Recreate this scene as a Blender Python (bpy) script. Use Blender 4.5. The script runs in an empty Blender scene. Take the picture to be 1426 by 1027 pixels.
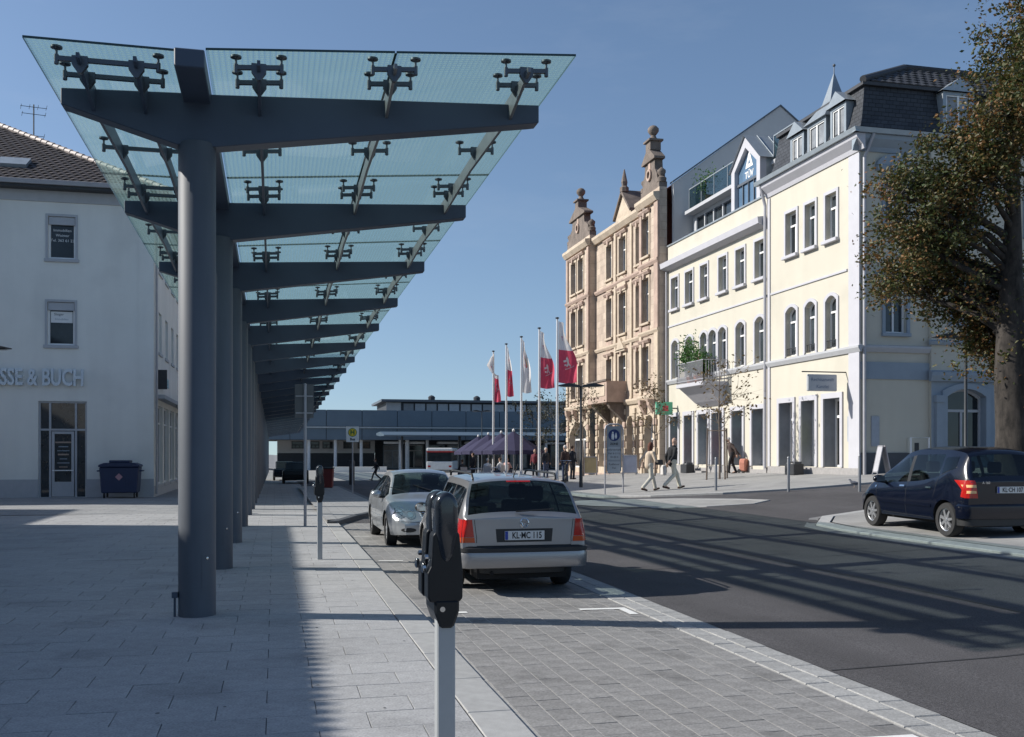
import bpy, bmesh, math, random
from mathutils import Vector, Matrix, noise
from mathutils.bvhtree import BVHTree
from mathutils.geometry import tessellate_polygon
R = math.radians
random.seed(7)
scene = bpy.context.scene
col = scene.collection
# ---------------------------------------------------------------- camera, sky, sun, exposure
CAM_H, FPX, CX, HY = 1.72, 1386.4, 713.0, 632.0
YAW = math.atan(331.0/1386.4)
cs, sn = math.cos(YAW), math.sin(YAW)
cam = bpy.data.objects.new('camera', bpy.data.cameras.new('camera'))
col.objects.link(cam)
cam.location = (0, 0, CAM_H)
cam.rotation_euler = (R(90), 0, -YAW)
cam.data.lens = 35.0
cam.data.sensor_width = 36.0
cam.data.shift_y = (HY-513.5)/1426.0
cam.data.clip_start = .1
cam.data.clip_end = 4000
scene.camera = cam
SUN_EL = R(33.0)
SUN_DIR = Vector((-.955, .295, 0)).normalized()          # horizontal direction towards the sun
world = bpy.data.worlds.new('World')
scene.world = world
world.use_nodes = True
wn = world.node_tree
wn.nodes.clear()
sky = wn.nodes.new('ShaderNodeTexSky')
sky.sky_type = 'NISHITA'
sky.sun_disc = False
sky.sun_elevation = SUN_EL
sky.sun_rotation = math.atan2(SUN_DIR.x, SUN_DIR.y)
sky.altitude = 0
sky.air_density = 1.0
sky.dust_density = 0.7
sky.ozone_density = 2.6
bg = wn.nodes.new('ShaderNodeBackground')
bg.inputs['Strength'].default_value = .107
wo = wn.nodes.new('ShaderNodeOutputWorld')
stc = wn.nodes.new('ShaderNodeTexCoord')                  # lift the look-up off the horizon: clear autumn air without the yellow band
ssp = wn.nodes.new('ShaderNodeSeparateXYZ'); scb = wn.nodes.new('ShaderNodeCombineXYZ'); sab = wn.nodes.new('ShaderNodeMath'); sab.operation = 'ABSOLUTE'
sma = wn.nodes.new('ShaderNodeMath'); sma.operation = 'MULTIPLY_ADD'; sma.inputs[1].default_value = .9; sma.inputs[2].default_value = .075
snm = wn.nodes.new('ShaderNodeVectorMath'); snm.operation = 'NORMALIZE'
wn.links.new(stc.outputs['Generated'], ssp.inputs[0]); wn.links.new(ssp.outputs[2], sab.inputs[0]); wn.links.new(sab.outputs[0], sma.inputs[0])
wn.links.new(ssp.outputs[0], scb.inputs[0]); wn.links.new(ssp.outputs[1], scb.inputs[1]); wn.links.new(sma.outputs[0], scb.inputs[2])
wn.links.new(scb.outputs[0], snm.inputs[0]); wn.links.new(snm.outputs[0], sky.inputs['Vector'])
cmp_ = wn.nodes.new('ShaderNodeMapping'); cmp_.inputs['Scale'].default_value = (2.2, 3.4, 9.0)      # faint high cirrus over the whole sky
cno = wn.nodes.new('ShaderNodeTexNoise'); cno.inputs['Scale'].default_value = 1.6; cno.inputs['Detail'].default_value = 9; cno.inputs['Roughness'].default_value = .62
cra = wn.nodes.new('ShaderNodeMapRange'); cra.inputs[1].default_value = .52; cra.inputs[2].default_value = .78; cra.inputs[3].default_value = 0; cra.inputs[4].default_value = .09
cmx = wn.nodes.new('ShaderNodeMix'); cmx.data_type = 'RGBA'; cmx.inputs[7].default_value = (4.6, 5.1, 5.9, 1)
wn.links.new(stc.outputs['Generated'], cmp_.inputs[0]); wn.links.new(cmp_.outputs[0], cno.inputs['Vector']); wn.links.new(cno.outputs[0], cra.inputs[0]); wn.links.new(cra.outputs[0], cmx.inputs[0])
wn.links.new(sky.outputs[0], cmx.inputs[6]); wn.links.new(cmx.outputs[2], bg.inputs[0])
wn.links.new(bg.outputs[0], wo.inputs[0])
sd = bpy.data.lights.new('sun', 'SUN')
sd.energy = 5.0
sd.angle = R(.53)
sd.color = (1.0, .955, .88)
so = bpy.data.objects.new('sun', sd)
col.objects.link(so)
sv = Vector((SUN_DIR.x*math.cos(SUN_EL), SUN_DIR.y*math.cos(SUN_EL), math.sin(SUN_EL)))
so.rotation_euler = sv.to_track_quat('Z', 'Y').to_euler()
so.location = sv*60
scene.view_settings.view_transform = 'Standard'
scene.view_settings.look = 'None'
scene.view_settings.exposure = 0.30
scene.view_settings.gamma = 1.0
scene.view_settings.use_curve_mapping = False
scene.render.engine = 'CYCLES'
scene.cycles.max_bounces = 8
scene.cycles.transparent_max_bounces = 24

# ---------------------------------------------------------------- photograph pixel -> place
def lerp(a, b, t): return a+(b-a)*t
def sm(x, a, b):
    t = min(1, max(0, (x-a)/(b-a)))
    return t*t*(3-2*t)
def interp(tab, x):
    if x <= tab[0][0]: return tab[0][1]
    for (x0, y0), (x1, y1) in zip(tab, tab[1:]):
        if x <= x1: return y0+(y1-y0)*(x-x0)/(x1-x0)
    return tab[-1][1]
def smooth_interp(tab, x):
    """monotone-ish cubic through a table"""
    n = len(tab)
    if x <= tab[0][0]: return tab[0][1]
    if x >= tab[-1][0]: return tab[-1][1]
    d = [(tab[i+1][1]-tab[i][1])/(tab[i+1][0]-tab[i][0]) for i in range(n-1)]
    m = [d[0]]+[0 if d[i-1]*d[i] <= 0 else 2*d[i-1]*d[i]/(d[i-1]+d[i]) for i in range(1, n-1)]+[d[-1]]
    for i in range(n-1):
        if x <= tab[i+1][0]:
            h = tab[i+1][0]-tab[i][0]; t = (x-tab[i][0])/h
            return ((2*t**3-3*t**2+1)*tab[i][1]+(t**3-2*t**2+t)*h*m[i]+(-2*t**3+3*t**2)*tab[i+1][1]+(t**3-t**2)*h*m[i+1])
RAMP = [(5, .5), (15.7, .62), (24, .86), (31, 1), (38, .97), (46, .89), (55, .69), (66, .38), (85, 0)]
PROF = [(1.56, 0), (1.561, -.02), (4.0, -.05), (4.4, -.05), (7.2, 0), (10.9, -.03), (11.4, 0)]
def g(X, Y):
    """height of the ground"""
    z = -.0042*max(0, Y-12)*sm(X, -6, 0) if Y < 160 else -.0042*148*sm(X, -6, 0)
    k = max(0, min(X, 24)-6)*.071*interp(RAMP, Y)
    z += k*sm(X, 6, 8)
    if 1.56 < X < 11.4: z += interp(PROF, X)*(1-sm(Y, 24, 34))
    return z
def ray(px): r = (px-CX)/FPX; return (r*cs+sn, cs-r*sn)            # X and Y per metre of depth
def at(px, py, z): d = (CAM_H-z)*FPX/(py-HY); a = ray(px); return (a[0]*d, a[1]*d)
def ground_at(px, py):
    z = 0
    for _ in range(12):
        X, Y = at(px, py, z); z = .5*z+.5*g(X, Y)
    return Vector((X, Y, g(X, Y)))
def at_depth(px, d): a = ray(px); X, Y = a[0]*d, a[1]*d; return Vector((X, Y, g(X, Y)))
def y_on(px, X): a = ray(px); return X*a[1]/a[0]
def x_on(px, Y): a = ray(px); return Y*a[0]/a[1]

# ---------------------------------------------------------------- materials
MATS = {}
def pmat(name, c, rough=.7, metal=0., var=.12, scale=3., bump=0., bscale=60., objvar=0., island=0., coat=0., spec=.5,
         c2=None, stretch=None, trans=0., speck=0., spscale=90., stain=0., stscale=1.1, streak=0., stmap=(1, 1, 1)):
    if name in MATS: return MATS[name]
    m = bpy.data.materials.new(name); m.use_nodes = True
    nt = m.node_tree; b = nt.nodes['Principled BSDF']; L = nt.links.new
    b.inputs['Roughness'].default_value = rough
    b.inputs['Metallic'].default_value = metal
    b.inputs['Specular IOR Level'].default_value = spec
    if coat:
        b.inputs['Coat Weight'].default_value = coat; b.inputs['Coat Roughness'].default_value = .04
    tc = nt.nodes.new('ShaderNodeTexCoord'); vec = tc.outputs['Object']
    if stretch:
        mp = nt.nodes.new('ShaderNodeMapping'); mp.inputs['Scale'].default_value = stretch; L(vec, mp.inputs[0]); vec = mp.outputs[0]
    n1 = nt.nodes.new('ShaderNodeTexNoise'); n1.inputs['Scale'].default_value = scale; n1.inputs['Detail'].default_value = 7
    n1.inputs['Roughness'].default_value = .65
    L(vec, n1.inputs['Vector'])
    mx = nt.nodes.new('ShaderNodeMix'); mx.data_type = 'RGBA'
    ca = [x*(1-var) for x in c]; cb = [min(1, x*(1+var)) for x in (c2 or c)]
    mx.inputs[6].default_value = (*ca, 1); mx.inputs[7].default_value = (*cb, 1)
    rmp = nt.nodes.new('ShaderNodeMapRange'); rmp.inputs[1].default_value = .3; rmp.inputs[2].default_value = .7
    L(n1.outputs[0], rmp.inputs[0]); L(rmp.outputs[0], mx.inputs[0])
    out = mx.outputs[2]
    for amt, kind in ((objvar, 'o'), (island, 'i')):
        if not amt: continue
        if kind == 'o': src = nt.nodes.new('ShaderNodeObjectInfo').outputs['Random']
        else: src = nt.nodes.new('ShaderNodeNewGeometry').outputs['Random Per Island']
        mr = nt.nodes.new('ShaderNodeMapRange'); mr.inputs[3].default_value = 1-amt; mr.inputs[4].default_value = 1+amt
        L(src, mr.inputs[0])
        mu = nt.nodes.new('ShaderNodeMix'); mu.data_type = 'RGBA'; mu.blend_type = 'MULTIPLY'; mu.inputs[0].default_value = 1
        L(out, mu.inputs[6]); L(mr.outputs[0], mu.inputs[7]); out = mu.outputs[2]
    for amt, sc_, lo, hi in ((speck, spscale, .32, .68), (stain, stscale, .56, .70)):
        if not amt: continue
        gp2 = nt.nodes.new('ShaderNodeNewGeometry'); n3 = nt.nodes.new('ShaderNodeTexNoise'); n3.inputs['Scale'].default_value = sc_; n3.inputs['Detail'].default_value = 3 if sc_ > 20 else 6
        L(gp2.outputs['Position'], n3.inputs['Vector'])
        mr = nt.nodes.new('ShaderNodeMapRange'); mr.inputs[1].default_value = lo; mr.inputs[2].default_value = hi; mr.inputs[3].default_value = 1+(amt if sc_ > 20 else 0); mr.inputs[4].default_value = 1-amt
        L(n3.outputs[0], mr.inputs[0])
        mu = nt.nodes.new('ShaderNodeMix'); mu.data_type = 'RGBA'; mu.blend_type = 'MULTIPLY'; mu.inputs[0].default_value = 1
        L(out, mu.inputs[6]); L(mr.outputs[0], mu.inputs[7]); out = mu.outputs[2]
    if streak:                                           # dirt or wear drawn out in one direction
        gp3 = nt.nodes.new('ShaderNodeNewGeometry'); mp3 = nt.nodes.new('ShaderNodeMapping'); mp3.inputs['Scale'].default_value = stmap; L(gp3.outputs['Position'], mp3.inputs[0])
        n4 = nt.nodes.new('ShaderNodeTexNoise'); n4.inputs['Scale'].default_value = 1; n4.inputs['Detail'].default_value = 5; L(mp3.outputs[0], n4.inputs['Vector'])
        mr = nt.nodes.new('ShaderNodeMapRange'); mr.inputs[1].default_value = .38; mr.inputs[2].default_value = .66; mr.inputs[3].default_value = 1+streak*.4; mr.inputs[4].default_value = 1-streak; L(n4.outputs[0], mr.inputs[0])
        mu = nt.nodes.new('ShaderNodeMix'); mu.data_type = 'RGBA'; mu.blend_type = 'MULTIPLY'; mu.inputs[0].default_value = 1
        L(out, mu.inputs[6]); L(mr.outputs[0], mu.inputs[7]); out = mu.outputs[2]
    L(out, b.inputs['Base Color'])
    if bump:
        n2 = nt.nodes.new('ShaderNodeTexNoise'); n2.inputs['Scale'].default_value = bscale; n2.inputs['Detail'].default_value = 4
        L(vec, n2.inputs['Vector'])
        bp = nt.nodes.new('ShaderNodeBump'); bp.inputs['Strength'].default_value = bump; bp.inputs['Distance'].default_value = .01
        L(n2.outputs[0], bp.inputs['Height']); L(bp.outputs[0], b.inputs['Normal'])
    if trans:
        tr = nt.nodes.new('ShaderNodeBsdfTranslucent'); ms = nt.nodes.new('ShaderNodeMixShader'); ms.inputs[0].default_value = trans
        L(out, tr.inputs[0]); L(b.outputs[0], ms.inputs[1]); L(tr.outputs[0], ms.inputs[2])
        L(ms.outputs[0], nt.nodes['Material Output'].inputs[0])
    MATS[name] = m
    return m
def brick_mat(name, c1, c2, mortar, bw, bh, size=.015, rough=.85, bump=.6, var=.12, axes='xz', spec=.3, off=.5):
    """stone courses / slab pattern for surfaces whose pieces are too small to build"""
    if name in MATS: return MATS[name]
    m = bpy.data.materials.new(name); m.use_nodes = True
    nt = m.node_tree; b = nt.nodes['Principled BSDF']; L = nt.links.new
    b.inputs['Roughness'].default_value = rough; b.inputs['Specular IOR Level'].default_value = spec
    tc = nt.nodes.new('ShaderNodeTexCoord'); sp = nt.nodes.new('ShaderNodeSeparateXYZ'); cb = nt.nodes.new('ShaderNodeCombineXYZ')
    L(tc.outputs['Object'], sp.inputs[0])
    if axes == 'xz':
        ad = nt.nodes.new('ShaderNodeMath'); L(sp.outputs[0], ad.inputs[0]); L(sp.outputs[1], ad.inputs[1])
        L(ad.outputs[0], cb.inputs[0]); L(sp.outputs[2], cb.inputs[1])
    else:
        L(sp.outputs[0], cb.inputs[0]); L(sp.outputs[1], cb.inputs[1])
    bt = nt.nodes.new('ShaderNodeTexBrick'); L(cb.outputs[0], bt.inputs['Vector'])
    bt.offset = off
    bt.inputs['Scale'].default_value = 1; bt.inputs['Brick Width'].default_value = bw; bt.inputs['Row Height'].default_value = bh
    bt.inputs['Mortar Size'].default_value = size; bt.inputs['Mortar Smooth'].default_value = .3
    bt.inputs['Color1'].default_value = (*c1, 1); bt.inputs['Color2'].default_value = (*c2, 1); bt.inputs['Mortar'].default_value = (*mortar, 1)
    n1 = nt.nodes.new('ShaderNodeTexNoise'); n1.inputs['Scale'].default_value = 1.2; n1.inputs['Detail'].default_value = 8
    L(tc.outputs['Object'], n1.inputs['Vector'])
    mr = nt.nodes.new('ShaderNodeMapRange'); mr.inputs[1].default_value = .3; mr.inputs[2].default_value = .7
    mr.inputs[3].default_value = 1-var; mr.inputs[4].default_value = 1+var
    L(n1.outputs[0], mr.inputs[0])
    mu = nt.nodes.new('ShaderNodeMix'); mu.data_type = 'RGBA'; mu.blend_type = 'MULTIPLY'; mu.inputs[0].default_value = 1
    L(bt.outputs[0], mu.inputs[6]); L(mr.outputs[0], mu.inputs[7]); L(mu.outputs[2], b.inputs['Base Color'])
    bp = nt.nodes.new('ShaderNodeBump'); bp.inputs['Strength'].default_value = bump; bp.inputs['Distance'].default_value = .02; bp.invert = True
    L(bt.outputs['Fac'], bp.inputs['Height']); L(bp.outputs[0], b.inputs['Normal'])
    MATS[name] = m
    return m
def schlick(nt, f0=.045, top=.9):
    """reflectance of a thin sheet, the same from both sides"""
    lw = nt.nodes.new('ShaderNodeLayerWeight'); lw.inputs[0].default_value = .5
    pw = nt.nodes.new('ShaderNodeMath'); pw.operation = 'POWER'; pw.inputs[1].default_value = 4.5
    ma = nt.nodes.new('ShaderNodeMath'); ma.operation = 'MULTIPLY_ADD'; ma.inputs[1].default_value = top; ma.inputs[2].default_value = f0
    nt.links.new(lw.outputs['Facing'], pw.inputs[0]); nt.links.new(pw.outputs[0], ma.inputs[0])
    return ma
def glass_mat(name, tint, trans=.6, rough=.02, diffuse=None):
    """thin sheet glass: tinted see-through plus a clear reflection"""
    if name in MATS: return MATS[name]
    m = bpy.data.materials.new(name); m.use_nodes = True
    nt = m.node_tree; L = nt.links.new
    nt.nodes.remove(nt.nodes['Principled BSDF'])
    t = nt.nodes.new('ShaderNodeBsdfTransparent'); t.inputs[0].default_value = (*[x*trans for x in tint], 1)
    gl = nt.nodes.new('ShaderNodeBsdfGlossy'); gl.inputs['Roughness'].default_value = rough; gl.inputs[0].default_value = (1, 1, 1, 1)
    fr = schlick(nt)
    mx = nt.nodes.new('ShaderNodeMixShader')
    base = t.outputs[0]
    if diffuse:
        tl = nt.nodes.new('ShaderNodeBsdfTranslucent'); tl.inputs[0].default_value = (*diffuse[1], 1)
        m2 = nt.nodes.new('ShaderNodeMixShader'); m2.inputs[0].default_value = diffuse[0]
        L(base, m2.inputs[1]); L(tl.outputs[0], m2.inputs[2]); base = m2.outputs[0]
    L(fr.outputs[0], mx.inputs[0]); L(base, mx.inputs[1]); L(gl.outputs[0], mx.inputs[2])
    L(mx.outputs[0], nt.nodes['Material Output'].inputs[0])
    MATS[name] = m
    return m

# ---------------------------------------------------------------- mesh helpers
class MB:
    def __init__(s): s.v = []; s.f = []
    def vert(s, p): s.v.append(tuple(p)); return len(s.v)-1
    def poly(s, pts):
        i = len(s.v); s.v.extend(tuple(p) for p in pts); s.f.append(tuple(range(i, i+len(pts)))); return s
    def box(s, x0, x1, y0, y1, z0, z1, F=None):
        c = [(x0, y0, z0), (x1, y0, z0), (x1, y1, z0), (x0, y1, z0), (x0, y0, z1), (x1, y0, z1), (x1, y1, z1), (x0, y1, z1)]
        if F: c = [F(*p) for p in c]
        i = len(s.v); s.v.extend(tuple(p) for p in c)
        s.f += [tuple(i+k for k in q) for q in ((0, 3, 2, 1), (4, 5, 6, 7), (0, 1, 5, 4), (1, 2, 6, 5), (2, 3, 7, 6), (3, 0, 4, 7))]
        return s
    def prism(s, pts, t0, t1, F):
        """outline pts (a,b) swept from t0 to t1; F(a,b,t) -> point"""
        n = len(pts); i = len(s.v)
        s.v.extend(tuple(F(a, b, t0)) for a, b in pts); s.v.extend(tuple(F(a, b, t1)) for a, b in pts)
        s.f.append(tuple(range(i+n-1, i-1, -1))); s.f.append(tuple(range(i+n, i+2*n)))
        for k in range(n):
            s.f.append((i+k, i+(k+1) % n, i+n+(k+1) % n, i+n+k))
        return s
    def tube(s, pts, r, n=8, caps=True):
        pts = [Vector(p) for p in pts]; rs = r if isinstance(r, (list, tuple)) else [r]*len(pts)
        i0 = len(s.v); a = None
        for k, p in enumerate(pts):
            t = (pts[min(k+1, len(pts)-1)]-pts[max(k-1, 0)])
            t = t.normalized() if t.length > 1e-9 else Vector((0, 0, 1))
            if a is None: a = t.cross(Vector((0, 0, 1)) if abs(t.z) < .9 else Vector((1, 0, 0)))
            else:
                a = a-t*a.dot(t)
                if a.length < 1e-6: a = t.orthogonal()
            a = a.normalized(); b = t.cross(a)
            for q in range(n):
                w = 2*math.pi*q/n
                s.v.append(tuple(p+(a*math.cos(w)+b*math.sin(w))*rs[k]))
        for k in range(len(pts)-1):
            for q in range(n):
                a0 = i0+k*n; q2 = (q+1) % n
                s.f.append((a0+q, a0+q2, a0+n+q2, a0+n+q))
        if caps:
            s.f.append(tuple(i0+q for q in range(n-1, -1, -1))); e = i0+(len(pts)-1)*n
            s.f.append(tuple(e+q for q in range(n)))
        return s
    def lathe(s, prof, c=(0, 0, 0), n=16, axis='z', closed=False, caps=True):
        i0 = len(s.v); c = Vector(c)
        for r, h in prof:
            for q in range(n):
                w = 2*math.pi*q/n; a, b = r*math.cos(w), r*math.sin(w)
                p = {'z': (a, b, h), 'y': (a, h, -b), 'x': (h, a, b)}[axis]
                s.v.append(tuple(c+Vector(p)))
        m = len(prof)
        for k in range(m if closed else m-1):
            for q in range(n):
                a0 = i0+k*n; b0 = i0+((k+1) % m)*n; q2 = (q+1) % n
                s.f.append((a0+q, a0+q2, b0+q2, b0+q))
        if not closed and caps:
            if prof[0][0] > 1e-6: s.f.append(tuple(i0+q for q in range(n-1, -1, -1)))
            if prof[-1][0] > 1e-6: e = i0+(m-1)*n; s.f.append(tuple(e+q for q in range(n)))
        return s
    def ball(s, c, r, n=10, m=6):
        rx, ry, rz = r if isinstance(r, (tuple, list)) else (r, r, r)
        i0 = len(s.v)
        for k in range(1, m):
            t = math.pi*k/m
            for q in range(n):
                w = 2*math.pi*q/n
                s.v.append((c[0]+rx*math.sin(t)*math.cos(w), c[1]+ry*math.sin(t)*math.sin(w), c[2]+rz*math.cos(t)))
        a = s.vert((c[0], c[1], c[2]+rz)); b = s.vert((c[0], c[1], c[2]-rz))
        for q in range(n):
            q2 = (q+1) % n
            s.f.append((a, i0+q, i0+q2)); e = i0+(m-2)*n; s.f.append((b, e+q2, e+q))
            for k in range(m-2): s.f.append((i0+k*n+q, i0+(k+1)*n+q, i0+(k+1)*n+q2, i0+k*n+q2))
        return s
    def grid(s, P, nu, nv):
        i0 = len(s.v)
        for a in range(nu+1):
            for b in range(nv+1): s.v.append(tuple(P(a/nu, b/nv)))
        for a in range(nu):
            for b in range(nv):
                k = i0+a*(nv+1)+b; s.f.append((k, k+nv+1, k+nv+2, k+1))
        return s
    def mesh(s, name, mat=None, smooth=0, bevel=0, weld=False, seg=1):
        me = bpy.data.meshes.new(name); me.from_pydata(s.v, [], s.f)
        if bevel or weld:
            bm = bmesh.new(); bm.from_mesh(me)
            if weld: bmesh.ops.remove_doubles(bm, verts=bm.verts, dist=1e-4)
            bmesh.ops.recalc_face_normals(bm, faces=bm.faces)
            if bevel:
                ed = [e for e in bm.edges if len(e.link_faces) == 2 and e.calc_face_angle(0) > R(28)]
                bmesh.ops.bevel(bm, geom=ed, offset=bevel, segments=seg, affect='EDGES', profile=.5, clamp_overlap=True)
            bm.to_mesh(me); bm.free()
        if smooth:
            me.polygons.foreach_set('use_smooth', [True]*len(me.polygons)); me.set_sharp_from_angle(angle=R(smooth))
        if mat: me.materials.append(mat)
        me.update()
        return me
    def build(s, name, mat, parent=None, **kw):
        return obj(name, s.mesh(name, mat, **kw), parent)
def obj(name, me, parent=None, loc=None, rz=None):
    o = bpy.data.objects.new(name, me); col.objects.link(o)
    if parent: o.parent = parent
    if loc is not None: o.location = loc
    if rz is not None: o.rotation_euler = (0, 0, rz)
    return o
def tag(o, label, cat, group=None):
    o['label'] = label; o['category'] = cat
    if group: o['group'] = group
    return o
def thing(name, label, cat, loc=(0, 0, 0), rz=0, group=None):
    return tag(obj(name, None, None, loc, rz), label, cat, group)
def struct(o): o['kind'] = 'structure'; return o
def stuff(o): o['kind'] = 'stuff'; return o
def copy_tree(o, parent=None):
    c = o.copy(); col.objects.link(c); c.parent = parent
    for ch in [k for k in KIDS(o)]: copy_tree(ch, c)
    return c
def KIDS(o): return [k for k in o.children]
def text_mesh(s, size, depth=0., bold=0., xs=1.):
    cu = bpy.data.curves.new('text', 'FONT'); cu.body = s; cu.size = size; cu.extrude = depth; cu.offset = bold
    cu.align_x = 'CENTER'; cu.align_y = 'CENTER'; cu.resolution_u = 3
    o = bpy.data.objects.new('text', cu); col.objects.link(o)
    dg = bpy.context.evaluated_depsgraph_get()
    me = bpy.data.meshes.new_from_object(o.evaluated_get(dg))
    col.objects.unlink(o); bpy.data.objects.remove(o)
    for v in me.vertices: v.co.x *= xs
    return me
def put_text(name, s, size, M, mat, parent, depth=0., bold=0., xs=1.):
    """flat lettering: M is a 4x4 that takes text x (right), y (up), z (towards the reader) to the parent's space"""
    me = text_mesh(s, size, depth, bold, xs); me.transform(M); me.materials.clear(); me.materials.append(mat)
    return obj(name, me, parent)
def face_m(o, right, up):
    right = Vector(right).normalized(); up = Vector(up).normalized(); n = right.cross(up)
    M = Matrix((right, up, n)).transposed().to_4x4(); M.translation = Vector(o); return M
# ---------------------------------------------------------------- the setting: ground, road, pavements
M_ASPH = pmat('asphalt', (.080, .077, .081), .92, var=.16, scale=.35, bump=.7, bscale=150, speck=.42, spscale=75, stain=.2, stscale=.5, spec=.3, streak=.17, stmap=(1.1, .07, 1))
M_GRND = pmat('ground', (.2, .2, .2), .95, var=.15, scale=.4)
M_JOINT = pmat('joint_sand', (.2, .2, .195), .95, var=.3, scale=30)
M_LJOINT = pmat('pale_joint_sand', (.31, .30, .285), .95, var=.3, scale=30)
M_SLAB = pmat('granite_slab', (.335, .335, .337), .8, var=.13, scale=9, bump=.25, bscale=140, objvar=.06, speck=.20, spscale=60, stain=.22, stscale=.9, streak=.06, stmap=(.5, .3, 1))
M_PAVER = pmat('paver', (.212, .208, .204), .85, var=.2, scale=6, bump=.3, bscale=120, objvar=.08, speck=.2, spscale=55, stain=.3, stscale=1.7)
M_GUTTER = pmat('gutter_stone', (.30, .30, .295), .85, var=.15, scale=5, bump=.3, bscale=120, objvar=.08, speck=.2, spscale=55)
M_KERB = pmat('kerb_granite', (.33, .33, .325), .8, var=.14, scale=7, bump=.25, bscale=120, objvar=.08)
M_DKERB = pmat('dark_kerb', (.07, .072, .078), .7, var=.2, scale=7)  # raised kerb darkened, its shadowed edge put into the colour
M_PAVE = brick_mat('paving_courses', (.30, .302, .304), (.265, .27, .274), (.15, .15, .15), .64, .385, .008, axes='xy', bump=.3)
M_PLAZA = brick_mat('plaza_courses', (.31, .305, .295), (.275, .272, .265), (.22, .22, .21), .5, .3, .008, axes='xy', bump=.25)
M_WHITE = pmat('white_road_paint', (.72, .72, .7), .7, var=.12, scale=14)
def sheet(name, poly, zoff, mat, step=1.5, parent=None):
    tris = tessellate_polygon([[Vector((x, y, 0)) for x, y in poly]])
    bm = bmesh.new(); vs = [bm.verts.new((x, y, 0)) for x, y in poly]
    for t in tris:
        try: bm.faces.new([vs[i] for i in t])
        except ValueError: pass
    xs = [p[0] for p in poly]; ys = [p[1] for p in poly]
    cuts = []
    x = math.ceil(max(min(xs), -12)/step)*step
    while x < min(max(xs), 32): cuts.append((Vector((x, 0, 0)), Vector((1, 0, 0)))); x += step
    for x in (1.56, 1.562, 4.0, 4.4, 7.2, 10.9, 11.4): cuts.append((Vector((x, 0, 0)), Vector((1, 0, 0))))
    y = math.ceil(max(min(ys), 0)/step)*step
    while y < min(max(ys), 165):
        cuts.append((Vector((0, y, 0)), Vector((0, 1, 0)))); y += step if y < 45 else step*3
    for co, no in cuts:
        bmesh.ops.bisect_plane(bm, geom=bm.verts[:]+bm.edges[:]+bm.faces[:], plane_co=co, plane_no=no, dist=1e-5)
    for v in bm.verts: v.co.z = g(v.co.x, v.co.y)+zoff
    for f in bm.faces:
        f.normal_update()
        if f.normal.z < 0: f.normal_flip()
    me = bpy.data.meshes.new(name); bm.to_mesh(me); bm.free(); me.materials.append(mat)
    return obj(name, me, parent)
def strip(name, path, wid, z0, z1, mat, parent=None, side=0.):
    """a low kerb that follows a path on the ground"""
    mb = MB(); pts = []
    for a, b in zip(path, path[1:]):
        n = max(1, int(math.dist(a, b)/1.2))
        pts += [(lerp(a[0], b[0], k/n), lerp(a[1], b[1], k/n)) for k in range(n)]
    pts.append(path[-1]); rings = []
    for k, p in enumerate(pts):
        q0, q1 = pts[max(k-1, 0)], pts[min(k+1, len(pts)-1)]
        t = Vector((q1[0]-q0[0], q1[1]-q0[1])).normalized(); n = Vector((-t.y, t.x))
        l = Vector(p)+n*(wid/2+side); r = Vector(p)-n*(wid/2-side)
        zl, zr = g(l.x, l.y), g(r.x, r.y); c = min(.012, wid*.2)
        l2 = l-n*c; r2 = r+n*c
        rings.append([(l.x, l.y, zl+z0), (l.x, l.y, zl+z1-c), (l2.x, l2.y, zl+z1), (r2.x, r2.y, zr+z1), (r.x, r.y, zr+z1-c), (r.x, r.y, zr+z0)])
    for a, b in zip(rings, rings[1:]):
        for k in range(5): mb.poly([a[k], b[k], b[k+1], a[k+1]])
    mb.poly(rings[0]); mb.poly(rings[-1][::-1])
    return mb.build(name, mat, parent, weld=True)
# base sheet reaching the horizon
mb = MB()
XS = [-900, -300, -120, -60, -30]+[-12+3*k for k in range(15)]+[45, 70, 120, 300, 900]
YS = [-300, -60, -20]+[-5+5*k for k in range(35)]+[200, 260, 400, 800, 1800]
for i in range(len(XS)-1):
    for j in range(len(YS)-1):
        q = [(XS[i], YS[j]), (XS[i+1], YS[j]), (XS[i+1], YS[j+1]), (XS[i], YS[j+1])]
        mb.poly([(x, y, g(x, y)-.24) for x, y in q])
struct(mb.build('ground', M_GRND, weld=True))
KX, GX0, GX1, RX = 1.56, 3.96, 4.40, 10.9
BAY_Y1 = 26.0
# road and side street (asphalt)
ROAD = [(GX1, -20), (RX, -20), (RX, 17.6), (11.1, 18.9), (11.9, 20.1), (13.6, 20.8), (16, 21), (60, 21), (60, 28), (17, 28), (15.6, 28.1), (13.6, 28.7),
        (11.7, 30.0), (10.6, 31.4), (10.4, 33), (10.4, 74), (1.56, 74), (1.56, 33), (2.84, 29.6), (1.7, BAY_Y1), (GX0-.3, BAY_Y1), (GX1, BAY_Y1-1)]
struct(sheet('road', ROAD, 0, M_ASPH))
M_TAR = pmat('tar_seam', (.03, .03, .032), .7, var=.2)
for yy in (7.3, 14.2, 21.5): struct(sheet('tar_seam', [(GX1+.02, yy-.02), (RX-.3, yy+.06), (RX-.3, yy+.085), (GX1+.02, yy+.01)], .004, M_TAR, 3))
struct(sheet('tar_seam', [(7.62, 2), (7.65, 2), (7.66, 30), (7.63, 30)], .0042, M_TAR, 3))
struct(sheet('forecourt', [(-70, 74), (90, 74), (90, 165), (-70, 165)], .0, M_PLAZA, 4))
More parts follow.
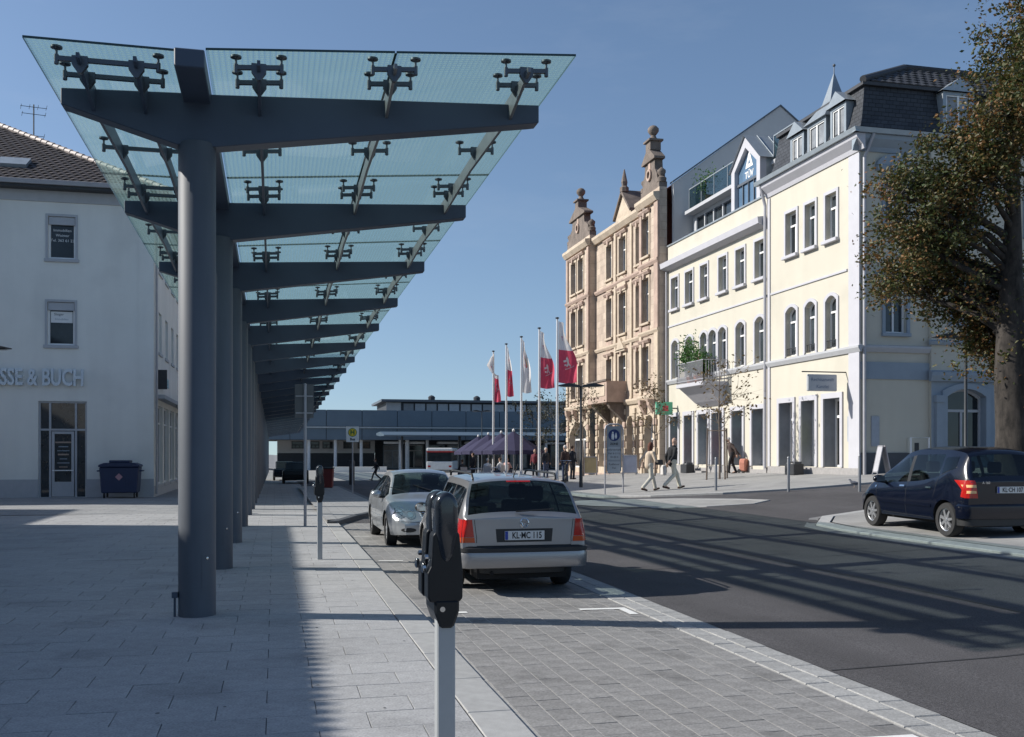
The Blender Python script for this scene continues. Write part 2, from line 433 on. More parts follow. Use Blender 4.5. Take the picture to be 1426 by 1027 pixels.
# left pavement: slabs near, pattern further off
SX, SY = .645, .388
S_Y0, S_Y1 = 2.6, 30.0
struct(sheet('pavement_bed', [(-12, -20), (KX-.32, -20), (KX-.32, S_Y1+.2), (-12, S_Y1+.2)], -.014, M_JOINT, 3))
pave = struct(sheet('pavement', [(-70, -60), (-12, -60), (-12, S_Y1+.2), (KX, S_Y1+.2), (KX, 74), (-70, 74)], 0, M_PAVE, 3))
def slab_mesh(name, lx, ly, h, c, mat):
    mb = MB(); x, y = lx/2, ly/2
    r0 = [(-x, -y, -h), (x, -y, -h), (x, y, -h), (-x, y, -h)]
    r1 = [(-x, -y, -c), (x, -y, -c), (x, y, -c), (-x, y, -c)]
    r2 = [(-x+c, -y+c, 0), (x-c, -y+c, 0), (x-c, y-c, 0), (-x+c, y-c, 0)]
    for a, b in ((r0, r1), (r1, r2)):
        for k in range(4): mb.poly([a[k], a[(k+1) % 4], b[(k+1) % 4], b[k]])
    mb.poly(r2)
    return mb.mesh(name, mat, weld=True)
def pieces(name, me, spots, parent, mat, limit=298):
    """spots: (x, y, z, tilt about y, height jitter); the largest in view become parts, the rest one joined part"""
    def seen(s):
        d = s[0]*sn+s[1]*cs; u = s[0]*cs-s[1]*sn
        if d < 1: return (1, 1e9)
        px = CX+FPX*u/d; py = HY+FPX*(CAM_H-s[2])/d
        return (0 if -40 < px < 1470 and py < 1075 else 1, d)
    spots = sorted(spots, key=seen)
    rest = MB(); base = [v.co.copy() for v in me.vertices]; fc = [tuple(p.vertices) for p in me.polygons]
    for k, (x, y, z, t, j) in enumerate(spots):
        if k < limit:
            o = obj(name, me, parent); o.location = (x, y, z+j); o.rotation_euler = (random.gauss(0, .003), -t+random.gauss(0, .003), random.gauss(0, .004))
        else:
            i = len(rest.v); c_, s_ = math.cos(-t), math.sin(-t)
            rest.v.extend((x+v.x*c_+v.z*s_, y+v.y, z+j-v.x*s_+v.z*c_) for v in base); rest.f.extend(tuple(i+q for q in f) for f in fc)
    if rest.v:
        o = rest.build(name+'_field', mat, parent); stuff(o)
M_SLABF = pmat('granite_slab_far', (.335, .335, .337), .8, var=.1, scale=9, island=.06, speck=.2, spscale=60, stain=.22, stscale=.9, streak=.06, stmap=(.5, .3, 1))
M_PAVERF = pmat('paver_far', (.212, .208, .204), .85, var=.14, scale=6, island=.08, speck=.2, spscale=55, stain=.3, stscale=1.7)
M_GUTTERF = pmat('gutter_stone_far', (.30, .30, .295), .85, var=.15, scale=5, island=.12)
slab = slab_mesh('paving_slab', SX-.005, SY-.005, .05, .002, M_SLAB)
sp = []; row = 0; y = S_Y0
while y < S_Y1:
    x = KX-.32-SX/2-(SX/2 if row % 2 else 0)-.0
    if row % 2:
        pass
    while x > -12+SX/2:
        sp.append((x, y, 0, 0, random.uniform(-.0015, .0015))); x -= SX
    y += SY; row += 1
pieces('paving_slab', slab, sp, pave, M_SLABF)
half = slab_mesh('paving_slab_half', SX/2-.005, SY-.005, .05, .002, M_SLAB)
pieces('half_paving_slab', half, [(KX-.32-SX/4, S_Y0+SY*(2*k+1), 0, 0, 0) for k in range(35)], pave, M_SLABF)
# edge kerb of the pavement
kerb = struct(MB().box(KX-.33, KX-.002, -20, S_Y1, -.2, -.03).build('kerb', M_JOINT))
edge = slab_mesh('kerb_stone', .30, .99, .1, .006, M_KERB)
pieces('kerb_stone', edge, [(KX-.16, 2+1.0*k, 0, 0, 0) for k in range(28)], kerb, M_KERB)
# parking bay
bay = struct(sheet('parking_bay', [(KX+.004, -20), (GX0, -20), (GX0, BAY_Y1), (KX+.004, BAY_Y1)], -.004, M_LJOINT, 2))
PW, PL = .196, .262
pav = slab_mesh('paver', PW-.0145, PL-.005, .05, .0015, M_PAVER)
sp = []
for i in range(12):
    x = KX+.03+PW*(i+.5)
    for k in range(90):
        y = 2.6+PL*k+(PL*.5 if i % 2 else 0)+random.uniform(-.004, .004)
        if y < BAY_Y1-.2: sp.append((x, y, g(x, y), .0122, random.uniform(-.0012, .0012)))
pieces('paver', pav, sp, bay, M_PAVERF)
gut = struct(sheet('gutter', [(GX0, -20), (GX1, -20), (GX1, BAY_Y1), (GX0, BAY_Y1)], -.02, M_JOINT, 2))
gs = slab_mesh('gutter_stone', .208, .40, .06, .007, M_GUTTER)
sp = []
for i in range(2):
    for k in range(60):
        x = GX0+.11+.217*i; y = 2.6+.41*k+(.2 if i else 0)
        if y < BAY_Y1-.2: sp.append((x, y, g(x, y)+.004, 0, random.uniform(-.002, .002)))
pieces('gutter_stone', gs, sp, gut, M_GUTTERF)
rg_ = random.Random(5)
M_GUM = pmat('gum_spot', (.12, .12, .125), .9, var=.2)
gm_ = MB()
for k in range(150):
    x, y, r_ = rg_.uniform(-6, 1.2), rg_.uniform(5, 24), rg_.uniform(.008, .02); gm_.poly([(x+r_*math.cos(a*1.05)*rg_.uniform(.8, 1.1), y+r_*math.sin(a*1.05), .0035) for a in range(6)])
stuff(gm_.build('gum_spots', M_GUM, pave))
# painted bay corners
def paint(poly):
    struct(sheet('parking_mark', poly, .0055, M_WHITE, 5))
for yy in (5.45, 10.75, 16.35, 21.6):
    paint([(3.35, yy-.05), (3.9, yy-.05), (3.9, yy+.05), (3.35, yy+.05)]); paint([(3.80, yy-.42), (3.9, yy-.42), (3.9, yy-.054), (3.80, yy-.054)])
    paint([(1.66, yy-.05), (2.06, yy-.05), (2.06, yy+.05), (1.66, yy+.05)])
# raised bus kerb at the far end of the bay
struct(sheet('bus_platform', [(KX-.3, 25.6), (1.62, 25.9), (2.2, 28.2), (2.84, 29.6), (3.3, 31.0), (3.4, 33), (3.4, 56), (KX-.3, 56)], .10, M_PAVE, 2))
struct(strip('raised_kerb', [(KX-.2, 24.9), (1.5, 25.4), (1.72, 26.2), (2.2, 27.9), (2.84, 29.6), (3.4, 31.2), (3.5, 33.4), (3.5, 56)], .2, -.1, .108, M_DKERB))
# right side: bay with rounded corner, island, plaza
RB = [(RX+.28, -20), (60, -20), (60, 20.72), (16, 20.72), (13.7, 20.5), (12.1, 19.8), (11.35, 18.7), (RX+.28, 17.4)]
struct(sheet('right_pavement', RB, .05, M_PLAZA))
KP = [(RX+.14, -20), (RX+.14, 17.5), (11.2, 18.8), (12.0, 19.95), (13.65, 20.65), (16, 20.87), (40, 20.87)]
M_DGUT = pmat('worn_gutter_stone', (.17, .17, .172), .85, var=.18, scale=4, speck=.2, spscale=50)  # gutter stone darkened: the shadow stripes over it are put into the colour
rk = struct(strip('kerb_strip_right', KP, .28, -.1, .045, M_KERB))
struct(strip('gutter_strip_right', [(RX-.15, -20), (RX-.15, 17.6), (10.95, 18.9), (11.75, 20.1), (13.5, 20.85), (16, 21.1)], .24, -.1, .006, M_DGUT))
ISL = [(13.35, 25.3), (13.0, 26.4), (11.9, 28.3), (10.6, 30.0), (9.2, 31.2), (8.7, 30.6), (9.3, 28.4), (10.3, 26.2), (11.4, 25.0), (12.6, 24.7)]
struct(sheet('traffic_island', ISL, .014, M_PLAZA))
struct(strip('island_kerb', [(9.2, 31.2), (10.6, 30.0), (11.9, 28.3), (13.0, 26.4), (13.35, 25.3), (12.6, 24.7), (11.4, 25.0), (10.3, 26.2)], .16, -.1, .024, M_KERB))
PL_ = [(10.62, 74), (10.62, 33), (10.8, 31.5), (11.85, 30.1), (13.7, 28.85), (15.7, 28.25), (17, 28.15), (90, 28.15), (90, 74)]
struct(sheet('plaza', PL_, .06, M_PLAZA))
struct(strip('plaza_kerb', [(10.55, 74), (10.55, 33), (10.72, 31.45), (11.78, 30.05), (13.65, 28.77), (15.65, 28.17), (17, 28.07), (40, 28.07)], .16, -.12, .066, M_KERB))
def gz(X, Y):                                            # walking surface of the right-hand pavements
    return g(X, Y)+(.06 if (X > 10.7 and Y > 28.3) else .05 if (X > 11 and Y < 21) else 0)
# ---------------------------------------------------------------- glass canopy on a row of columns
M_STEEL = pmat('painted_steel', (.052, .072, .106), .42, metal=.0, var=.08, scale=2, spec=.5, objvar=.05)
M_COLUMN = pmat('column_paint', (.10, .113, .133), .58, var=.07, scale=1.5, spec=.35, streak=.10, stmap=(5, 5, .5))
M_FIN = pmat('galvanised_fin', (.2, .21, .22), .45, metal=.5, var=.15, scale=5)
M_BRKT = pmat('bracket_steel', (.10, .11, .125), .35, metal=.6, var=.1)
M_CHROME = pmat('polished_cap', (.5, .51, .52), .18, metal=1, var=.03)
def canopy_glass():
    m = bpy.data.materials.new('printed_canopy_glass'); m.use_nodes = True; nt = m.node_tree; L = nt.links.new
    nt.nodes.remove(nt.nodes['Principled BSDF'])
    tc = nt.nodes.new('ShaderNodeTexCoord'); sp = nt.nodes.new('ShaderNodeSeparateXYZ'); L(tc.outputs['Object'], sp.inputs[0])
    def dots(sock, per, w):
        d = nt.nodes.new('ShaderNodeMath'); d.operation = 'DIVIDE'; L(sock, d.inputs[0]); d.inputs[1].default_value = per
        f = nt.nodes.new('ShaderNodeMath'); f.operation = 'FRACT'; L(d.outputs[0], f.inputs[0])
        c = nt.nodes.new('ShaderNodeMath'); c.operation = 'LESS_THAN'; L(f.outputs[0], c.inputs[0]); c.inputs[1].default_value = w
        return c.outputs[0]
    a = dots(sp.outputs[0], .055, .72); b = dots(sp.outputs[1], .055, .62)
    mu = nt.nodes.new('ShaderNodeMath'); mu.operation = 'MULTIPLY'; L(a, mu.inputs[0]); L(b, mu.inputs[1])
    fac = nt.nodes.new('ShaderNodeMath'); fac.operation = 'MULTIPLY_ADD'; L(mu.outputs[0], fac.inputs[0]); fac.inputs[1].default_value = .25; fac.inputs[2].default_value = .11
    t = nt.nodes.new('ShaderNodeBsdfTransparent'); t.inputs[0].default_value = (.87, .945, .92, 1)
    df = nt.nodes.new('ShaderNodeBsdfDiffuse'); df.inputs[0].default_value = (.38, .5, .48, 1)
    tl = nt.nodes.new('ShaderNodeBsdfTranslucent'); tl.inputs[0].default_value = (.42, .58, .56, 1)
    ds = nt.nodes.new('ShaderNodeMixShader'); ds.inputs[0].default_value = .6; L(df.outputs[0], ds.inputs[1]); L(tl.outputs[0], ds.inputs[2])
    m1 = nt.nodes.new('ShaderNodeMixShader'); L(fac.outputs[0], m1.inputs[0]); L(t.outputs[0], m1.inputs[1]); L(ds.outputs[0], m1.inputs[2])
    gl = nt.nodes.new('ShaderNodeBsdfGlossy'); gl.inputs['Roughness'].default_value = .02
    fr = schlick(nt, .03, .35)
    m2 = nt.nodes.new('ShaderNodeMixShader'); L(fr.outputs[0], m2.inputs[0]); L(m1.outputs[0], m2.inputs[1]); L(gl.outputs[0], m2.inputs[2])
    L(m2.outputs[0], nt.nodes['Material Output'].inputs[0])
    return m
M_CGLASS = canopy_glass()
M_CEDGE = pmat('glass_edge', (.02, .05, .05), .15, var=.05)
CXC, CY1, CSP, NB = -.80, 11.1, 4.45, 25
SLOPE = -.0126
canopy = thing('glass_canopy', 'long steel canopy with printed glass roof on a row of thick round columns', 'canopy', (CXC, CY1, 0))
# beam profile in the cross section (x relative to the column, z)
BEAM = [(-1.33, 5.47), (-1.33, 5.30), (-1.26, 5.285), (-.2, 4.97), (.2, 4.97), (3.66, 5.485), (3.74, 5.50), (3.74, 5.70), (.2, 5.525), (-.2, 5.515)]
mbb = MB().prism(BEAM, -.11, .11, lambda a, b, t: (a, t, b)); me_beam = mbb.mesh('beam', M_STEEL, bevel=.008)
mbc = MB().lathe([(.193, -.3), (.193, 5.0), (.185, 5.01)], n=40); me_col = mbc.mesh('column', M_COLUMN, smooth=40)
# fins: (x, top, depth)
FINS = [(-1.01, 5.50, .22), (-.50, 5.51, .22), (.65, 5.575, .22), (2.0, 5.665, .22), (3.40, 5.755, .22)]
def fin_mesh(name, x, zt, dp, first):
    y0 = -1.0 if first else 0.0; y1 = CSP
    # outline in y,z : tapered cantilever nose in front of the first beam, shallow fish-belly between beams
    if first: pts = [(y0, zt), (y0, zt-.05), (-.115, zt-dp-.03), (-.113, zt-dp-.03), (.25, zt-dp), (y1*.5, zt-dp*.72), (y1-.25, zt-dp), (y1, zt-dp), (y1, zt)]
    else: pts = [(y0, zt), (y0, zt-dp), (.25, zt-dp), (y1*.5, zt-dp*.72), (y1-.25, zt-dp), (y1, zt-dp), (y1, zt)]
    pts = [(a, b+SLOPE*a) for a, b in pts]
    mb = MB().prism(pts, x-.016, x+.016, lambda a, b, t: (t, a, b))
    return mb.mesh(name, M_FIN if x > 1.5 else M_STEEL)
me_fin0 = [fin_mesh('fin', *f, True) for f in FINS]; me_fin = [fin_mesh('fin', *f, False) for f in FINS]
GZL, GZR0, GZR1 = 5.605, 5.645, 5.93
def glass_z(x): return GZL if x < 0 else lerp(GZR0, GZR1, (x-.19)/(3.91-.19))
def arm_mesh(xs_, x0, x1, zt):
    """one cross arm: rod, V heads on the fins, stubs and discs that hold the glass"""
    rod = MB(); zr = zt+.045
    za, zb = glass_z(x0), glass_z(x1)
    def rz(x): return lerp(za, zb, (x-x0)/(x1-x0))-.125
    rod.prism([(x0, rz(x0)-.022), (x1, rz(x1)-.022), (x1, rz(x1)+.022), (x0, rz(x0)+.022)], -.018, .018, lambda a, b, t: (a, t, b))
    for xf in xs_:
        z = rz(xf); rod.prism([(xf-.016, z-.13), (xf+.016, z-.13), (xf+.072, z-.05), (xf+.072, z+.034), (xf-.072, z+.034), (xf-.072, z-.05)], -.026, .026, lambda a, b, t: (a, t, b))
    caps = []
    for x in (x0, x1):
        z = rz(x); cap = MB(); caps.append(cap)
        cap.lathe([(.016, z-.06), (.022, z-.055), (.022, z+.035), (.012, z+.04), (.012, glass_z(x)-.045), (.055, glass_z(x)-.03), (.055, glass_z(x)-.012), (.02, glass_z(x)-.01)], (x, 0, 0), 10)
    return rod.mesh('cross_arm', M_BRKT), [c.mesh('glass_clamp', M_BRKT, smooth=40) for c in caps]
ARMS = [arm_mesh((-1.01, -.50), -1.22, -.30, 5.50), arm_mesh((.65,), .43, .87, 5.575), arm_mesh((2.0,), 1.78, 2.22, 5.665), arm_mesh((3.40,), 3.18, 3.62, 5.755)]
def pane_mesh(x0, x1, y0, y1):
    t = .012; F = lambda a, b, c: (a, b, c+glass_z((x0+x1)/2) if False else c+(GZL if x0 < 0 else lerp(GZR0, GZR1, (a-.19)/3.72))+SLOPE*b)
    top = MB().box(x0, x1, y0, y1, -t, t, F)
    me = top.mesh('glass_pane', M_CGLASS); me.materials.append(M_CEDGE)
    for i, p in enumerate(me.polygons):
        if i >= 2: p.material_index = 1
    me.polygons[0].material_index = 0
    return me
PX = [(-1.49, -.055), (.15, 2.0-.008), (2.0+.008, 3.91)]
me_pane = [pane_mesh(a, b, -1.0+.006, CSP-1.0-.006) for a, b in PX]
for k in range(NB):
    y = k*CSP; z = SLOPE*y; gnd = g(CXC, CY1+y)
    c = obj('column', me_col, canopy, (0, y, 0)); c.scale = (1, 1, (5.0+z-gnd)/5.0); c.location.z = gnd
    obj('beam', me_beam, canopy, (0, y, z))
    if k < NB-1:
        for i in range(5): obj('fin', me_fin0[i] if k == 0 else me_fin[i], canopy, (0, y, z))
        for i in range(3): obj('glass_pane', me_pane[i], canopy, (0, y, z))
        for r in (-.86, -.46, 1.85):
            for i in range(4):
                rod = obj('cross_arm', ARMS[i][0], canopy, (0, y+r, z+SLOPE*r)); [obj('glass_clamp', c_, rod) for c_ in ARMS[i][1]] if k < 8 else None
JZ = lerp(GZR0, GZR1, (2.0-.19)/3.72)
MB().box(1.988, 2.012, -1.0, (NB-2)*CSP+3.4, JZ-.016, JZ-.0125, lambda a, b, c: (a, b, c+SLOPE*b)).build('glazing_joint', M_CEDGE, canopy)
# centre girder
mbg = MB()
F = lambda a, b, c: (a, b, c+SLOPE*b)
mbg.box(-.135, .145, -1.08, (NB-1)*CSP+.3, 5.42, 5.60, F)
mbg.build('centre_girder', M_STEEL, canopy, bevel=.01)
# access hatch and pipe stub low on the first columns
for k in range(3):
    y = k*CSP
    mb = MB(); n = 10
    a0, a1 = R(-72), R(-22)
    out = [(math.cos(lerp(a0, a1, i/n))*.1965, math.sin(lerp(a0, a1, i/n))*.1965) for i in range(n+1)]
    inn = [(math.cos(lerp(a0, a1, i/n))*.1915, math.sin(lerp(a0, a1, i/n))*.1915) for i in range(n+1)]
    for i in range(n):
        for (p, q) in ((out[i], out[i+1]),):
            mb.poly([(p[0], p[1], .30), (q[0], q[1], .30), (q[0], q[1], .66), (p[0], p[1], .66)])
        mb.poly([(out[i][0], out[i][1], .66), (out[i+1][0], out[i+1][1], .66), (inn[i+1][0], inn[i+1][1], .66), (inn[i][0], inn[i][1], .66)])
    for i in (0, n):
        mb.poly([(out[i][0], out[i][1], .30), (out[i][0], out[i][1], .66), (inn[i][0], inn[i][1], .66), (inn[i][0], inn[i][1], .30)])
    h = mb.build('access_hatch', M_COLUMN, canopy); h.location = (0, y, g(CXC, CY1+y))
    lk = MB().lathe([(.014, 0), (.014, .012), (.002, .014)], n=10, axis='x').build('hatch_lock', M_CHROME, h); lk.location = (.11, -.16, .62); lk.rotation_euler = (0, 0, R(-56))
st = MB().tube([(-.222, -.06, 0), (-.222, -.06, .24)], .012, 8); st.box(-.25, -.19, -.09, -.03, .2, .26)
st.build('ground_rod', M_STEEL, canopy)
# ---------------------------------------------------------------- building kit
M_CREAM = pmat('cream_plaster', (.53, .50, .42), .9, var=.04, scale=.5, stain=.08, stscale=.45, streak=.03, stmap=(1.7, 1.7, .2), bump=.15, bscale=90)
M_TRIM = pmat('lavender_trim', (.46, .46, .495), .8, var=.05, scale=2)
M_BTRIM = pmat('blue_grey_trim', (.27, .32, .37), .8, var=.06, scale=2)
M_PLINTH = pmat('granite_plinth', (.30, .29, .285), .75, var=.16, scale=12, bump=.2)
M_DPLINTH = pmat('dark_plinth', (.075, .08, .09), .7, var=.15, scale=8)
M_FRAME = pmat('white_window_frame', (.78, .78, .77), .45, var=.03)
M_PANE = pmat('window_pane', (.03, .038, .045), .05, var=.5, scale=.8, objvar=.5, spec=.5)
M_SHOPP = pmat('shop_pane', (.04, .043, .047), .06, var=.6, scale=1.3, spec=.4)
M_CURT = pmat('curtain_pane', (.25, .26, .27), .2, var=.3, scale=2, spec=.6)
M_SLATE = brick_mat('roof_slate', (.05, .055, .064), (.035, .039, .047), (.015, .017, .02), .28, .16, .012, rough=.55, bump=.8, var=.15)
M_ZINC = pmat('zinc_sheet', (.30, .335, .36), .4, metal=.35, var=.12, scale=2)
M_DZINC = pmat('dark_zinc', (.10, .115, .135), .5, metal=.2, var=.12, scale=2)
M_GREYW = pmat('grey_firewall', (.52, .51, .50), .9, var=.05, scale=1)
M_STONE = brick_mat('sandstone_blocks', (.49, .405, .325), (.42, .34, .275), (.36, .29, .23), .85, .42, .012, bump=.5, var=.2)
M_STONEP = pmat('pink_sandstone', (.40, .30, .245), .85, var=.22, scale=1.5, bump=.3, bscale=20)
M_STONEL = pmat('pale_sandstone', (.50, .415, .32), .85, var=.18, scale=2, bump=.3, bscale=20)
M_STONED = pmat('weathered_sandstone', (.16, .13, .11), .85, var=.4, scale=1.6, bump=.5, bscale=14)
M_RTILE = pmat('red_roof_tile', (.19, .065, .048), .75, var=.3, scale=5, island=.25)
M_BTILE = pmat('brown_roof_tile', (.030, .022, .022), .7, var=.3, scale=5, island=.28)
M_DTILE = pmat('dark_roof_tile', (.035, .037, .042), .6, var=.2, scale=5, island=.22)
M_WWALL = pmat('white_render', (.75, .745, .70), .9, var=.04, scale=.6, stain=.08, stscale=.4, streak=.045, stmap=(1.3, 1.3, .16), bump=.12, bscale=60)
M_LEAD = pmat('lead_grey_sill', (.42, .43, .45), .6, var=.06)
M_IRON = pmat('black_iron', (.03, .032, .036), .5, var=.1)
M_PIPE = pmat('downpipe_zinc', (.36, .36, .385), .45, metal=.2, var=.08)
M_BGLASS = glass_mat('balustrade_glass', (.55, .72, .72), .8)
def outline(op, inset=0., n=8):
    a0, a1, z0, z1 = op['a0']+inset, op['a1']-inset, op['z0']+inset, op['z1']-inset
    rise = op.get('arch', 0)
    if not rise: return [(a0, z0), (a1, z0), (a1, z1), (a0, z1)]
    pts = [(a0, z0), (a1, z0)]; w = (a1-a0)/2; c = (a0+a1)/2
    for k in range(n+1):
        t = k/n; x = a1+(a0-a1)*t; q = (x-c)/w
        pts.append((x, z1-rise*(q*q) if rise < w*.9 else z1-rise+rise*math.sqrt(max(0, 1-q*q))))
    return pts
def facade(mb, F, a0, a1, z0, z1, ops, depth):
    """wall with real openings and reveals; F(a, out, z) -> point"""
    xs = sorted({a0, a1, *[o['a0'] for o in ops], *[o['a1'] for o in ops]}); zs = sorted({z0, z1, *[o['z0'] for o in ops], *[o['z1'] for o in ops]})
    for x, x2 in zip(xs, xs[1:]):
        for z, z2 in zip(zs, zs[1:]):
            c, d = (x+x2)/2, (z+z2)/2
            if any(o['a0'] < c < o['a1'] and o['z0'] < d < o['z1'] for o in ops): continue
            mb.poly([F(x, 0, z), F(x2, 0, z), F(x2, 0, z2), F(x, 0, z2)])
    for o in ops:
        ol = outline(o); dp = o.get('depth', depth)
        for (p, q) in zip(ol, ol[1:]+ol[:1]): mb.poly([F(p[0], 0, p[1]), F(q[0], 0, q[1]), F(q[0], -dp, q[1]), F(p[0], -dp, p[1])])
        if o.get('arch'):
            top = ol[2:]; m = len(top)//2
            mb.poly([F(o['a1'], 0, o['z1'])]+[F(p[0], 0, p[1]) for p in top[:m+1][::-1]][::-1])
            mb.poly([F(o['a0'], 0, o['z1'])]+[F(p[0], 0, p[1]) for p in top[m:]])
    return mb
def window(parent, F, o, depth, fm=None, pm=None, sill=None, surround=None, mull=1, transom=.7, fw=.06, sub=None, name='window', smat=None, surw=.12):
    fm = fm or M_FRAME; dp = o.get('depth', depth); mb = MB()
    a, b = outline(o), outline(o, fw)
    n = len(a)
    for k in range(n):
        q = (k+1) % n
        mb.poly([F(a[k][0], -dp+.05, a[k][1]), F(a[q][0], -dp+.05, a[q][1]), F(b[q][0], -dp+.05, b[q][1]), F(b[k][0], -dp+.05, b[k][1])])
        mb.poly([F(b[k][0], -dp+.05, b[k][1]), F(b[q][0], -dp+.05, b[q][1]), F(b[q][0], -dp-.01, b[q][1]), F(b[k][0], -dp-.01, b[k][1])])
    w = o['a1']-o['a0']; h = o['z1']-o['z0']; zt = o['z0']+h*transom if transom else o['z1']-fw
    for k in range(mull):
        c = o['a0']+w*(k+1)/(mull+1); mb.box(c-fw*.55, c+fw*.55, -dp-.01, -dp+.045, o['z0']+fw, (zt if transom else o['z1']-fw-o.get('arch', 0)*.1), F)
    if transom: mb.box(o['a0']+fw, o['a1']-fw, -dp-.01, -dp+.06, zt-fw*.6, zt+fw*.6, F)
    wd = mb.build(name, fm, parent)
    MB().poly([F(p[0], -dp, p[1]) for p in outline(o, fw*.6)]).build('pane', pm or (M_CURT if random.random() < .18 else M_PANE), wd)
    if sill: MB().box(o['a0']-.14, o['a1']+.14, -.06, sill, o['z0']-.13, o['z0']-.002, F).build('sill', smat or M_TRIM, wd, bevel=.012)
    if surround:
        ms = MB(); so_ = dict(o); c = outline(o, -surw); e = outline(o, -.001)
        for k in range(n):
            if k == 0: continue
            q = (k+1) % n
            P = [(c[k], surround), (c[q], surround), (e[q], surround), (e[k], surround)]
            ms.poly([F(p[0], t, p[1]) for p, t in P]); ms.poly([F(c[k][0], surround, c[k][1]), F(c[q][0], surround, c[q][1]), F(c[q][0], 0, c[q][1]), F(c[k][0], 0, c[k][1])])
            ms.poly([F(e[k][0], surround, e[k][1]), F(e[q][0], surround, e[q][1]), F(e[q][0], 0, e[q][1]), F(e[k][0], 0, e[k][1])])
        ms.build('surround', smat or M_TRIM, wd)
    return wd
def door_leaf(parent, F, o, depth, fm=None, pm=None, handle=True):
    """glazed door with fanlight"""
    dp = o.get('depth', depth); fm = fm or M_FRAME
    wd = window(parent, F, o, depth, fm, pm or M_SHOPP, mull=0, transom=.76, fw=.09, name='door')
    MB().box(o['a0']+.09, o['a1']-.09, -dp+.0, -dp+.055, o['z0']+.02, o['z0']+.38, F).build('kick_panel', fm, wd)
    if handle: MB().box(o['a1']-.2, o['a1']-.16, -dp+.05, -dp+.11, o['z0']+.85, o['z0']+1.35, F).build('handle', M_IRON, wd)
    return wd
def band(mb, F, a0, a1, prof):
    """horizontal moulding; prof = outline (out, z)"""
    mb.prism(prof, a0, a1, lambda o_, z, t: F(t, o_, z)); return mb
def tile_plane(mb, o, ex, ey, nrm, inside, tw, th, u0, u1, v0, v1, lift=.035, round_=.02):
    o, ex, ey, nrm = Vector(o), Vector(ex), Vector(ey), Vector(nrm); row = 0; v = v0
    while v < v1:
        u = u0+(tw/2 if row % 2 else 0)
        while u < u1:
            if inside(u+tw/2, v+th/2):
                P = lambda a, b, h: tuple(o+ex*(u+a)+ey*(v+b)+nrm*h)
                w = tw*.97; i = len(mb.v)
                mb.v += [P(0, 0, lift*.6), P(w/2, 0, lift+round_), P(w, 0, lift*.6), P(0, th*1.12, 0), P(w/2, th*1.12, round_), P(w, th*1.12, 0), P(0, 0, 0), P(w, 0, 0)]
                mb.f += [(i, i+1, i+4, i+3), (i+1, i+2, i+5, i+4), (i+6, i+7, i+2, i+1, i)]
            u += tw
        v += th; row += 1
    return mb
# ---------------------------------------------------------------- left building with the bookshop
LX, LY = -4.74, 42.3
LW, LL, LH = 22.0, 34.0, 12.05
lb = thing('shop_building', 'plain white rendered three-storey building with hipped brown tile roof and PRESSE & BUCH letters', 'building', (LX-LW, LY, g(LX, LY)))
FL = lambda a, o_, z: (a, -o_, z)                        # front, local x = along, y = into the building
FS = lambda a, o_, z: (LW+o_, a, z)                      # right side
def la(px): return x_on(px, LY)-(LX-LW)
def lz(px, py): d = LY/ray(px)[1]; return CAM_H+(HY-py)*d/FPX-g(LX, LY)
def lop(x0, x1, y0, y1, **k): m = (x0+x1)/2; return dict(a0=la(x0), a1=la(x1), z0=lz(m, y1), z1=lz(m, y0), **k)
wu, wl = lop(67, 105, 302, 361), lop(66, 104, 421, 481)
dr = lop(53, 121, 559, 690); dr['z0'] = .02
fops = [wu, wl, dr]
for dx in (-4.6, -9.2):
    fops += [dict(a0=wu['a0']+dx, a1=wu['a1']+dx, z0=wu['z0'], z1=wu['z1']), dict(a0=wl['a0']+dx, a1=wl['a1']+dx, z0=wl['z0'], z1=wl['z1'])]
wall = MB(); facade(wall, FL, 0, LW, -.4, LH, fops, .16)
sops = []
for k in range(9):
    y = 2.0+k*2.6
    sops.append(dict(a0=y, a1=y+1.1, z0=wl['z0'], z1=wl['z1'])); sops.append(dict(a0=y, a1=y+1.1, z0=wu['z0'], z1=wu['z1']))
    sops.append(dict(a0=y-.5, a1=y+1.5, z0=.45, z1=3.75))
facade(wall, FS, 0, LL, -.4, LH, sops, .16)
wall.poly([(0, 0, -.4), (0, LL, -.4), (0, LL, LH), (0, 0, LH)]); wall.poly([(0, LL, -.4), (LW, LL, -.4), (LW, LL, LH), (0, LL, LH)])
wall.build('wall', M_WWALL, lb)
for o in fops:
    if o is dr: continue
    window(lb, FL, o, .16, sill=.08, surround=.03, mull=0, transom=0, smat=M_LEAD, surw=.09, fw=.075, pm=M_PANE)
for o in sops: window(lb, FS, o, .16, sill=.06, mull=1, transom=0 if o['z0'] > 1 else .78, smat=M_LEAD, pm=M_PANE)
# roller shutter boxes and window stickers on the two visible windows
for o, lines in ((wu, ('Immobilien', 'Weimar', 'Tel. 363 61 22')), (wl, None)):
    MB().box(o['a0']+.02, o['a1']-.02, -.12, -.02, o['z1']-.32, o['z1']-.02, FL).build('shutter_box', M_LEAD, lb)
    c = (o['a0']+o['a1'])/2
    if lines:
        for i, t in enumerate(lines): put_text('window_lettering', t, .15, face_m((c, .145, o['z1']-.52-.2*i), (1, 0, 0), (0, 0, 1)), M_FRAME, lb)
    else:
        s_ = MB().box(o['a0']+.1, o['a1']-.1, -.15, -.135, o['z1']-.8, o['z1']-.36, FL).build('window_poster', M_FRAME, lb)
        put_text('poster_lettering', 'Steger', .14, face_m((c-.1, .133, o['z1']-.47), (1, 0, 0), (0, 0, 1)), M_IRON, s_)
        put_text('poster_lettering', 'Immobilien', .11, face_m((c, .133, o['z1']-.66), (1, 0, 0), (0, 0, 1)), M_BTRIM, s_)
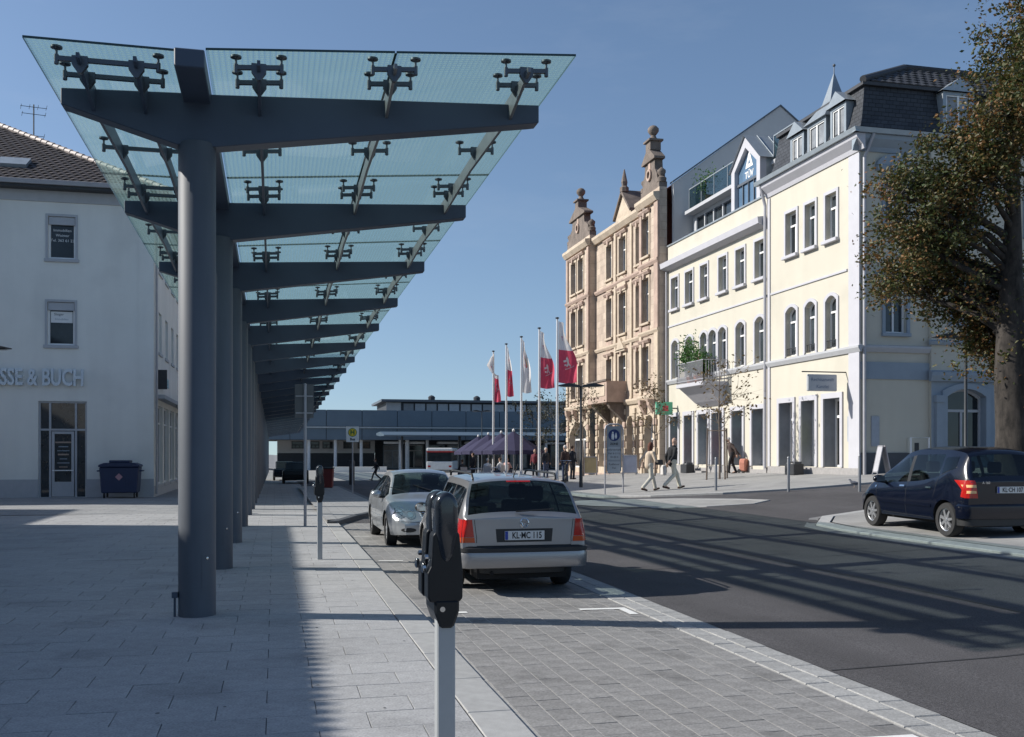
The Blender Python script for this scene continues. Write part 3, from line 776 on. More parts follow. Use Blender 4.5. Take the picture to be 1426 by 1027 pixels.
# door unit
du = dr; w = du['a1']-du['a0']; ms = MB(); fx = [0, .2, .82, 1.0]
M_GLASSD = pmat('door_glass', (.02, .028, .035), .05, var=.4, spec=.8)
dd = MB(); fw = .075; zt = lz(90, 600)
for x in (0, .235, .765, 1): dd.box(du['a0']+w*x-(fw if x else 0)*(.5 if x < 1 else 1), du['a0']+w*x+fw*(.5 if 0 < x < 1 else (1 if x == 0 else 0)), -.16, -.08, 0.02, du['z1'], FL)
for z in (du['z1']-fw, zt): dd.box(du['a0'], du['a1'], -.155, -.075, z, z+fw, FL)
dframe = dd.build('door_frame', M_LEAD, lb)
for i, (x0, x1) in enumerate(((0, .235), (.235, .765), (.765, 1))):
    for z0, z1 in ((.02, zt), (zt+fw, du['z1'])):
        MB().poly([FL(du['a0']+w*x0, -.15, z0), FL(du['a0']+w*x1, -.15, z0), FL(du['a0']+w*x1, -.15, z1), FL(du['a0']+w*x0, -.15, z1)]).build('pane', M_GLASSD, dframe)
dl = MB(); xa, xb = du['a0']+w*.27, du['a0']+w*.73
dl.box(xa, xa+.1, -.14, -.06, .04, zt-.03, FL).box(xb-.1, xb, -.14, -.06, .04, zt-.03, FL).box(xa, xb, -.139, -.059, zt-.13, zt-.03, FL).box(xa, xb, -.139, -.059, .04, .62, FL)
door = dl.build('door', M_LEAD, lb)
MB().box(xa+.02, xb-.02, -.03, .0, 1.05, 1.09, FL).build('push_bar', M_FRAME, door)
for i, (wd_, hh) in enumerate(((.66, .1), (.4, .06), (.5, .05), (.45, .1), (.3, .05), (.5, .05), (.35, .05))):
    MB().box((xa+xb)/2-wd_*.45, (xa+xb)/2+wd_*.45, -.148, -.143, 2.15-.16*i, 2.15-.16*i+hh*.6, FL).build('door_notice', M_BTRIM if i % 3 else M_STONEP, door)
# plinth, corner strip, cornice, gutter
pl = MB().box(0, du['a0'], 0, .03, -.4, .72, FL).box(du['a1'], LW+.03, 0, .03, -.4, .72, FL); pl.box(.003, LL, .0, .03, -.4, .42, FS)
pl.build('plinth', M_LEAD, lb)
MB().box(LW-.55, LW+.024, 0, .024, .72, LH-.5, FL).build('corner_strip', M_WWALL, lb)
mb = MB(); band(mb, FL, -.06, LW+.0, [(0, LH-.42), (.06, LH-.42), (.1, LH-.1), (.1, LH), (0, LH)]); band(mb, FS, -.0, LL, [(0, LH-.42), (.06, LH-.42), (.1, LH-.1), (.1, LH), (0, LH)])
mb.build('cornice', M_LEAD, lb)
EO = .62
mb = MB(); mb.box(-EO, LW+EO, -EO, LL+EO, LH+.002, LH+.1)
mb.build('soffit', M_IRON, lb)
mb = MB()
for F_, a, b in ((FL, -EO, LW+EO+.1), (FS, -EO, LL)): band(mb, F_, a, b, [(EO, LH+.1), (EO+.1, LH+.1), (EO+.14, LH+.26), (EO+.12, LH+.27), (EO+.08, LH+.14), (EO, LH+.14)])
mb.build('gutter', M_PIPE, lb)
PT = .56; RH = (LW/2+EO)*PT; z0 = LH+.14
roof = MB(); c0 = [(-EO, -EO, z0), (LW+EO, -EO, z0), (LW+EO, LL+EO, z0), (-EO, LL+EO, z0)]; rd = LW/2+EO
r0, r1 = (LW/2, rd-EO, z0+RH), (LW/2, LL+EO-rd, z0+RH)
roof.poly([c0[0], c0[1], r0]).poly([c0[1], c0[2], r1, r0]).poly([c0[2], c0[3], r1]).poly([c0[3], c0[0], r0, r1])
rf = roof.build('roof', M_BTILE, lb)
L_ = math.sqrt(1+PT*PT); mt = MB(); nr = Vector((0, -PT, 1)).normalized(); ey = Vector((0, 1, PT)).normalized()
tile_plane(mt, c0[0], (1, 0, 0), ey, nr, lambda u, v: v/L_ < min(u, LW+2*EO-u) and u > 9, .30, .36, 0, LW+2*EO, -.02, rd*L_)
stuff(mt.build('roof_tile', M_BTILE, rf))
hip = MB(); n = 40
for k in range(n):
    a = Vector(c0[1]).lerp(Vector(r0), k/n); b = Vector(c0[1]).lerp(Vector(r0), (k+1.15)/n); up = Vector((0, 0, .035)); hip.tube([a+up*1.6, b+up*.8], [.125, .105], 8)
M_SUNRIDGE = pmat('ridge_tile', (.36, .30, .27), .6, var=.2, island=.2)  # hip tiles pale all over, the sunlight they catch put into the colour
stuff(hip.build('hip_tile', M_SUNRIDGE, rf))
sk = Vector((la(5), 0, 0)); v = 2.6
for dv, hh, mt_ in ((0, .07, M_ZINC),):
    s = MB(); p = Vector(c0[0])+Vector((sk.x+EO, 0, 0))+ey*v
    for (u0_, u1_, v0_, v1_) in ((-.6, .55, -.5, .5),):
        q = [p+Vector((a, 0, 0))+ey*b for a, b in ((u0_, v0_), (u1_, v0_), (u1_, v1_), (u0_, v1_))]
        s.poly([tuple(x+nr*.16) for x in q])
        for i in range(4): s.poly([tuple(q[i]), tuple(q[(i+1) % 4]), tuple(q[(i+1) % 4]+nr*.16), tuple(q[i]+nr*.16)])
    sw = s.build('skylight', mt_, rf)
# big letters, continued to the left outside the picture
zc = lz(60, 527)
lab = put_text('shop_letters', 'PRESSE & BUCH', .92, face_m((0, -.12, zc), (1, 0, 0), (0, 0, 1)), pmat('letter_face', (.62, .68, .72), .5), lb, depth=.06, bold=.022, xs=.625)
lab.location.x = la(117)-max(v.co.x for v in lab.data.vertices)
mb = MB().tube([(LW+.1, .35, .1), (LW+.1, .35, LH-.2), (LW+EO*.9, .1, LH+.12)], .05, 10)
mb.build('downpipe', M_PIPE, lb)
mb = MB().box(.9, 11, .0, .35, 4.0, 4.16, FS); mb.build('shop_canopy_ledge', M_LEAD, lb)
sg = MB().box(1.1, 1.18, .06, .42, 4.4, 5.2, FS).build('hanging_sign', M_IRON, lb)
put_text('sign_lettering', 'PRESSE', .5, face_m((LW+.2, 2.9, 4.75), (0, 1, 0), (0, 0, 1)), pmat('cyan_letter', (.35, .55, .6), .5), lb, depth=.05, bold=.012)
# roof aerial, a thing standing on the roof
pa = ground_at(47, 700); d = 46.5; a = ray(47)
AX, AY = a[0]*d, a[1]*d
ant = thing('roof_aerial', 'thin television aerial with several cross bars on the brown tile roof', 'aerial', (AX, AY, 0))
zt = CAM_H+(HY-146)*d/FPX; zb = CAM_H+(HY-212)*d/FPX
MB().tube([(0, 0, zb-1.5), (0, 0, zt)], .03, 6).build('mast', M_IRON, ant)
for h, w_, n in ((zt-.12, .55, 4), (zt-.45, .5, 3), (zt-1.45, .45, 3)):
    m = MB().tube([(-w_, -.1, h), (w_, .1, h)], .014, 5)
    for i in range(n):
        x = lerp(-w_, w_, i/(n-1)); m.tube([(x+.1, -.35, h), (x-.1, .35, h)], .009, 4)
    m.build('cross_bar', M_IRON, ant)
# ---------------------------------------------------------------- buildings left of the frame whose eaves shade the pavement
def shade_block(label, X1, Y0, Y1, eave, depth):
    b = thing('office_block', label, 'building', (X1, Y0, 0)); n = Y1-Y0
    ops = []
    for k in range(int(n/3.2)):
        for z in (1.0, 4.0, 6.6):
            if z+1.7 < eave-.3: ops.append(dict(a0=.9+k*3.2, a1=2.1+k*3.2, z0=z, z1=z+1.7))
    w = MB(); Fx = lambda a, o_, z: (-.55+o_, a, z)
    facade(w, Fx, 0, n, -.3, eave, ops, .15)
    w.poly([(-.55, 0, -.3), (-depth, 0, -.3), (-depth, 0, eave), (-.55, 0, eave)]); w.poly([(-.55, n, -.3), (-depth, n, -.3), (-depth, n, eave), (-.55, n, eave)]); w.poly([(-depth, 0, -.3), (-depth, n, -.3), (-depth, n, eave), (-depth, 0, eave)])
    w.build('wall', M_WWALL, b)
    for o in ops: window(b, Fx, o, .15, pm=M_PANE)
    r = MB(); h = depth/2*.58; r.poly([(-.02, -.3, eave-.02), (-.02, n+.0, eave-.02), (-depth/2, n+.0, eave+h), (-depth/2, -.3, eave+h)]); r.poly([(-depth, -.3, eave), (-depth, n+.0, eave), (-depth/2, n+.0, eave+h), (-depth/2, -.3, eave+h)])
    r.poly([(-.02, n, eave-.02), (-depth, n, eave-.02), (-depth/2, n, eave+h)]); r.poly([(-.02, -.3, eave-.02), (-depth, -.3, eave-.02), (-depth/2, -.3, eave+h)])
    r.poly([(-.02, -.3, eave-.02), (-.02, n, eave-.02), (-depth, n, eave-.02), (-depth, -.3, eave-.02)])
    rr = r.build('roof', M_BTILE, b)
    t = MB(); k = 0; y = -.3
    while y < n-.2:
        t.poly([(-.1, y, eave+.02), (.045, y+.02, eave), (.045, y+.15, eave), (-.1, y+.17, eave+.02)]); y += .22
    stuff(t.build('eave_tile', M_BTILE, rr))
    return b
LEN = 1/math.tan(SUN_EL)
def eave_x(xs_, z): return xs_-z*LEN*abs(SUN_DIR.x)
def corner_y(ys_, z): return ys_+z*LEN*SUN_DIR.y
shade_block('long rendered office block beside the pavement, left of the canopy', eave_x(.36, 6.2), -45, corner_y(24.4, 6.2), 6.2, 13)
shade_block('rendered office block set back behind the long one', eave_x(-5.85, 9.6), corner_y(24.4, 6.2)+.5, corner_y(33.0, 9.6), 9.6, 12)
M_JAMB = pmat('jamb_paint', (.20, .22, .26), .7)  # lavender paint with the shade of the reveal put into its colour
# ---------------------------------------------------------------- right-hand row: corner house, cream house, sandstone house
FXX = 20.0
GB = .72                                                  # walking level at the foot of the row
def ya(px): return y_on(px, FXX)
def rz_(px, py): d = FXX/ray(px)[0]; return CAM_H+(HY-py)*d/FPX
Y_C, Y_M, Y_O, Y_E = ya(1197), ya(1070), ya(930), ya(798)
FR = lambda a, o_, z: (a, -o_, z)                        # local: x to the right (towards -Y world), y into the house (+X world)
# ---- corner house -----------------------------------------------------------
cw = Y_M-Y_C
ch = thing('corner_house', 'cream corner house with grey slate mansard roof, three dormers and a small spire', 'house', (FXX, Y_M, 0), -math.pi/2)
def ca(px): return Y_M-ya(px)
EZ = 12.85
win2 = [dict(a0=ca(a), a1=ca(b), z0=9.62, z1=11.32) for a, b in ((1095, 1110), (1122, 1136.4), (1150.6, 1166))]
win1 = [dict(a0=o['a0'], a1=o['a1'], z0=5.6, z1=7.55, arch=.2) for o in win2]
shop = [dict(a0=ca(a), a1=ca(b), z0=1.22, z1=3.76, depth=.5) for a, b in ((1086, 1105), (1117, 1136), (1148, 1171))]
wall = MB(); facade(wall, FR, 0, cw, .2, EZ, win2+win1+shop, .22)
SW1, SW2, SL = 2.78, 15.5, 11.0                          # side wall: first section, total length, depth of the house along +X
FSd = lambda a, o_, z: (cw+o_, a, z)                     # side facing the side street
sx = lambda px: x_on(px, Y_C)-FXX
def sz(px, py): d = Y_C/ray(px)[1]; return CAM_H+(HY-py)*d/FPX
sw2 = [dict(a0=sx(1232), a1=sx(1262), z0=sz(1245, 308), z1=sz(1245, 246))]
sw1 = [dict(a0=sx(1232), a1=sx(1262), z0=sz(1245, 464), z1=sz(1245, 392))]
facade(wall, FSd, 0, SW1, .2, EZ, sw2+sw1, .2)
wall.poly([(0, 9.8, .2), (cw, 9.8, .2), (cw, 9.8, EZ), (0, 9.8, EZ)])
wall.poly([(0, 0, .2), (0, 9.8, .2), (0, 9.8, EZ), (0, 0, EZ)])
wall.build('wall', M_CREAM, ch)
# risalit with blue-grey stonework further along the side
rw = MB(); FS2 = lambda a, o_, z: (cw+.14+o_, SW1+a, z); RLn = 12.5
big = [dict(a0=.62+k*3.1, a1=2.22+k*3.1, z0=1.6, z1=4.05, arch=.28, depth=.3) for k in range(4)]
up1 = [dict(a0=.85+k*3.1, a1=2.0+k*3.1, z0=6.4, z1=8.3) for k in range(4)]; up2 = [dict(a0=.85+k*3.1, a1=2.0+k*3.1, z0=9.7, z1=11.4) for k in range(4)]
facade(rw, FS2, 0, RLn, 4.45, EZ, up1+up2, .2)
rw.poly([FS2(0, 0, .2), FS2(0, -.14, .2), FS2(0, -.14, EZ), FS2(0, 0, EZ)])
rw.poly([FS2(RLn, 0, .2), FS2(RLn, -9, .2), FS2(RLn, -9, EZ), FS2(RLn, 0, EZ)])
rw.build('wing_wall', M_CREAM, ch)
lo = MB(); facade(lo, FS2, 0, RLn, .2, 4.45, big, .3); lo.build('ground_storey', M_BTRIM, ch)
for o in big:
    window(ch, FS2, o, .3, fm=M_LEAD, surround=.07, surw=.2, smat=M_BTRIM, mull=1, transom=.68, fw=.08, pm=M_PANE)
    MB().box(o['a0']-.48, o['a0']-.22, 0, .12, .2, 3.55, FS2).build('pilaster', M_BTRIM, ch); MB().box(o['a0']-.53, o['a0']-.17, 0, .17, 3.55, 3.8, FS2).build('capital', M_BTRIM, ch)
for o in up1+up2: window(ch, FS2, o, .2, sill=.12, surround=.06, smat=M_BTRIM, pm=M_PANE)
for o in win2: window(ch, FR, o, .22, sill=.16, surround=.05)
for o in win1:
    w = window(ch, FR, o, .22, surround=.05)
    rl = MB()
    for z in (o['z0']+.06, o['z0']+.3): rl.box(o['a0'], o['a1'], -.06, -.035, z, z+.025, FR)
    for k in range(6): x = lerp(o['a0']+.05, o['a1']-.05, k/5); rl.box(x-.01, x+.01, -.055, -.04, o['z0']+.06, o['z0']+.3, FR)
    rl.build('window_rail', M_IRON, w)
M_YELLOW = pmat('yellow_poster', (.62, .66, .08), .6); M_BLUEP = pmat('pale_poster', (.6, .7, .78), .6)
for i, o in enumerate(shop):
    MB().box(o['a0'], o['a1'], -.5, -.002, o['z0']-.06, o['z0'], FR)
    if i == 1: w = door_leaf(ch, FR, o, .5)
    else: w = window(ch, FR, o, .5, mull=0, transom=.74, fw=.08, pm=M_SHOPP)
    ms = MB()
    for (a, b, z0, z1) in ((o['a0']-.16, o['a0'], o['z0'], o['z1']), (o['a1'], o['a1']+.16, o['z0'], o['z1']), (o['a0']-.16, o['a1']+.16, o['z1'], o['z1']+.2)): ms.box(a, b, 0.001, .06, z0, z1, FR)
    ms.build('surround', M_TRIM, w)
    MB().poly([FR(o['a0']+.003, .0, o['z0']), FR(o['a0']+.003, -.5, o['z0']), FR(o['a0']+.003, -.5, o['z1']), FR(o['a0']+.003, .0, o['z1'])]).poly([FR(o['a0'], .0, o['z1']-.003), FR(o['a1'], .0, o['z1']-.003), FR(o['a1'], -.5, o['z1']-.003), FR(o['a0'], -.5, o['z1']-.003)]).build('jamb', M_JAMB, w)
    c = (o['a0']+o['a1'])/2
    if i == 1: MB().box(c-.12, c+.3, -.46, -.452, 2.0, 2.95, FR).build('poster', M_YELLOW, w)
    else: MB().box(c-.05, c+.25, -.49, -.482, 2.35, 2.75, FR).build('poster', M_BLUEP, w)
mb = MB()
prev = .0
for o in shop:
    mb.box(prev, o['a0']-.03, .001, .07, .2, 1.2, FR) if False else mb.box(prev, o['a0'], .001, .05, .2, 1.2, FR); mb.box(o['a0'], o['a1'], -.48, .05, .2, 1.2, FR); prev = o['a1']
mb.box(prev, cw+.05, .001, .05, .2, 1.2, FR); mb.build('plinth', M_PLINTH, ch)
MB().box(.0, SW1, .001, .05, .2, 1.75, FSd).build('side_plinth', M_DPLINTH, ch)
# string courses, pilaster strip, frieze, cornice
mb = MB(); band(mb, FR, 0, cw+.14, [(0, 5.3), (.06, 5.3), (.14, 5.45), (.14, 5.52), (0, 5.56)]); band(mb, FSd, -.0, SW1, [(0, 5.3), (.06, 5.3), (.14, 5.45), (.14, 5.52), (0, 5.56)]); mb.build('string_course', M_LEAD, ch)
mb = MB(); band(mb, FR, .25, cw-.75, [(0, 8.26), (.05, 8.27), (.05, 8.34), (0, 8.36)]); mb.build('string_course', M_TRIM, ch)
MB().box(.02, SW1, .001, .04, 4.35, 4.95, FSd).build('frieze', M_BTRIM, ch)
mb = MB(); band(mb, FS2, -.1, RLn, [(0, 4.3), (.12, 4.3), (.2, 4.5), (.2, 4.62), (0, 4.7)]); mb.build('wing_cornice', M_BTRIM, ch)
mb = MB(); band(mb, FS2, -.1, RLn, [(0, 5.6), (.1, 5.6), (.16, 5.72), (0, 5.78)]); mb.build('wing_string_course', M_BTRIM, ch)
MB().box(cw-.62, cw+.05, .001, .05, 1.2, EZ-.55, FR).build('pilaster', M_TRIM, ch)
MB().box(0.0, .2, .001, .05, 1.2, EZ-.55, FR).build('pilaster', M_TRIM, ch)
mb = MB(); cp = [(0, EZ-.5), (.05, EZ-.5), (.1, EZ-.35), (.32, EZ-.12), (.36, EZ+.02), (0, EZ+.02)]
band(mb, FR, -.1, cw+.36, cp); mb.build('cornice', M_TRIM, ch)
mb = MB(); band(mb, FSd, -.3, 15.3, cp); mb.build('side_cornice', M_BTRIM, ch)
gp_ = [(.3, EZ+.03), (.46, EZ+.03), (.5, EZ+.19), (.47, EZ+.2), (.42, EZ+.08), (.3, EZ+.08)]
mb = MB(); band(mb, FR, -.35, cw+.5, gp_); band(mb, FSd, -.47, 15.3, gp_); mb.build('gutter', M_ZINC, ch)
# pedimented windows of the side
for o in sw2+sw1:
    w = window(ch, FSd, o, .2, sill=.12, surround=.06, smat=M_BTRIM, pm=M_PANE)
    mb = MB(); c = (o['a0']+o['a1'])/2; hw = (o['a1']-o['a0'])/2+.38
    band(mb, FSd, c-hw, c+hw, [(0, o['z1']+.16), (.14, o['z1']+.16), (.18, o['z1']+.26), (.18, o['z1']+.32), (0, o['z1']+.34)])
    arc = [(c-hw, o['z1']+.34)]+[(c-hw*math.cos(math.pi*k/12), o['z1']+.34+.42*math.sin(math.pi*k/12)) for k in range(1, 12)]+[(c+hw, o['z1']+.34)]
    if o in sw2: mb.prism(arc, .001, .15, lambda a, z, t: FSd(a, t, z))
    mb.build('pediment', M_BTRIM, w)
# mansard
MZ, UZ = 15.0, 16.4
def ring(off, z): return [(-.05, off-.36, z), (cw+.36-off, off-.36, z), (cw+.36-off, 15.2, z), (-.05, 15.2, z)]
prof = [(0, EZ+.1), (.42, EZ+.35), (.62, EZ+.8), (.78, EZ+1.5), (.9, MZ)]
mb = MB(); rg = [ring(o, z) for o, z in prof]
for a, b in zip(rg, rg[1:]):
    mb.poly([a[0], a[1], b[1], b[0]]); mb.poly([a[1], a[2], b[2], b[1]])
# hipped left end that leans over the neighbour's terrace
for a, b in zip(rg, rg[1:]): mb.poly([a[0], b[0], b[3], a[3]])
rf = mb.build('mansard_roof', M_SLATE, ch)
mb = MB(); t = rg[-1]; e = .16
q = [(t[0][0], t[0][1]-e, MZ), (t[1][0]+e, t[1][1]-e, MZ), (t[2][0]+e, 15.2, MZ), (t[3][0], 15.2, MZ)]
pk0, pk1 = (1.4, 3.6, UZ+.25), (cw-2.6, 3.6, UZ+.25)
pk1 = (cw-2.3, 3.4, UZ); pk2 = (cw-2.3, 15.2, UZ)
mb.poly([q[0], q[1], pk1, (.8, 3.4, UZ)]); mb.poly([q[1], q[2], pk2, pk1]); mb.poly([q[0], (.8, 3.4, UZ), (.8, 15.2, UZ), q[3]]); mb.poly([(.8, 3.4, UZ), pk1, pk2, (.8, 15.2, UZ)])
mb.box(q[0][0], q[1][0], q[0][1], 15.2, MZ-.12, MZ-.002)
up = mb.build('upper_roof', M_DTILE, ch)
sl = Vector(pk1)-Vector((pk1[0], q[1][1], MZ)); mt = MB()
# tiles on the upper slope over the side street
ex = Vector((0, 1, 0)); eyv = (Vector((pk1[0], 0, UZ))-Vector((q[1][0], 0, MZ))); le = eyv.length; eyv.normalize(); nn = ex.cross(eyv)*-1
if nn.z < 0: nn = -nn
tile_plane(mt, (q[1][0], q[1][1], MZ+.01), ex, eyv, nn, lambda u, v: v/le*(3.4-q[1][1]) < u, .34, .34, 0, 15, 0, le)
stuff(mt.build('roof_tile', M_DTILE, up))
MB().tube([Vector(q[1])+Vector((0, 0, .05)), Vector(pk1)+Vector((0, 0, .05))], .13, 8).build('hip_tile', M_DTILE, up); MB().tube([Vector(pk1)+Vector((0, 0, .05)), Vector(pk2)+Vector((0, 0, .05))], .13, 8).build('ridge_tile', M_DTILE, up)
# dormers on the front
def dormer(parent, F, a, z0, w, h, back, spire=False, wide=False):
    d = MB(); x0, x1 = a-w/2, a+w/2
    wz0, wz1 = z0+.1, z0+h-.12
    o = dict(a0=x0+.14, a1=x1-.14, z0=wz0, z1=wz1)
    facade(d, F, x0, x1, z0, z0+h, [o], .08)
    for x in (x0, x1): d.poly([F(x, 0, z0), F(x, 0, z0+h), F(x, -back, z0+h), F(x, -back, z0)])
    b = d.build('dormer', M_ZINC, parent)
    wd = MB(); fr = outline(o, .05); ol = outline(o)
    for k in range(4):
        qn = (k+1) % 4; wd.poly([F(ol[k][0], -.03, ol[k][1]), F(ol[qn][0], -.03, ol[qn][1]), F(fr[qn][0], -.03, fr[qn][1]), F(fr[k][0], -.03, fr[k][1])])
    c = (o['a0']+o['a1'])/2; wd.box(c-.04, c+.04, -.06, -.02, wz0, wz1, F)
    wd.build('dormer_frame', M_FRAME, b)
    MB().poly([F(p[0], -.07, p[1]) for p in ol]).build('pane', M_CURT, b)
    r = MB(); e = .12; zt = z0+h
    if spire:
        tip = F(a, -.75, zt+1.95); s = [F(x0-e, e, zt), F(x1+e, e, zt), F(x1+e, -1.5, zt), F(x0-e, -1.5, zt)]; m = [F(a-.3, -.42, zt+.75), F(a+.3, -.42, zt+.75), F(a+.3, -1.05, zt+.75), F(a-.3, -1.05, zt+.75)]
        for k in range(4): r.poly([s[k], s[(k+1) % 4], m[(k+1) % 4], m[k]]); r.poly([m[k], m[(k+1) % 4], tip])
        r.poly(s[::-1])
        fin = MB().tube([F(a, -.75, zt+1.9), F(a, -.75, zt+2.15)], .02, 6).ball(F(a, -.75, zt+2.2), .06); fin.build('finial', M_DZINC, b)
    else:
        p = [F(x0-e, e, zt), F(x1+e, e, zt), F(a, e, zt+.5), F(x0-e, -back-.6, zt), F(x1+e, -back-.6, zt), F(a, -back-.6, zt+.5)]
        r.poly([p[0], p[1], p[2]]); r.poly([p[0], p[2], p[5], p[3]]); r.poly([p[2], p[1], p[4], p[5]])
    r.build('dormer_roof', M_ZINC, b)
    return b
FD = lambda a, o_, z: FR(a, o_-.12, z)
dormer(ch, FD, ca(1106), 13.2, 1.05, 1.15, 1.1); dormer(ch, FD, ca(1133), 13.2, 1.35, 1.2, 1.2, spire=True); dormer(ch, FD, ca(1163), 13.2, 1.05, 1.3, 1.1)
FD2 = lambda a, o_, z: FSd(a, o_-.12, z)
dormer(ch, FD2, 4.1, 13.3, 1.3, 1.5, 1.1); dormer(ch, FD2, 8.2, 13.3, 1.3, 1.5, 1.1)
# downpipes
mb = MB().tube([FR(-.06, .12, 1.1), FR(-.06, .12, EZ-.8), FR(-.06, .35, EZ+.05)], .065, 10); mb.build('downpipe', M_PIPE, ch)
mb = MB().tube([FSd(.12, .12, .6), FSd(.12, .12, EZ-.75), FSd(.3, .42, EZ+.02)], .06, 10); mb.build('downpipe', M_PIPE, ch)
# wall sign, plaques, service door
M_SIGN = pmat('grey_sign', (.42, .44, .46), .5, var=.08); M_PLAQ = pmat('plaque_grey', (.34, .37, .42), .45)
bx = ca(1178); b = MB().box(bx-.02, bx+.02, 0, 1.75, 4.62, 4.66, FR); bk = b.build('sign_bracket', M_IRON, ch)
sb = MB().box(bx-.06, bx+.06, .38, 1.55, 3.95, 4.55, FR).build('projecting_sign', M_SIGN, ch, bevel=.03)
for i, t in enumerate(('Rechtsanwalt', 'Kanzlei')): put_text('sign_lettering', t, .17, face_m((bx+.064, -.97, 4.36-.25*i), (0, 1, 0), (0, 0, 1)), pmat('sign_ink', (.12, .16, .24), .6), sb)
MB().box(ca(1181), ca(1186), .002, .03, 2.15, 3.05, FR).build('plaque', M_PLAQ, ch)
MB().box(sx(1213), sx(1224), .002, .03, sz(1218, 622), sz(1218, 580), FSd).build('plaque', M_PLAQ, ch)
h = MB().box(sx(1263), sx(1286), .002, .02, sz(1275, 650), sz(1275, 611), FSd); h.build('meter_cabinet', M_CREAM, ch)
MB().box(sx(1273), sx(1279), .022, .03, sz(1275, 629), sz(1275, 617), FSd).build('cabinet_grille', M_IRON, ch)
hp = MB().tube([FSd(sx(1261), .3, .6), FSd(sx(1261), .3, sz(1262, 610)), FSd(sx(1286), .3, sz(1262, 610)), FSd(sx(1286), .3, .6)], .035, 8)
hoop = hp.build('hoop_rail', M_FRAME, ch)
# ---- cream house with roof terrace -----------------------------------------
tw_ = Y_O-Y_M
th = thing('cream_house', 'cream house with two rows of white windows, roof terrace and glazed gable', 'house', (FXX, Y_O, 0), -math.pi/2)
def ta(px): return Y_O-ya(px)
def tops(lst, z0, z1, **k): return [dict(a0=ta(a), a1=ta(b), z0=z0, z1=z1, **k) for a, b in lst]
w2 = tops(((935.5, 945), (955, 965.4), (976, 986), (1001.6, 1012.6), (1025.5, 1037.6), (1052, 1065)), 9.15, 10.75)
w1 = tops(((936, 945), (955.5, 965.4), (976.2, 985), (987.6, 998), (1001, 1012), (1025.5, 1037.6), (1052, 1065)), 5.58, 7.52, arch=.2)
sh = tops(((934.3, 945), (953.5, 965), (973, 986.3), (992, 1007), (1020, 1034.7), (1048, 1064.5)), 1.2, 3.62, depth=.5)
PZ = 12.5
wall = MB(); facade(wall, FR, 0, tw_, 0, PZ, w2+w1+sh, .22)
wall.poly([(0, 1.4, PZ), (0, 1.4, 0), (0, 0, 0), (0, 0, PZ)])
wall.build('wall', M_CREAM, th)
for o in w2: window(th, FR, o, .22, sill=.16, surround=.05)
for o in w1: window(th, FR, o, .22, surround=.05)
M_GREEN = pmat('green_decal', (.12, .55, .42), .5); M_RED = pmat('red_decal', (.6, .07, .1), .5)
for i, o in enumerate(sh):
    if i in (2, 5): w = door_leaf(th, FR, o, .5)
    else: w = window(th, FR, o, .5, mull=0, transom=.72, fw=.09, pm=M_SHOPP)
    ms = MB()
    for (a, b, z0, z1) in ((o['a0']-.16, o['a0'], o['z0'], o['z1']), (o['a1'], o['a1']+.16, o['z0'], o['z1']), (o['a0']-.16, o['a1']+.16, o['z1'], o['z1']+.2)): ms.box(a, b, .001, .06, z0, z1, FR)
    ms.build('surround', M_TRIM, w)
    MB().poly([FR(o['a0']+.003, .0, o['z0']), FR(o['a0']+.003, -.5, o['z0']), FR(o['a0']+.003, -.5, o['z1']), FR(o['a0']+.003, .0, o['z1'])]).poly([FR(o['a0'], .0, o['z1']-.003), FR(o['a1'], .0, o['z1']-.003), FR(o['a1'], -.5, o['z1']-.003), FR(o['a0'], -.5, o['z1']-.003)]).build('jamb', M_JAMB, w)
    MB().box(o['a0']+.1, o['a1']-.1, -.49, -.482, o['z1']-.75, o['z1']-.5, FR).build('decal', M_GREEN, w)
    if i in (1, 2, 3): MB().box(o['a0']+.3, o['a1']-.25, -.49, -.482, 1.7, 2.7, FR).build('decal', M_RED if i != 2 else M_BLUEP, w)
mb = MB(); prev = 0
for i, o in enumerate(sh):
    mb.box(prev, o['a0'], .001, .05, 0, 1.15, FR)
    if i not in (2, 5): mb.box(o['a0'], o['a1'], -.48, .05, 0, 1.15, FR)
    else:
        for s_ in range(3): mb.box(o['a0'], o['a1'], -.48, .05+.3*(2-s_), 0, .75+.15*s_, FR)
    prev = o['a1']
mb.box(prev, tw_-.1, .001, .05, 0, 1.15, FR); mb.build('plinth', M_PLINTH, th)
mb = MB(); band(mb, FR, 0, tw_-.1, [(0, 5.3), (.06, 5.3), (.14, 5.45), (.14, 5.52), (0, 5.56)]); mb.build('string_course', M_LEAD, th)
mb = MB(); band(mb, FR, 0, tw_-.1, [(0, 8.26), (.05, 8.27), (.05, 8.34), (0, 8.36)]); mb.build('string_course', M_TRIM, th)
mb = MB(); band(mb, FR, -.1, tw_-.15, [(0, 11.2), (.1, 11.22), (.38, 11.34), (.42, 11.6), (.0, 11.66)]); mb.build('cornice', M_TRIM, th)
mb = MB(); band(mb, FR, 0, tw_-.12, [(-.3, PZ), (.06, PZ), (.06, PZ+.07), (-.3, PZ+.07)]); mb.build('parapet_cap', M_ZINC, th)
mb = MB().tube([FR(.06, .1, 1.1), FR(.06, .1, 11.2)], .06, 8); mb.build('downpipe', M_PIPE, th)
MB().box(0, tw_, .3, 9, PZ-.3, PZ-.25).build('terrace_deck', M_LEAD, th)
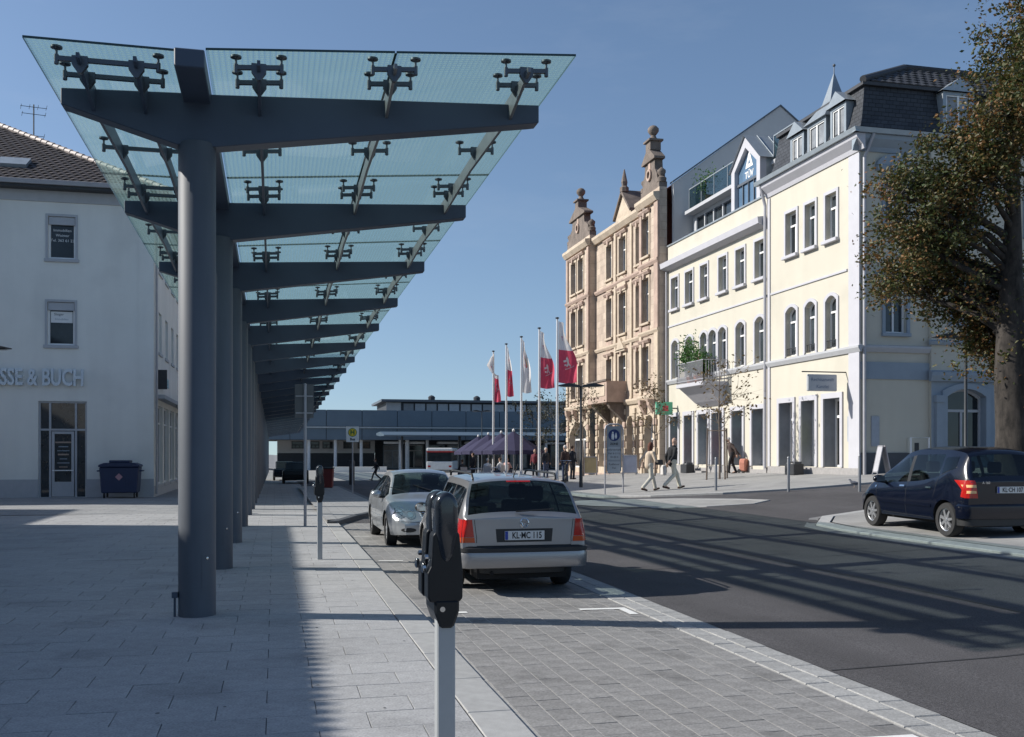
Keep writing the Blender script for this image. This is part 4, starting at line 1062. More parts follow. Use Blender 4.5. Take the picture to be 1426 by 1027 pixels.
# penthouse behind the parapet: dark glazing, balustrades, gabled glass bay
SB = 1.3
Fp = lambda a, o_, z: (a, SB-o_, z)
ph = MB(); pops = [dict(a0=.7+k*1.05, a1=1.65+k*1.05, z0=PZ-.2, z1=13.95) for k in range(9)]
facade(ph, Fp, .3, tw_, PZ-.25, 14.15, pops, .1); ph.box(.3, tw_, SB-.5, 8.5, 14.15, 14.32); ph.poly([(.3, SB, PZ-.25), (.3, 8, PZ-.25), (.3, 8, 14.15), (.3, SB, 14.15)])
ph.build('penthouse', M_LEAD, th)
for o in pops: window(th, Fp, o, .1, fm=M_DZINC, mull=0, transom=0, fw=.05, pm=M_PANE)
bl = MB()
for x0, x1 in ((.7, ta(1008)), (ta(1051), tw_+.6)):
    n = max(2, int((x1-x0)/1.25))
    rail = MB().box(x0, x1, SB-.42, SB-.36, 15.36, 15.41).box(x0, x1, SB-.42, SB-.36, 14.25, 14.31)
    for k in range(n+1): x = lerp(x0, x1, k/n); rail.box(x-.02, x+.02, SB-.41, SB-.37, 14.3, 15.37)
    rl = rail.build('balustrade', M_ZINC, th)
    for k in range(n): MB().box(lerp(x0, x1, k/n)+.03, lerp(x0, x1, (k+1)/n)-.03, SB-.397, SB-.385, 14.33, 15.34).build('glass_panel', M_BGLASS, rl)
pt = MB()
for x0, x1 in ((.8, ta(1000)),):
    pt.box(x0+.1, x0+2.6, SB-.1, SB-.04, 15.85, 15.9)
bay0, bay1 = ta(1010.5), ta(1050); bc = (bay0+bay1)/2; bz0, bze, bza = PZ-.1, 14.55, 15.75
Fb = lambda a, z, t: (a, t, z)
YB = .28
gab = [(bay0, bz0), (bay1, bz0), (bay1, bze), (bc, bza), (bay0, bze)]; fi = .32
inn = [(bay0+fi, bz0), (bay1-fi, bz0), (bay1-fi, bze-.12), (bc, bza-.48), (bay0+fi, bze-.12)]
fr = MB()
for k in range(1, 5):
    q = (k+1) % 5
    fr.prism([gab[k], gab[q], inn[q], inn[k]], YB, YB+.3, Fb)
gf = fr.build('gable_frame', M_TRIM, th)
M_SKYG = pmat('sky_tinted_glass', (.10, .17, .26), .05, var=.2, scale=1, spec=.9)
MB().poly([(a, YB+.2, z) for a, z in inn]).build('pane', M_SKYG, gf)
MB().box(bay0+fi, bay1-fi, YB+.12, YB+.19, 13.75, 13.86).build('transom', M_DZINC, gf)
for k in range(1, 4): x = lerp(bay0+fi, bay1-fi, k/4); MB().box(x-.025, x+.025, YB+.14, YB+.19, bz0, 13.76).build('mullion', M_DZINC, gf)
tri = MB(); tc_ = bc; tz = 14.42
for (p, q) in ((0, 1), (1, 2), (2, 0)):
    o3 = [(tc_-.36, tz), (tc_+.36, tz), (tc_, tz+.78)]; i3 = [(tc_-.1, tz+.16), (tc_+.1, tz+.16), (tc_, tz+.4)]
    tri.poly([(x, YB+.19, z) for x, z in (o3[p], o3[q], i3[q], i3[p])])
tri.build('logo_triangle', M_FRAME, gf)
put_text('logo_lettering', 'TÜV', .42, face_m((bc, YB+.19, 14.1), (1, 0, 0), (0, 0, 1)), M_FRAME, gf, bold=.01)
rb = MB(); e = .14; B2 = 3.2
for x0, xe in ((bay0-e, 0), (bay1+e, 1)):
    rb.poly([(x0, YB-.1, bze-.1), (bc, YB-.1, bza+.06), (bc, B2, bza+.06), (x0, B2, bze-.1)])
rb.poly([(bay0, YB+.3, bz0), (bay0, B2, bz0), (bay0, B2, bze), (bay0, YB+.3, bze)]); rb.poly([(bay1, YB+.3, bz0), (bay1, B2, bz0), (bay1, B2, bze), (bay1, YB+.3, bze)])
rbo = rb.build('gable_roof', M_ZINC, th)
for k in range(1, 5):
    t = k/5*2.8; MB().tube([(bc+.02, YB+t, bza+.09), (bay1+e, YB+t, bze-.06)], .02, 5).build('standing_seam', M_ZINC, rbo)
# balcony with railing
ba0, ba1 = ta(975), ta(1014); B_ = 1.25
mb = MB(); mb.box(ba0, ba1, 0.001, B_, 4.82, 5.0, FR)
slabo = mb.build('balcony', M_TRIM, th, bevel=.02)
cb_ = MB().prism([(0, 4.82), (B_*.92, 4.82), (B_*.7, 4.6), (.35, 4.15), (0, 3.95)], ba0+.15, ba1-.15, lambda o_, z, t: FR(t, o_, z)); cb_.build('corbel', M_TRIM, slabo)
rl = MB(); zt = 5.95
for F_, a, b in ((FR, ba0, ba1),):
    for z in (5.1, zt): rl.box(a, b, B_-.07, B_-.03, z, z+.035, FR); rl.box(a, a+.04, 0, B_-.04, z, z+.035, FR); rl.box(b-.04, b, 0, B_-.04, z, z+.035, FR)
    n = 30
    for k in range(n+1): x = lerp(a+.02, b-.02, k/n); rl.box(x-.01, x+.01, B_-.06, B_-.04, 5.0, zt, FR)
    for k in range(10): y = lerp(.05, B_-.05, k/9); rl.box(a+.01, a+.03, y-.01, y+.01, 5.0, zt, FR); rl.box(b-.03, b-.01, y-.01, y+.01, 5.0, zt, FR)
rl.build('railing', M_PIPE, slabo)
# green projecting shop sign
gs_ = MB().box(1.15, 1.27, .25, 1.15, 3.7, 4.35, FR).build('projecting_sign', pmat('green_sign', (.10, .42, .27), .5), th, bevel=.02)
MB().box(1.19, 1.23, 0, .25, 4.0, 4.06, FR).build('sign_arm', M_IRON, gs_)
MB().box(1.272, 1.28, .5, .8, 3.88, 4.16, FR).build('sign_mark', M_RED, gs_)
# ---- sandstone house with ornate gables --------------------------------------
ow = Y_E-Y_O
oh = thing('sandstone_house', 'ornate pink and yellow sandstone house with weathered gables, ball finials and a stone balcony', 'house', (FXX, Y_E, 0), -math.pi/2)
def oa(px): return Y_E-ya(px)
BP = .42                                                  # projection of the two end bays
b1a, b1b = 0.0, oa(830); b2a, b2b = oa(902), ow-.12
OE = 15.3
FB = lambda a, o_, z: FR(a, o_+BP, z)
def wset(a0, a1, **k):
    return [dict(a0=a0, a1=a1, z0=12.4, z1=14.5, **k), dict(a0=a0, a1=a1, z0=8.8, z1=11.2, **k), dict(a0=a0, a1=a1, z0=5.35, z1=7.5, **k)]
m = b1b-b1a; lops = []
for x0, x1 in ((b1a+m*.2, b1a+m*.42), (b1a+m*.52, b1a+m*.74)): lops += wset(x0, x1)
mops = wset(oa(845), oa(852.5)) + wset(oa(862.5), oa(872)) + wset(oa(886), oa(892))
rops = wset(oa(904.5), oa(914.5))
wm = MB(); facade(wm, FR, b1b, b2a, 4.6, OE, mops, .3); wm.build('wall', M_STONE, oh)
wb_ = MB(); facade(wb_, FB, b1a, b1b, 4.6, OE+.4, lops, .3); wb_.poly([FR(b1b, 0, 4.6), FR(b1b, BP, 4.6), FR(b1b, BP, OE+.4), FR(b1b, 0, OE+.4)]); wb_.poly([FR(b1a, -9, 0), FR(b1a, BP, 0), FR(b1a, BP, OE+.4), FR(b1a, -9, OE+.4)])
wb_.build('bay_wall', M_STONE, oh)
wb_ = MB(); facade(wb_, FB, b2a, b2b, 4.6, OE+.4, rops, .3)
for x in (b2a, b2b): wb_.poly([FR(x, 0, 0), FR(x, BP, 0), FR(x, BP, OE+.4), FR(x, 0, OE+.4)])
wb_.build('bay_wall', M_STONE, oh)
for F_, ops in ((FR, mops), (FB, lops), (FB, rops)):
    for o in ops: window(oh, F_, o, .3, sill=.14, surround=.05, smat=M_STONEL, transom=.68, surw=.14, pm=M_PANE)
for F_, ops in ((FR, mops), (FB, lops), (FB, rops)):
    for i, o in enumerate(ops):
        c = (o['a0']+o['a1'])/2; hw = (o['a1']-o['a0'])/2
        hm_ = MB(); band(hm_, F_, c-hw-.22, c+hw+.22, [(.051, o['z1']+.16), (.12, o['z1']+.18), (.2, o['z1']+.3), (.2, o['z1']+.36), (.051, o['z1']+.4)]); hm_.build('hood_mould', M_STONEP, oh)
        MB().prism([(c-.09, o['z1']-.02), (c+.09, o['z1']-.02), (c+.13, o['z1']+.3), (c-.13, o['z1']+.3)], .052, .17, lambda a, z, t: F_(a, t, z)).build('keystone', M_STONEP, oh)
        if o['z0'] > 5.5:
            MB().box(c-hw-.02, c+hw+.02, .004, .05, o['z0']-.75, o['z0']-.2, F_).build('apron_panel', M_STONEP if i % 2 else M_STONEL, oh, bevel=.02)
# rusticated ground floor with round-headed openings; each block of the piers is real
gops = []; pos = [(.6, 1.9), (2.55, 3.75)]
x = b1b+.5
ww = (b2a-b1b-.6)/5
for k in range(5): gops.append(dict(a0=b1b+.3+ww*k+.25, a1=b1b+.3+ww*(k+1)-.25, z0=.9 if k in (0, 2, 4) else .35, z1=3.9, arch=.62, depth=.45))
gm = MB(); facade(gm, FR, b1b, b2a, -.3, 4.6, gops, .45); gm.build('ground_storey', M_STONEL, oh)
bo1 = [dict(a0=b1a+.55, a1=b1b-.55, z0=.8, z1=3.8, arch=.8, depth=.45)]; bo2 = [dict(a0=b2a+.55, a1=b2b-.75, z0=.45, z1=3.8, arch=.7, depth=.45)]
gm = MB(); facade(gm, FB, b1a, b1b, -.3, 4.6, bo1, .45); gm.build('ground_storey', M_STONEL, oh)
gm = MB(); facade(gm, FB, b2a, b2b, -.3, 4.6, bo2, .45); gm.build('ground_storey', M_STONEL, oh)
for F_, ops in ((FR, gops), (FB, bo1+bo2)):
    for o in ops: window(oh, F_, o, .45, fm=M_FRAME if random.random() < .6 else M_STONEP, mull=1, transom=.62, fw=.09, pm=M_SHOPP)
me_blk = {}
def blocks(F, x0, x1):
    z = .55; i = 0
    while z < 4.1:
        e = .09 if i % 2 else 0
        o = MB().box(x0-e, x1+e, .002, .11, z+.02, z+.36, F).build('stone_block', M_STONEP if (i % 3 == 1) else M_STONEL, oh, bevel=.03); z += .38; i += 1
for o in gops: blocks(FR, o['a0']-.36, o['a0']-.12)
blocks(FR, gops[-1]['a1']+.1, gops[-1]['a1']+.32)
for o in bo1+bo2: blocks(FB, o['a0']-.42, o['a0']-.12); blocks(FB, o['a1']+.12, o['a1']+.42)
MB().box(b1b, b2a, .001, .1, -.3, .5, FR).build('plinth', M_STONEP, oh); MB().box(b1a, b1b+.02, .001, .1, -.3, .5, FB).build('plinth', M_STONEP, oh); MB().box(b2a-.02, b2b, .001, .1, -.3, .5, FB).build('plinth', M_STONEP, oh)
# mouldings
for z, h, out, mt in ((4.55, .3, .2, M_STONEL), (8.1, .22, .14, M_STONEL), (11.75, .24, .16, M_STONEP), (15.0, .42, .34, M_STONEL)):
    pr = [(0, z), (out*.5, z), (out, z+h*.6), (out, z+h), (0, z+h+.04)]
    mb = MB(); band(mb, FR, b1b, b2a, pr); mb.build('moulding', mt, oh)
    for a, b in ((b1a-.05, b1b+.08), (b2a-.08, b2b)): mb = MB(); band(mb, FB, a, b, pr); mb.build('moulding', mt, oh)
# pilasters at the bay corners and between the middle windows
for F_, x, wd in ((FB, b1a+.02, .38), (FB, b1b-.4, .38), (FB, b2a+.02, .34), (FB, b2b-.56, .54), (FR, oa(857), .3), (FR, oa(879), .3), (FR, oa(897), .25)):
    for z0, z1 in ((4.9, 8.1), (8.34, 11.74), (12.02, 15.0)): MB().box(x, x+wd, .002, .1, z0, z1, F_).build('pilaster', M_STONEP if z0 > 8 and F_ is FB else M_STONEL, oh)
# small triangular pediment and shell panel over the middle windows
c = (oa(862.5)+oa(872))/2
MB().prism([(c-.85, 8.35), (c+.85, 8.35), (c, 9.0-.35+.5)], .01, .2, lambda a, z, t: FR(a, t, z-.62)).build('pediment', M_STONEL, oh)
arc = [(c-.75, 11.3)]+[(c-.75*math.cos(math.pi*k/10), 11.55+.65*math.sin(math.pi*k/10)) for k in range(11)]+[(c+.75, 11.3)]
MB().prism(arc, .01, .12, lambda a, z, t: FR(a, t, z)).build('shell_panel', M_STONEL, oh)
for o in lops+rops:
    if o['z0'] < 9: continue
    F_ = FB; cc = (o['a0']+o['a1'])/2
    if o in rops: MB().ball(F_(cc, .06, o['z1']+.55), (.3, .12, .3), 10, 6).build('carved_boss', M_STONED, oh)
# bay gables
def gable(F, x0, x1, s):
    w = x1-x0; c = (x0+x1)/2; zb = OE+.4
    zs_ = .82; Z_ = lambda z: zb+(z-zb)*zs_
    pts = [(x0+.05, zb), (x0+.05, zb+.35), (x0+.28*1, zb+.42), (x0+.34, zb+.9), (c-w*.27, zb+1.35), (c-w*.25, zb+2.0), (c-w*.27, zb+2.05), (c, zb+2.75), (c+w*.27, zb+2.05), (c+w*.25, zb+2.0), (c+w*.27, zb+1.35), (x1-.34, zb+.9), (x1-.28, zb+.42), (x1-.05, zb+.35), (x1-.05, zb)]
    F0 = F; F = lambda a, o_, z: F0(a, o_, Z_(z))
    gb = MB().prism(pts, -.45, 0, lambda a, z, t: F(a, t, z)).build('gable', M_STONED, oh)
    MB().prism([(c-w*.34, zb+1.98), (c+w*.34, zb+1.98), (c+w*.34, zb+2.12), (c, zb+2.95), (c-w*.34, zb+2.12)], -.5, .12, lambda a, z, t: F(a, t, z)).build('gable_hood', M_STONED, gb)
    MB().box(c-.34, c+.34, -.5, .1, zb+2.72, zb+3.3, F).build('pedestal', M_STONED, gb); MB().box(c-.46, c+.46, -.6, .2, zb+3.3, zb+3.42, F).build('pedestal_cap', M_STONED, gb)
    p = F(c, -.2, 0); k = MB().lathe([(r_, Z_(z_)) for r_, z_ in [(.3, zb+3.42), (.18, zb+3.6), (.13, zb+3.75), (.2, zb+3.85), (.3, zb+4.02), (.3, zb+4.2), (.18, zb+4.36), (.02, zb+4.44)]], (p[0], p[1], 0), 12); k.build('ball_finial', M_STONED, gb, smooth=50)
    for xx in (x0+.2, x1-.2):
        p = F(xx, -.2, 0); MB().lathe([(r_, Z_(z_)) for r_, z_ in [(.24, zb+.35), (.26, zb+.6), (.12, zb+.72), (.22, zb+.95), (.22, zb+1.1), (.02, zb+1.3)]], (p[0], p[1], 0), 10).build('urn', M_STONED, gb, smooth=50)
    ring_ = MB().lathe([(.32, 0), (.32, .1), (.2, .1), (.2, 0)], (0, 0, 0), 16, 'y', closed=True); r = ring_.build('oculus', M_STONEP, gb); r.location = F(c, .1, zb+1.15)
    MB().box(c-.16, c+.16, -.02, .03, zb+1.45, zb+1.95, F).build('gable_niche', M_STONEP, gb)
gable(FB, b1a, b1b, 1); gable(FB, b2a, b2b, 1)
# middle dormer gable
c = (oa(862.5)+oa(872))/2
d = MB().prism([(c-1.3, OE), (c+1.3, OE), (c+1.3, OE+.5), (c, OE+1.75), (c-1.3, OE+.5)], -1.6, -.02, lambda a, z, t: FR(a, t, z)).build('dormer_gable', M_STONEL, oh)
for s in (-1, 1): MB().prism([(c+s*1.45, OE+.42), (c+s*1.45, OE+.6), (c, OE+1.98), (c, OE+1.78)], -2.2, .12, lambda a, z, t: FR(a, t, z)).build('dormer_coping', M_STONED, d)
p = FR(c, -.1, 0); MB().lathe([(.28, OE+1.85), (.28, OE+2.1), (.16, OE+2.2), (.2, OE+2.45), (.03, OE+3.2)], (p[0], p[1], 0), 8).build('obelisk', M_STONED, d)
# roof and fire wall
RX_, RZ = 6.4, 20.0
rf = MB(); rf.poly([(0, .1, OE+.3), (ow-.16, .1, OE+.3), (ow-.16, RX_, RZ), (0, RX_, RZ)]); rf.poly([(0, RX_, RZ), (ow-.16, RX_, RZ), (ow-.16, RX_*2, OE), (0, RX_*2, OE)]); rf.poly([(0, .1, OE), (0, RX_, RZ), (0, RX_*2, OE)])
rfo = rf.build('roof', M_RTILE, oh)
eyv = Vector((0, RX_-.1, RZ-OE-.3)); le = eyv.length; eyv.normalize(); nn = Vector((0, -eyv.z, eyv.y))
mt = MB(); tile_plane(mt, (0, .1, OE+.32), (1, 0, 0), eyv, nn, lambda u, v: True, .3, .36, 0, ow-.4, 0, le)
stuff(mt.build('roof_tile', M_RTILE, rfo))
fw_ = MB().prism([(.3, 0), (.3, OE-.2), (.25, OE+.55), (RX_, RZ+.35), (RX_*2, OE+.3), (RX_*2, 0)], ow-.15, ow+.1, lambda b, z, t: (t, b, z)); fw_.build('fire_wall', M_GREYW, oh)
cp = MB()
for (p, q) in (((.2, OE+.55), (RX_, RZ+.35)), ((RX_, RZ+.35), (RX_*2, OE+.3))):
    cp.prism([p, q, (q[0], q[1]+.09), (p[0], p[1]+.09)], ow-.2, ow+.16, lambda b, z, t: (t, b, z))
cp.build('fire_wall_coping', M_DZINC, oh)
# stone balcony on corbels
b0, b1 = oa(845.5), oa(873)
mb = MB().box(b0, b1, .001, 1.25, 4.72, 4.92, FR).box(b0, b1, 1.05, 1.25, 4.92, 5.95, FR).box(b0, b0+.2, .001, 1.05, 4.92, 5.95, FR).box(b1-.2, b1, .001, 1.05, 4.92, 5.95, FR)
bal = mb.build('stone_balcony', M_STONEP, oh)
MB().box(b0-.06, b1+.06, .99, 1.32, 5.95, 6.06, FR).build('balcony_coping', M_STONED, bal)
MB().box(b0+.3, b1-.3, 1.25, 1.28, 5.1, 5.8, FR).build('balcony_panel', M_STONEL, bal)
for x in (b0+.2, b1-.6): MB().prism([(0, 4.72), (1.1, 4.72), (.95, 4.4), (.5, 4.0), (0, 3.5)], x, x+.4, lambda o_, z, t: FR(t, o_, z)).build('corbel', M_STONED, bal)
for F_, x in ((FB, b1a+.7), (FB, b1a+2.2), (FB, b1b-.9), (FB, b2a+.6), (FB, b2b-.9)):
    MB().prism([(0, 4.6), (.4, 4.6), (.36, 4.3), (.15, 3.95), (0, 3.8)], x, x+.35, lambda o_, z, t: F_(t, o_, z)).build('corbel', M_STONEP, oh)
# ---------------------------------------------------------------- station across the forecourt
SY_ = 138.0
M_SFAS = pmat('station_fascia', (.085, .125, .165), .45, metal=.1, var=.08, scale=.4)
M_SDARK = pmat('station_dark', (.03, .036, .045), .7, var=.2); M_SPALE = pmat('station_wall', (.42, .41, .40), .85, var=.1, scale=.6)
M_SWHITE = pmat('station_column', (.6, .62, .64), .6)
st = thing('station_building', 'long low blue-grey station hall with flat roof and clerestory band', 'building', (0, SY_, g(5, 150)))
def sxp(px, Y=SY_): return x_on(px, Y)
def szp(py, px=560, Y=SY_): d = Y/ray(px)[1]; return CAM_H+(HY-py)*d/FPX-g(5, 150)
x0, x1 = sxp(300), sxp(960)
zf0, zf1, zf2, zt_ = szp(613), szp(597), szp(572), szp(559)
n = 14
for k in range(n):
    a, b = lerp(x0, x1, k/n)+.04, lerp(x0, x1, (k+1)/n)-.04
    MB().box(a, b, -.25, .25, zf1+.25, zf2).build('fascia_panel', M_SFAS, st); MB().box(a, b, -.05, .25, zf0, zf1).build('fascia_panel', M_SFAS, st)
MB().box(x0, x1, -.35, .3, zf1, zf1+.2).build('fascia_rail', M_ZINC, st)
MB().box(x0, x1, .25, 20, zf0, zf2-.05).build('roof', M_SDARK, st)
xa = sxp(538, SY_+12); z1_ = szp(573, Y=SY_+12); z2_ = szp(560, Y=SY_+12)
cl = MB().box(xa, x1+8, 12, 26, z1_-2, z2_).build('clerestory', M_SDARK, st)
MB().box(xa-.8, x1+8, 11.3, 27, z2_, z2_+.35).build('clerestory_roof', M_DZINC, st)
MB().box(xa-.02, xa+2.2, 11.95, 12, z1_-1, z2_-.1).build('end_wall', M_SPALE, cl)
k = 0; x = xa+2.6
while x < x1+6:
    MB().box(x, x+1.5, 11.93, 11.99, z1_-.4, z2_-.25).build('pane', pmat('clerestory_pane', (.32, .35, .38), .3, objvar=.5), cl); x += 1.75
for px in (601, 664): xx = sxp(px, SY_+14); MB().lathe([(.5, z2_+.3), (.55, z2_+.9), (.3, z2_+1.1), (.02, z2_+1.2)], (xx, 14, 0), 10).build('roof_vent', M_SDARK, st)
# pale wall with windows (left) and glazed hall (right)
xw0, xw1 = sxp(386, SY_+6), sxp(522, SY_+6); zw0, zw1 = szp(631, 450, SY_+6), zf0+.6
Fw = lambda a, o_, z: (a, 6-o_, z)
wops = [dict(a0=sxp(p, SY_+6), a1=sxp(q, SY_+6), z0=szp(625, 450, SY_+6), z1=zf0-.15) for p, q in ((406, 423), (428, 445), (449, 466), (478, 492), (498, 516))]
mb = MB(); facade(mb, Fw, xw0, xw1, zw0, zw1, wops, .3); mb.build('wall', M_SPALE, st)
for o in wops: window(st, Fw, o, .3, fm=M_SDARK, mull=2, transom=.5, fw=.12, pm=M_PANE)
MB().box(xw0, xw1, 6.3, 7, -.5, zw0-.003).build('recess', M_SDARK, st)
Fh = lambda a, o_, z: (a, 9-o_, z)
xh0, xh1 = sxp(522, SY_+9), sxp(900, SY_+9)
hops = [dict(a0=xh0+1.2+3.2*k, a1=xh0+4.0+3.2*k, z0=.1, z1=3.6) for k in range(int((xh1-xh0-2)/3.2))]
mb = MB(); facade(mb, Fh, xh0, xh1, -.4, zf0+.3, hops, .2); mb.build('hall_wall', M_SDARK, st)
for i, o in enumerate(hops): window(st, Fh, o, .2, fm=M_SPALE if i % 4 == 1 else M_BTRIM, mull=1, transom=.75, fw=.14, pm=M_PANE if i % 3 else M_CURT)
for px in (430, 467, 503, 558, 567, 595, 640, 700, 760):
    x = sxp(px, SY_+1); MB().tube([(x, 1, -.3), (x, 1, zf0)], .22 if px not in (558, 567) else .3, 10).build('column', M_SWHITE, st)
for k, px in enumerate((548, 575, 622, 660, 715, 770)):
    x = sxp(px, SY_+2); MB().box(x-1.4, x+1.6, 1.4, 2.2, zf0-.55, zf0-.2).build('ceiling_light_box', M_SWHITE, st, bevel=.05)
# wing-shaped canopy in front of the hall
wing = MB(); xq0, xq1 = sxp(535, SY_-12), sxp(800, SY_-12)
zq = szp(606, 600, SY_-12)
wing.prism([(0, zq), (5, zq+.5), (10, zq+.4), (10, zq+.1), (5, zq-.1), (0, zq-.12)], xq0, xq1, lambda b, z, t: (t, -12+b, z)); wing.build('entrance_canopy', M_SFAS, st)
for px in (560, 640, 720, 790): x = sxp(px, SY_-7); MB().tube([(x, -7, -.3), (x, -7, zq)], .16, 8).build('canopy_post', M_SDARK, st)
# low white wall added for the look of a sunlit strip of road
lw = MB().box(sxp(463, 120), sxp(536, 120), 0, .5, 0, .62).build('low_wall', M_WWALL); lw.location = (0, 118, g(5, 118)); tag(lw, 'low white wall in front of the station columns', 'wall')
# ---------------------------------------------------------------- cars
M_TYRE = pmat('tyre_rubber', (.022, .022, .023), .8, var=.2); M_BLACK = pmat('black_plastic', (.018, .019, .021), .5, var=.1)
M_UNDER = pmat('underbody', (.012, .012, .013), .9); M_RIM = pmat('alloy_rim', (.62, .63, .65), .3, metal=.8, var=.04)
M_SILVER = pmat('silver_paint', (.46, .48, .50), .34, metal=.75, var=.02, coat=.7); M_SILVERG = pmat('warm_silver_paint', (.32, .318, .325), .36, metal=.7, var=.02, coat=.7)
M_NAVY = pmat('navy_paint', (.002, .004, .013), .2, metal=.05, var=.05, coat=.5, spec=.4)
M_CARGL = glass_mat('car_glass', (.55, .68, .66), .62)
M_SEAT = pmat('seat_cloth', (.03, .032, .036), .9, var=.15); M_CHR = pmat('chrome', (.75, .76, .78), .1, metal=1, var=.02)
M_TRED = pmat('red_lens', (.40, .012, .008), .12, var=.1, coat=.5); M_TORG = pmat('orange_lens', (.48, .07, .012), .12, var=.1, coat=.5); M_TDARK = pmat('smoked_lens', (.10, .02, .02), .12)
M_LENS = glass_mat('clear_lens', (.95, .95, .95), .92); M_PLATE = pmat('plate_white', (.62, .63, .62), .5, var=.03); M_EUBLUE = pmat('plate_blue', (.02, .05, .3), .5); M_INK = pmat('plate_ink', (.012, .012, .013), .6)
M_MIRR = pmat('mirror_glass', (.7, .72, .75), .03, metal=1, var=.01)
class Car:
    """lofted body: stations along x (front +x), rows from sill over belt and roof rail to the centre line"""
    def __init__(s, name, label, loc, rz, p):
        s.p = p; s.root = thing(name, label, 'car', loc, rz); s.build()
    def arch(s, x):
        z = s.p['sill']
        for wx in s.p['wheels']:
            dx = abs(x-wx); Ra = s.p['rarch']
            if dx < Ra: z = max(z, s.p['rw']+math.sqrt(Ra*Ra-dx*dx))
        return z
    def section(s, x):
        p = s.p
        zt = smooth_interp(p['top'], x); zb = s.arch(x); zs = min(smooth_interp(p['belt'], x), zt-.05)
        w = smooth_interp(p['width'], x); ws = w-p.get('tuck', .05)
        k = smooth_interp(p['roofw'], x)                  # half width at the roof rail
        if 'zmin' in p: zb = max(zb, smooth_interp(p['zmin'], x))
        rows = []
        zm = p.get('zwide', .55)
        for i in range(8):
            t = i/7; z = lerp(zb, zs, t)
            bul = (z-zm)/(zs-zm) if z > zm else (zm-z)/(zm-p['sill']+.02)
            y = w-(w-ws)*min(1, bul)**2.2 if z > zm else w-.045*min(1.2, bul)**2
            rows.append((y, z))
        crown = min(p.get('crown', .05), (zt-zs)*.45); zr = zt-crown
        yk = min(k, ws)
        for i in range(1, 7):
            t = i/6; y = lerp(ws, yk, t)+.012*math.sin(math.pi*t); rows.append((y, lerp(zs, zr, t)))
        for i in range(1, 9):
            t = (.05, .16, .3, .45, .6, .75, .88, 1)[i-1]
            y = yk*(1-t); z = zr+crown*(1-(y/yk)**2.6); rows.append((y, z))
        return rows
    def build(s):
        p = s.p; L2 = p['L']/2
        xs = [-L2+p['L']*k/84 for k in range(85)]
        for wx in p['wheels']:
            xs += [wx+p['rarch']*math.cos(math.pi*k/14) for k in range(15)]
        xs += p.get('keys', [])
        xs = sorted(set(round(x, 4) for x in xs if -L2 <= x <= L2))
        xs = [x for i, x in enumerate(xs) if i == 0 or x-xs[i-1] > .004 or x in p.get('keys', [])]
        secs = [s.section(x) for x in xs]; nr = len(secs[0]); nb = 8; ng = 6
        V = []; 
        for x, sc in zip(xs, secs):
            for y, z in sc: V.append((x, y, z))
            for y, z in sc[-2::-1]: V.append((x, -y, z))
        nn = 2*nr-1
        parts = {}
        for i in range(len(xs)-1):
            xm = (xs[i]+xs[i+1])/2
            for j in range(nn-1):
                q = (i*nn+j, i*nn+j+1, (i+1)*nn+j+1, (i+1)*nn+j)
                jj = j if j < nr-1 else nn-2-j            # row pair index from the sill up
                kind = 'body'
                if nb-1 <= jj < nb-1+ng:
                    r = jj-(nb-1)
                    if 0 <= r < ng-1 and any(a < xm < b for a, b in p['swin']):
                        kind = 'side_window' if not any(a < xm < b for a, b in p.get('pillars', [])) else 'pillar'
                elif jj >= nb-1+ng:
                    if p['wind'][0] < xm < p['wind'][1] and jj >= nb+ng: kind = 'windscreen'
                    elif p['rear'][0] < xm < p['rear'][1] and jj >= nb+ng: kind = 'rear_window'
                if kind == 'side_window': kind += '_l' if j < nr-1 else '_r'
                parts.setdefault(kind, []).append(q)
        # caps
        cap = []; m = 14
        for end in (0, len(xs)-1):
            sc = secs[end]; x = xs[end]; bul = p['bulge'][0 if end == 0 else 1]*(-1 if end == 0 else 1); base = len(V)
            for j in range(nr):
                y, z = sc[j]
                for k in range(m+1):
                    t = -1+2*k/m; fz = 1-((j/(nr-1))*2-1)**4
                    V.append((x+bul*(1-t**4)*(.4+.6*fz), y*t, z))
            for j in range(nr-1):
                for k in range(m):
                    a = base+j*(m+1)+k; parts['body'].append((a, a+1, a+m+2, a+m+1))
        s.V = V; s.parts = parts
        def mk(name, faces, mat, smooth=35, parent=None):
            used = {}; v = []; f = []
            for q in faces:
                t = []
                for i in q:
                    if i not in used: used[i] = len(v); v.append(V[i])
                    t.append(used[i])
                f.append(tuple(t))
            mb = MB(); mb.v = v; mb.f = f
            return mb.build(name, mat, parent or s.root, smooth=smooth, weld=True)
        s.body = mk('body', parts['body'], p['paint'])
        for k, nm in (('windscreen', 'windscreen'), ('rear_window', 'rear_window'), ('side_window_l', 'side_window'), ('side_window_r', 'side_window')):
            if k in parts: mk(nm, parts[k], M_CARGL)
        if 'pillar' in parts: mk('window_pillar', parts['pillar'], p.get('pillarmat', M_BLACK))
        tri = []
        for k in parts: tri += parts[k]
        s.bvh = BVHTree.FromPolygons([Vector(v) for v in V], tri)
        # under tray, liners, seats
        w = p['W']/2
        MB().box(-L2+.12, L2-.12, -w+.28, w-.28, .2, p['sill']+.08).build('underbody', M_UNDER, s.root)
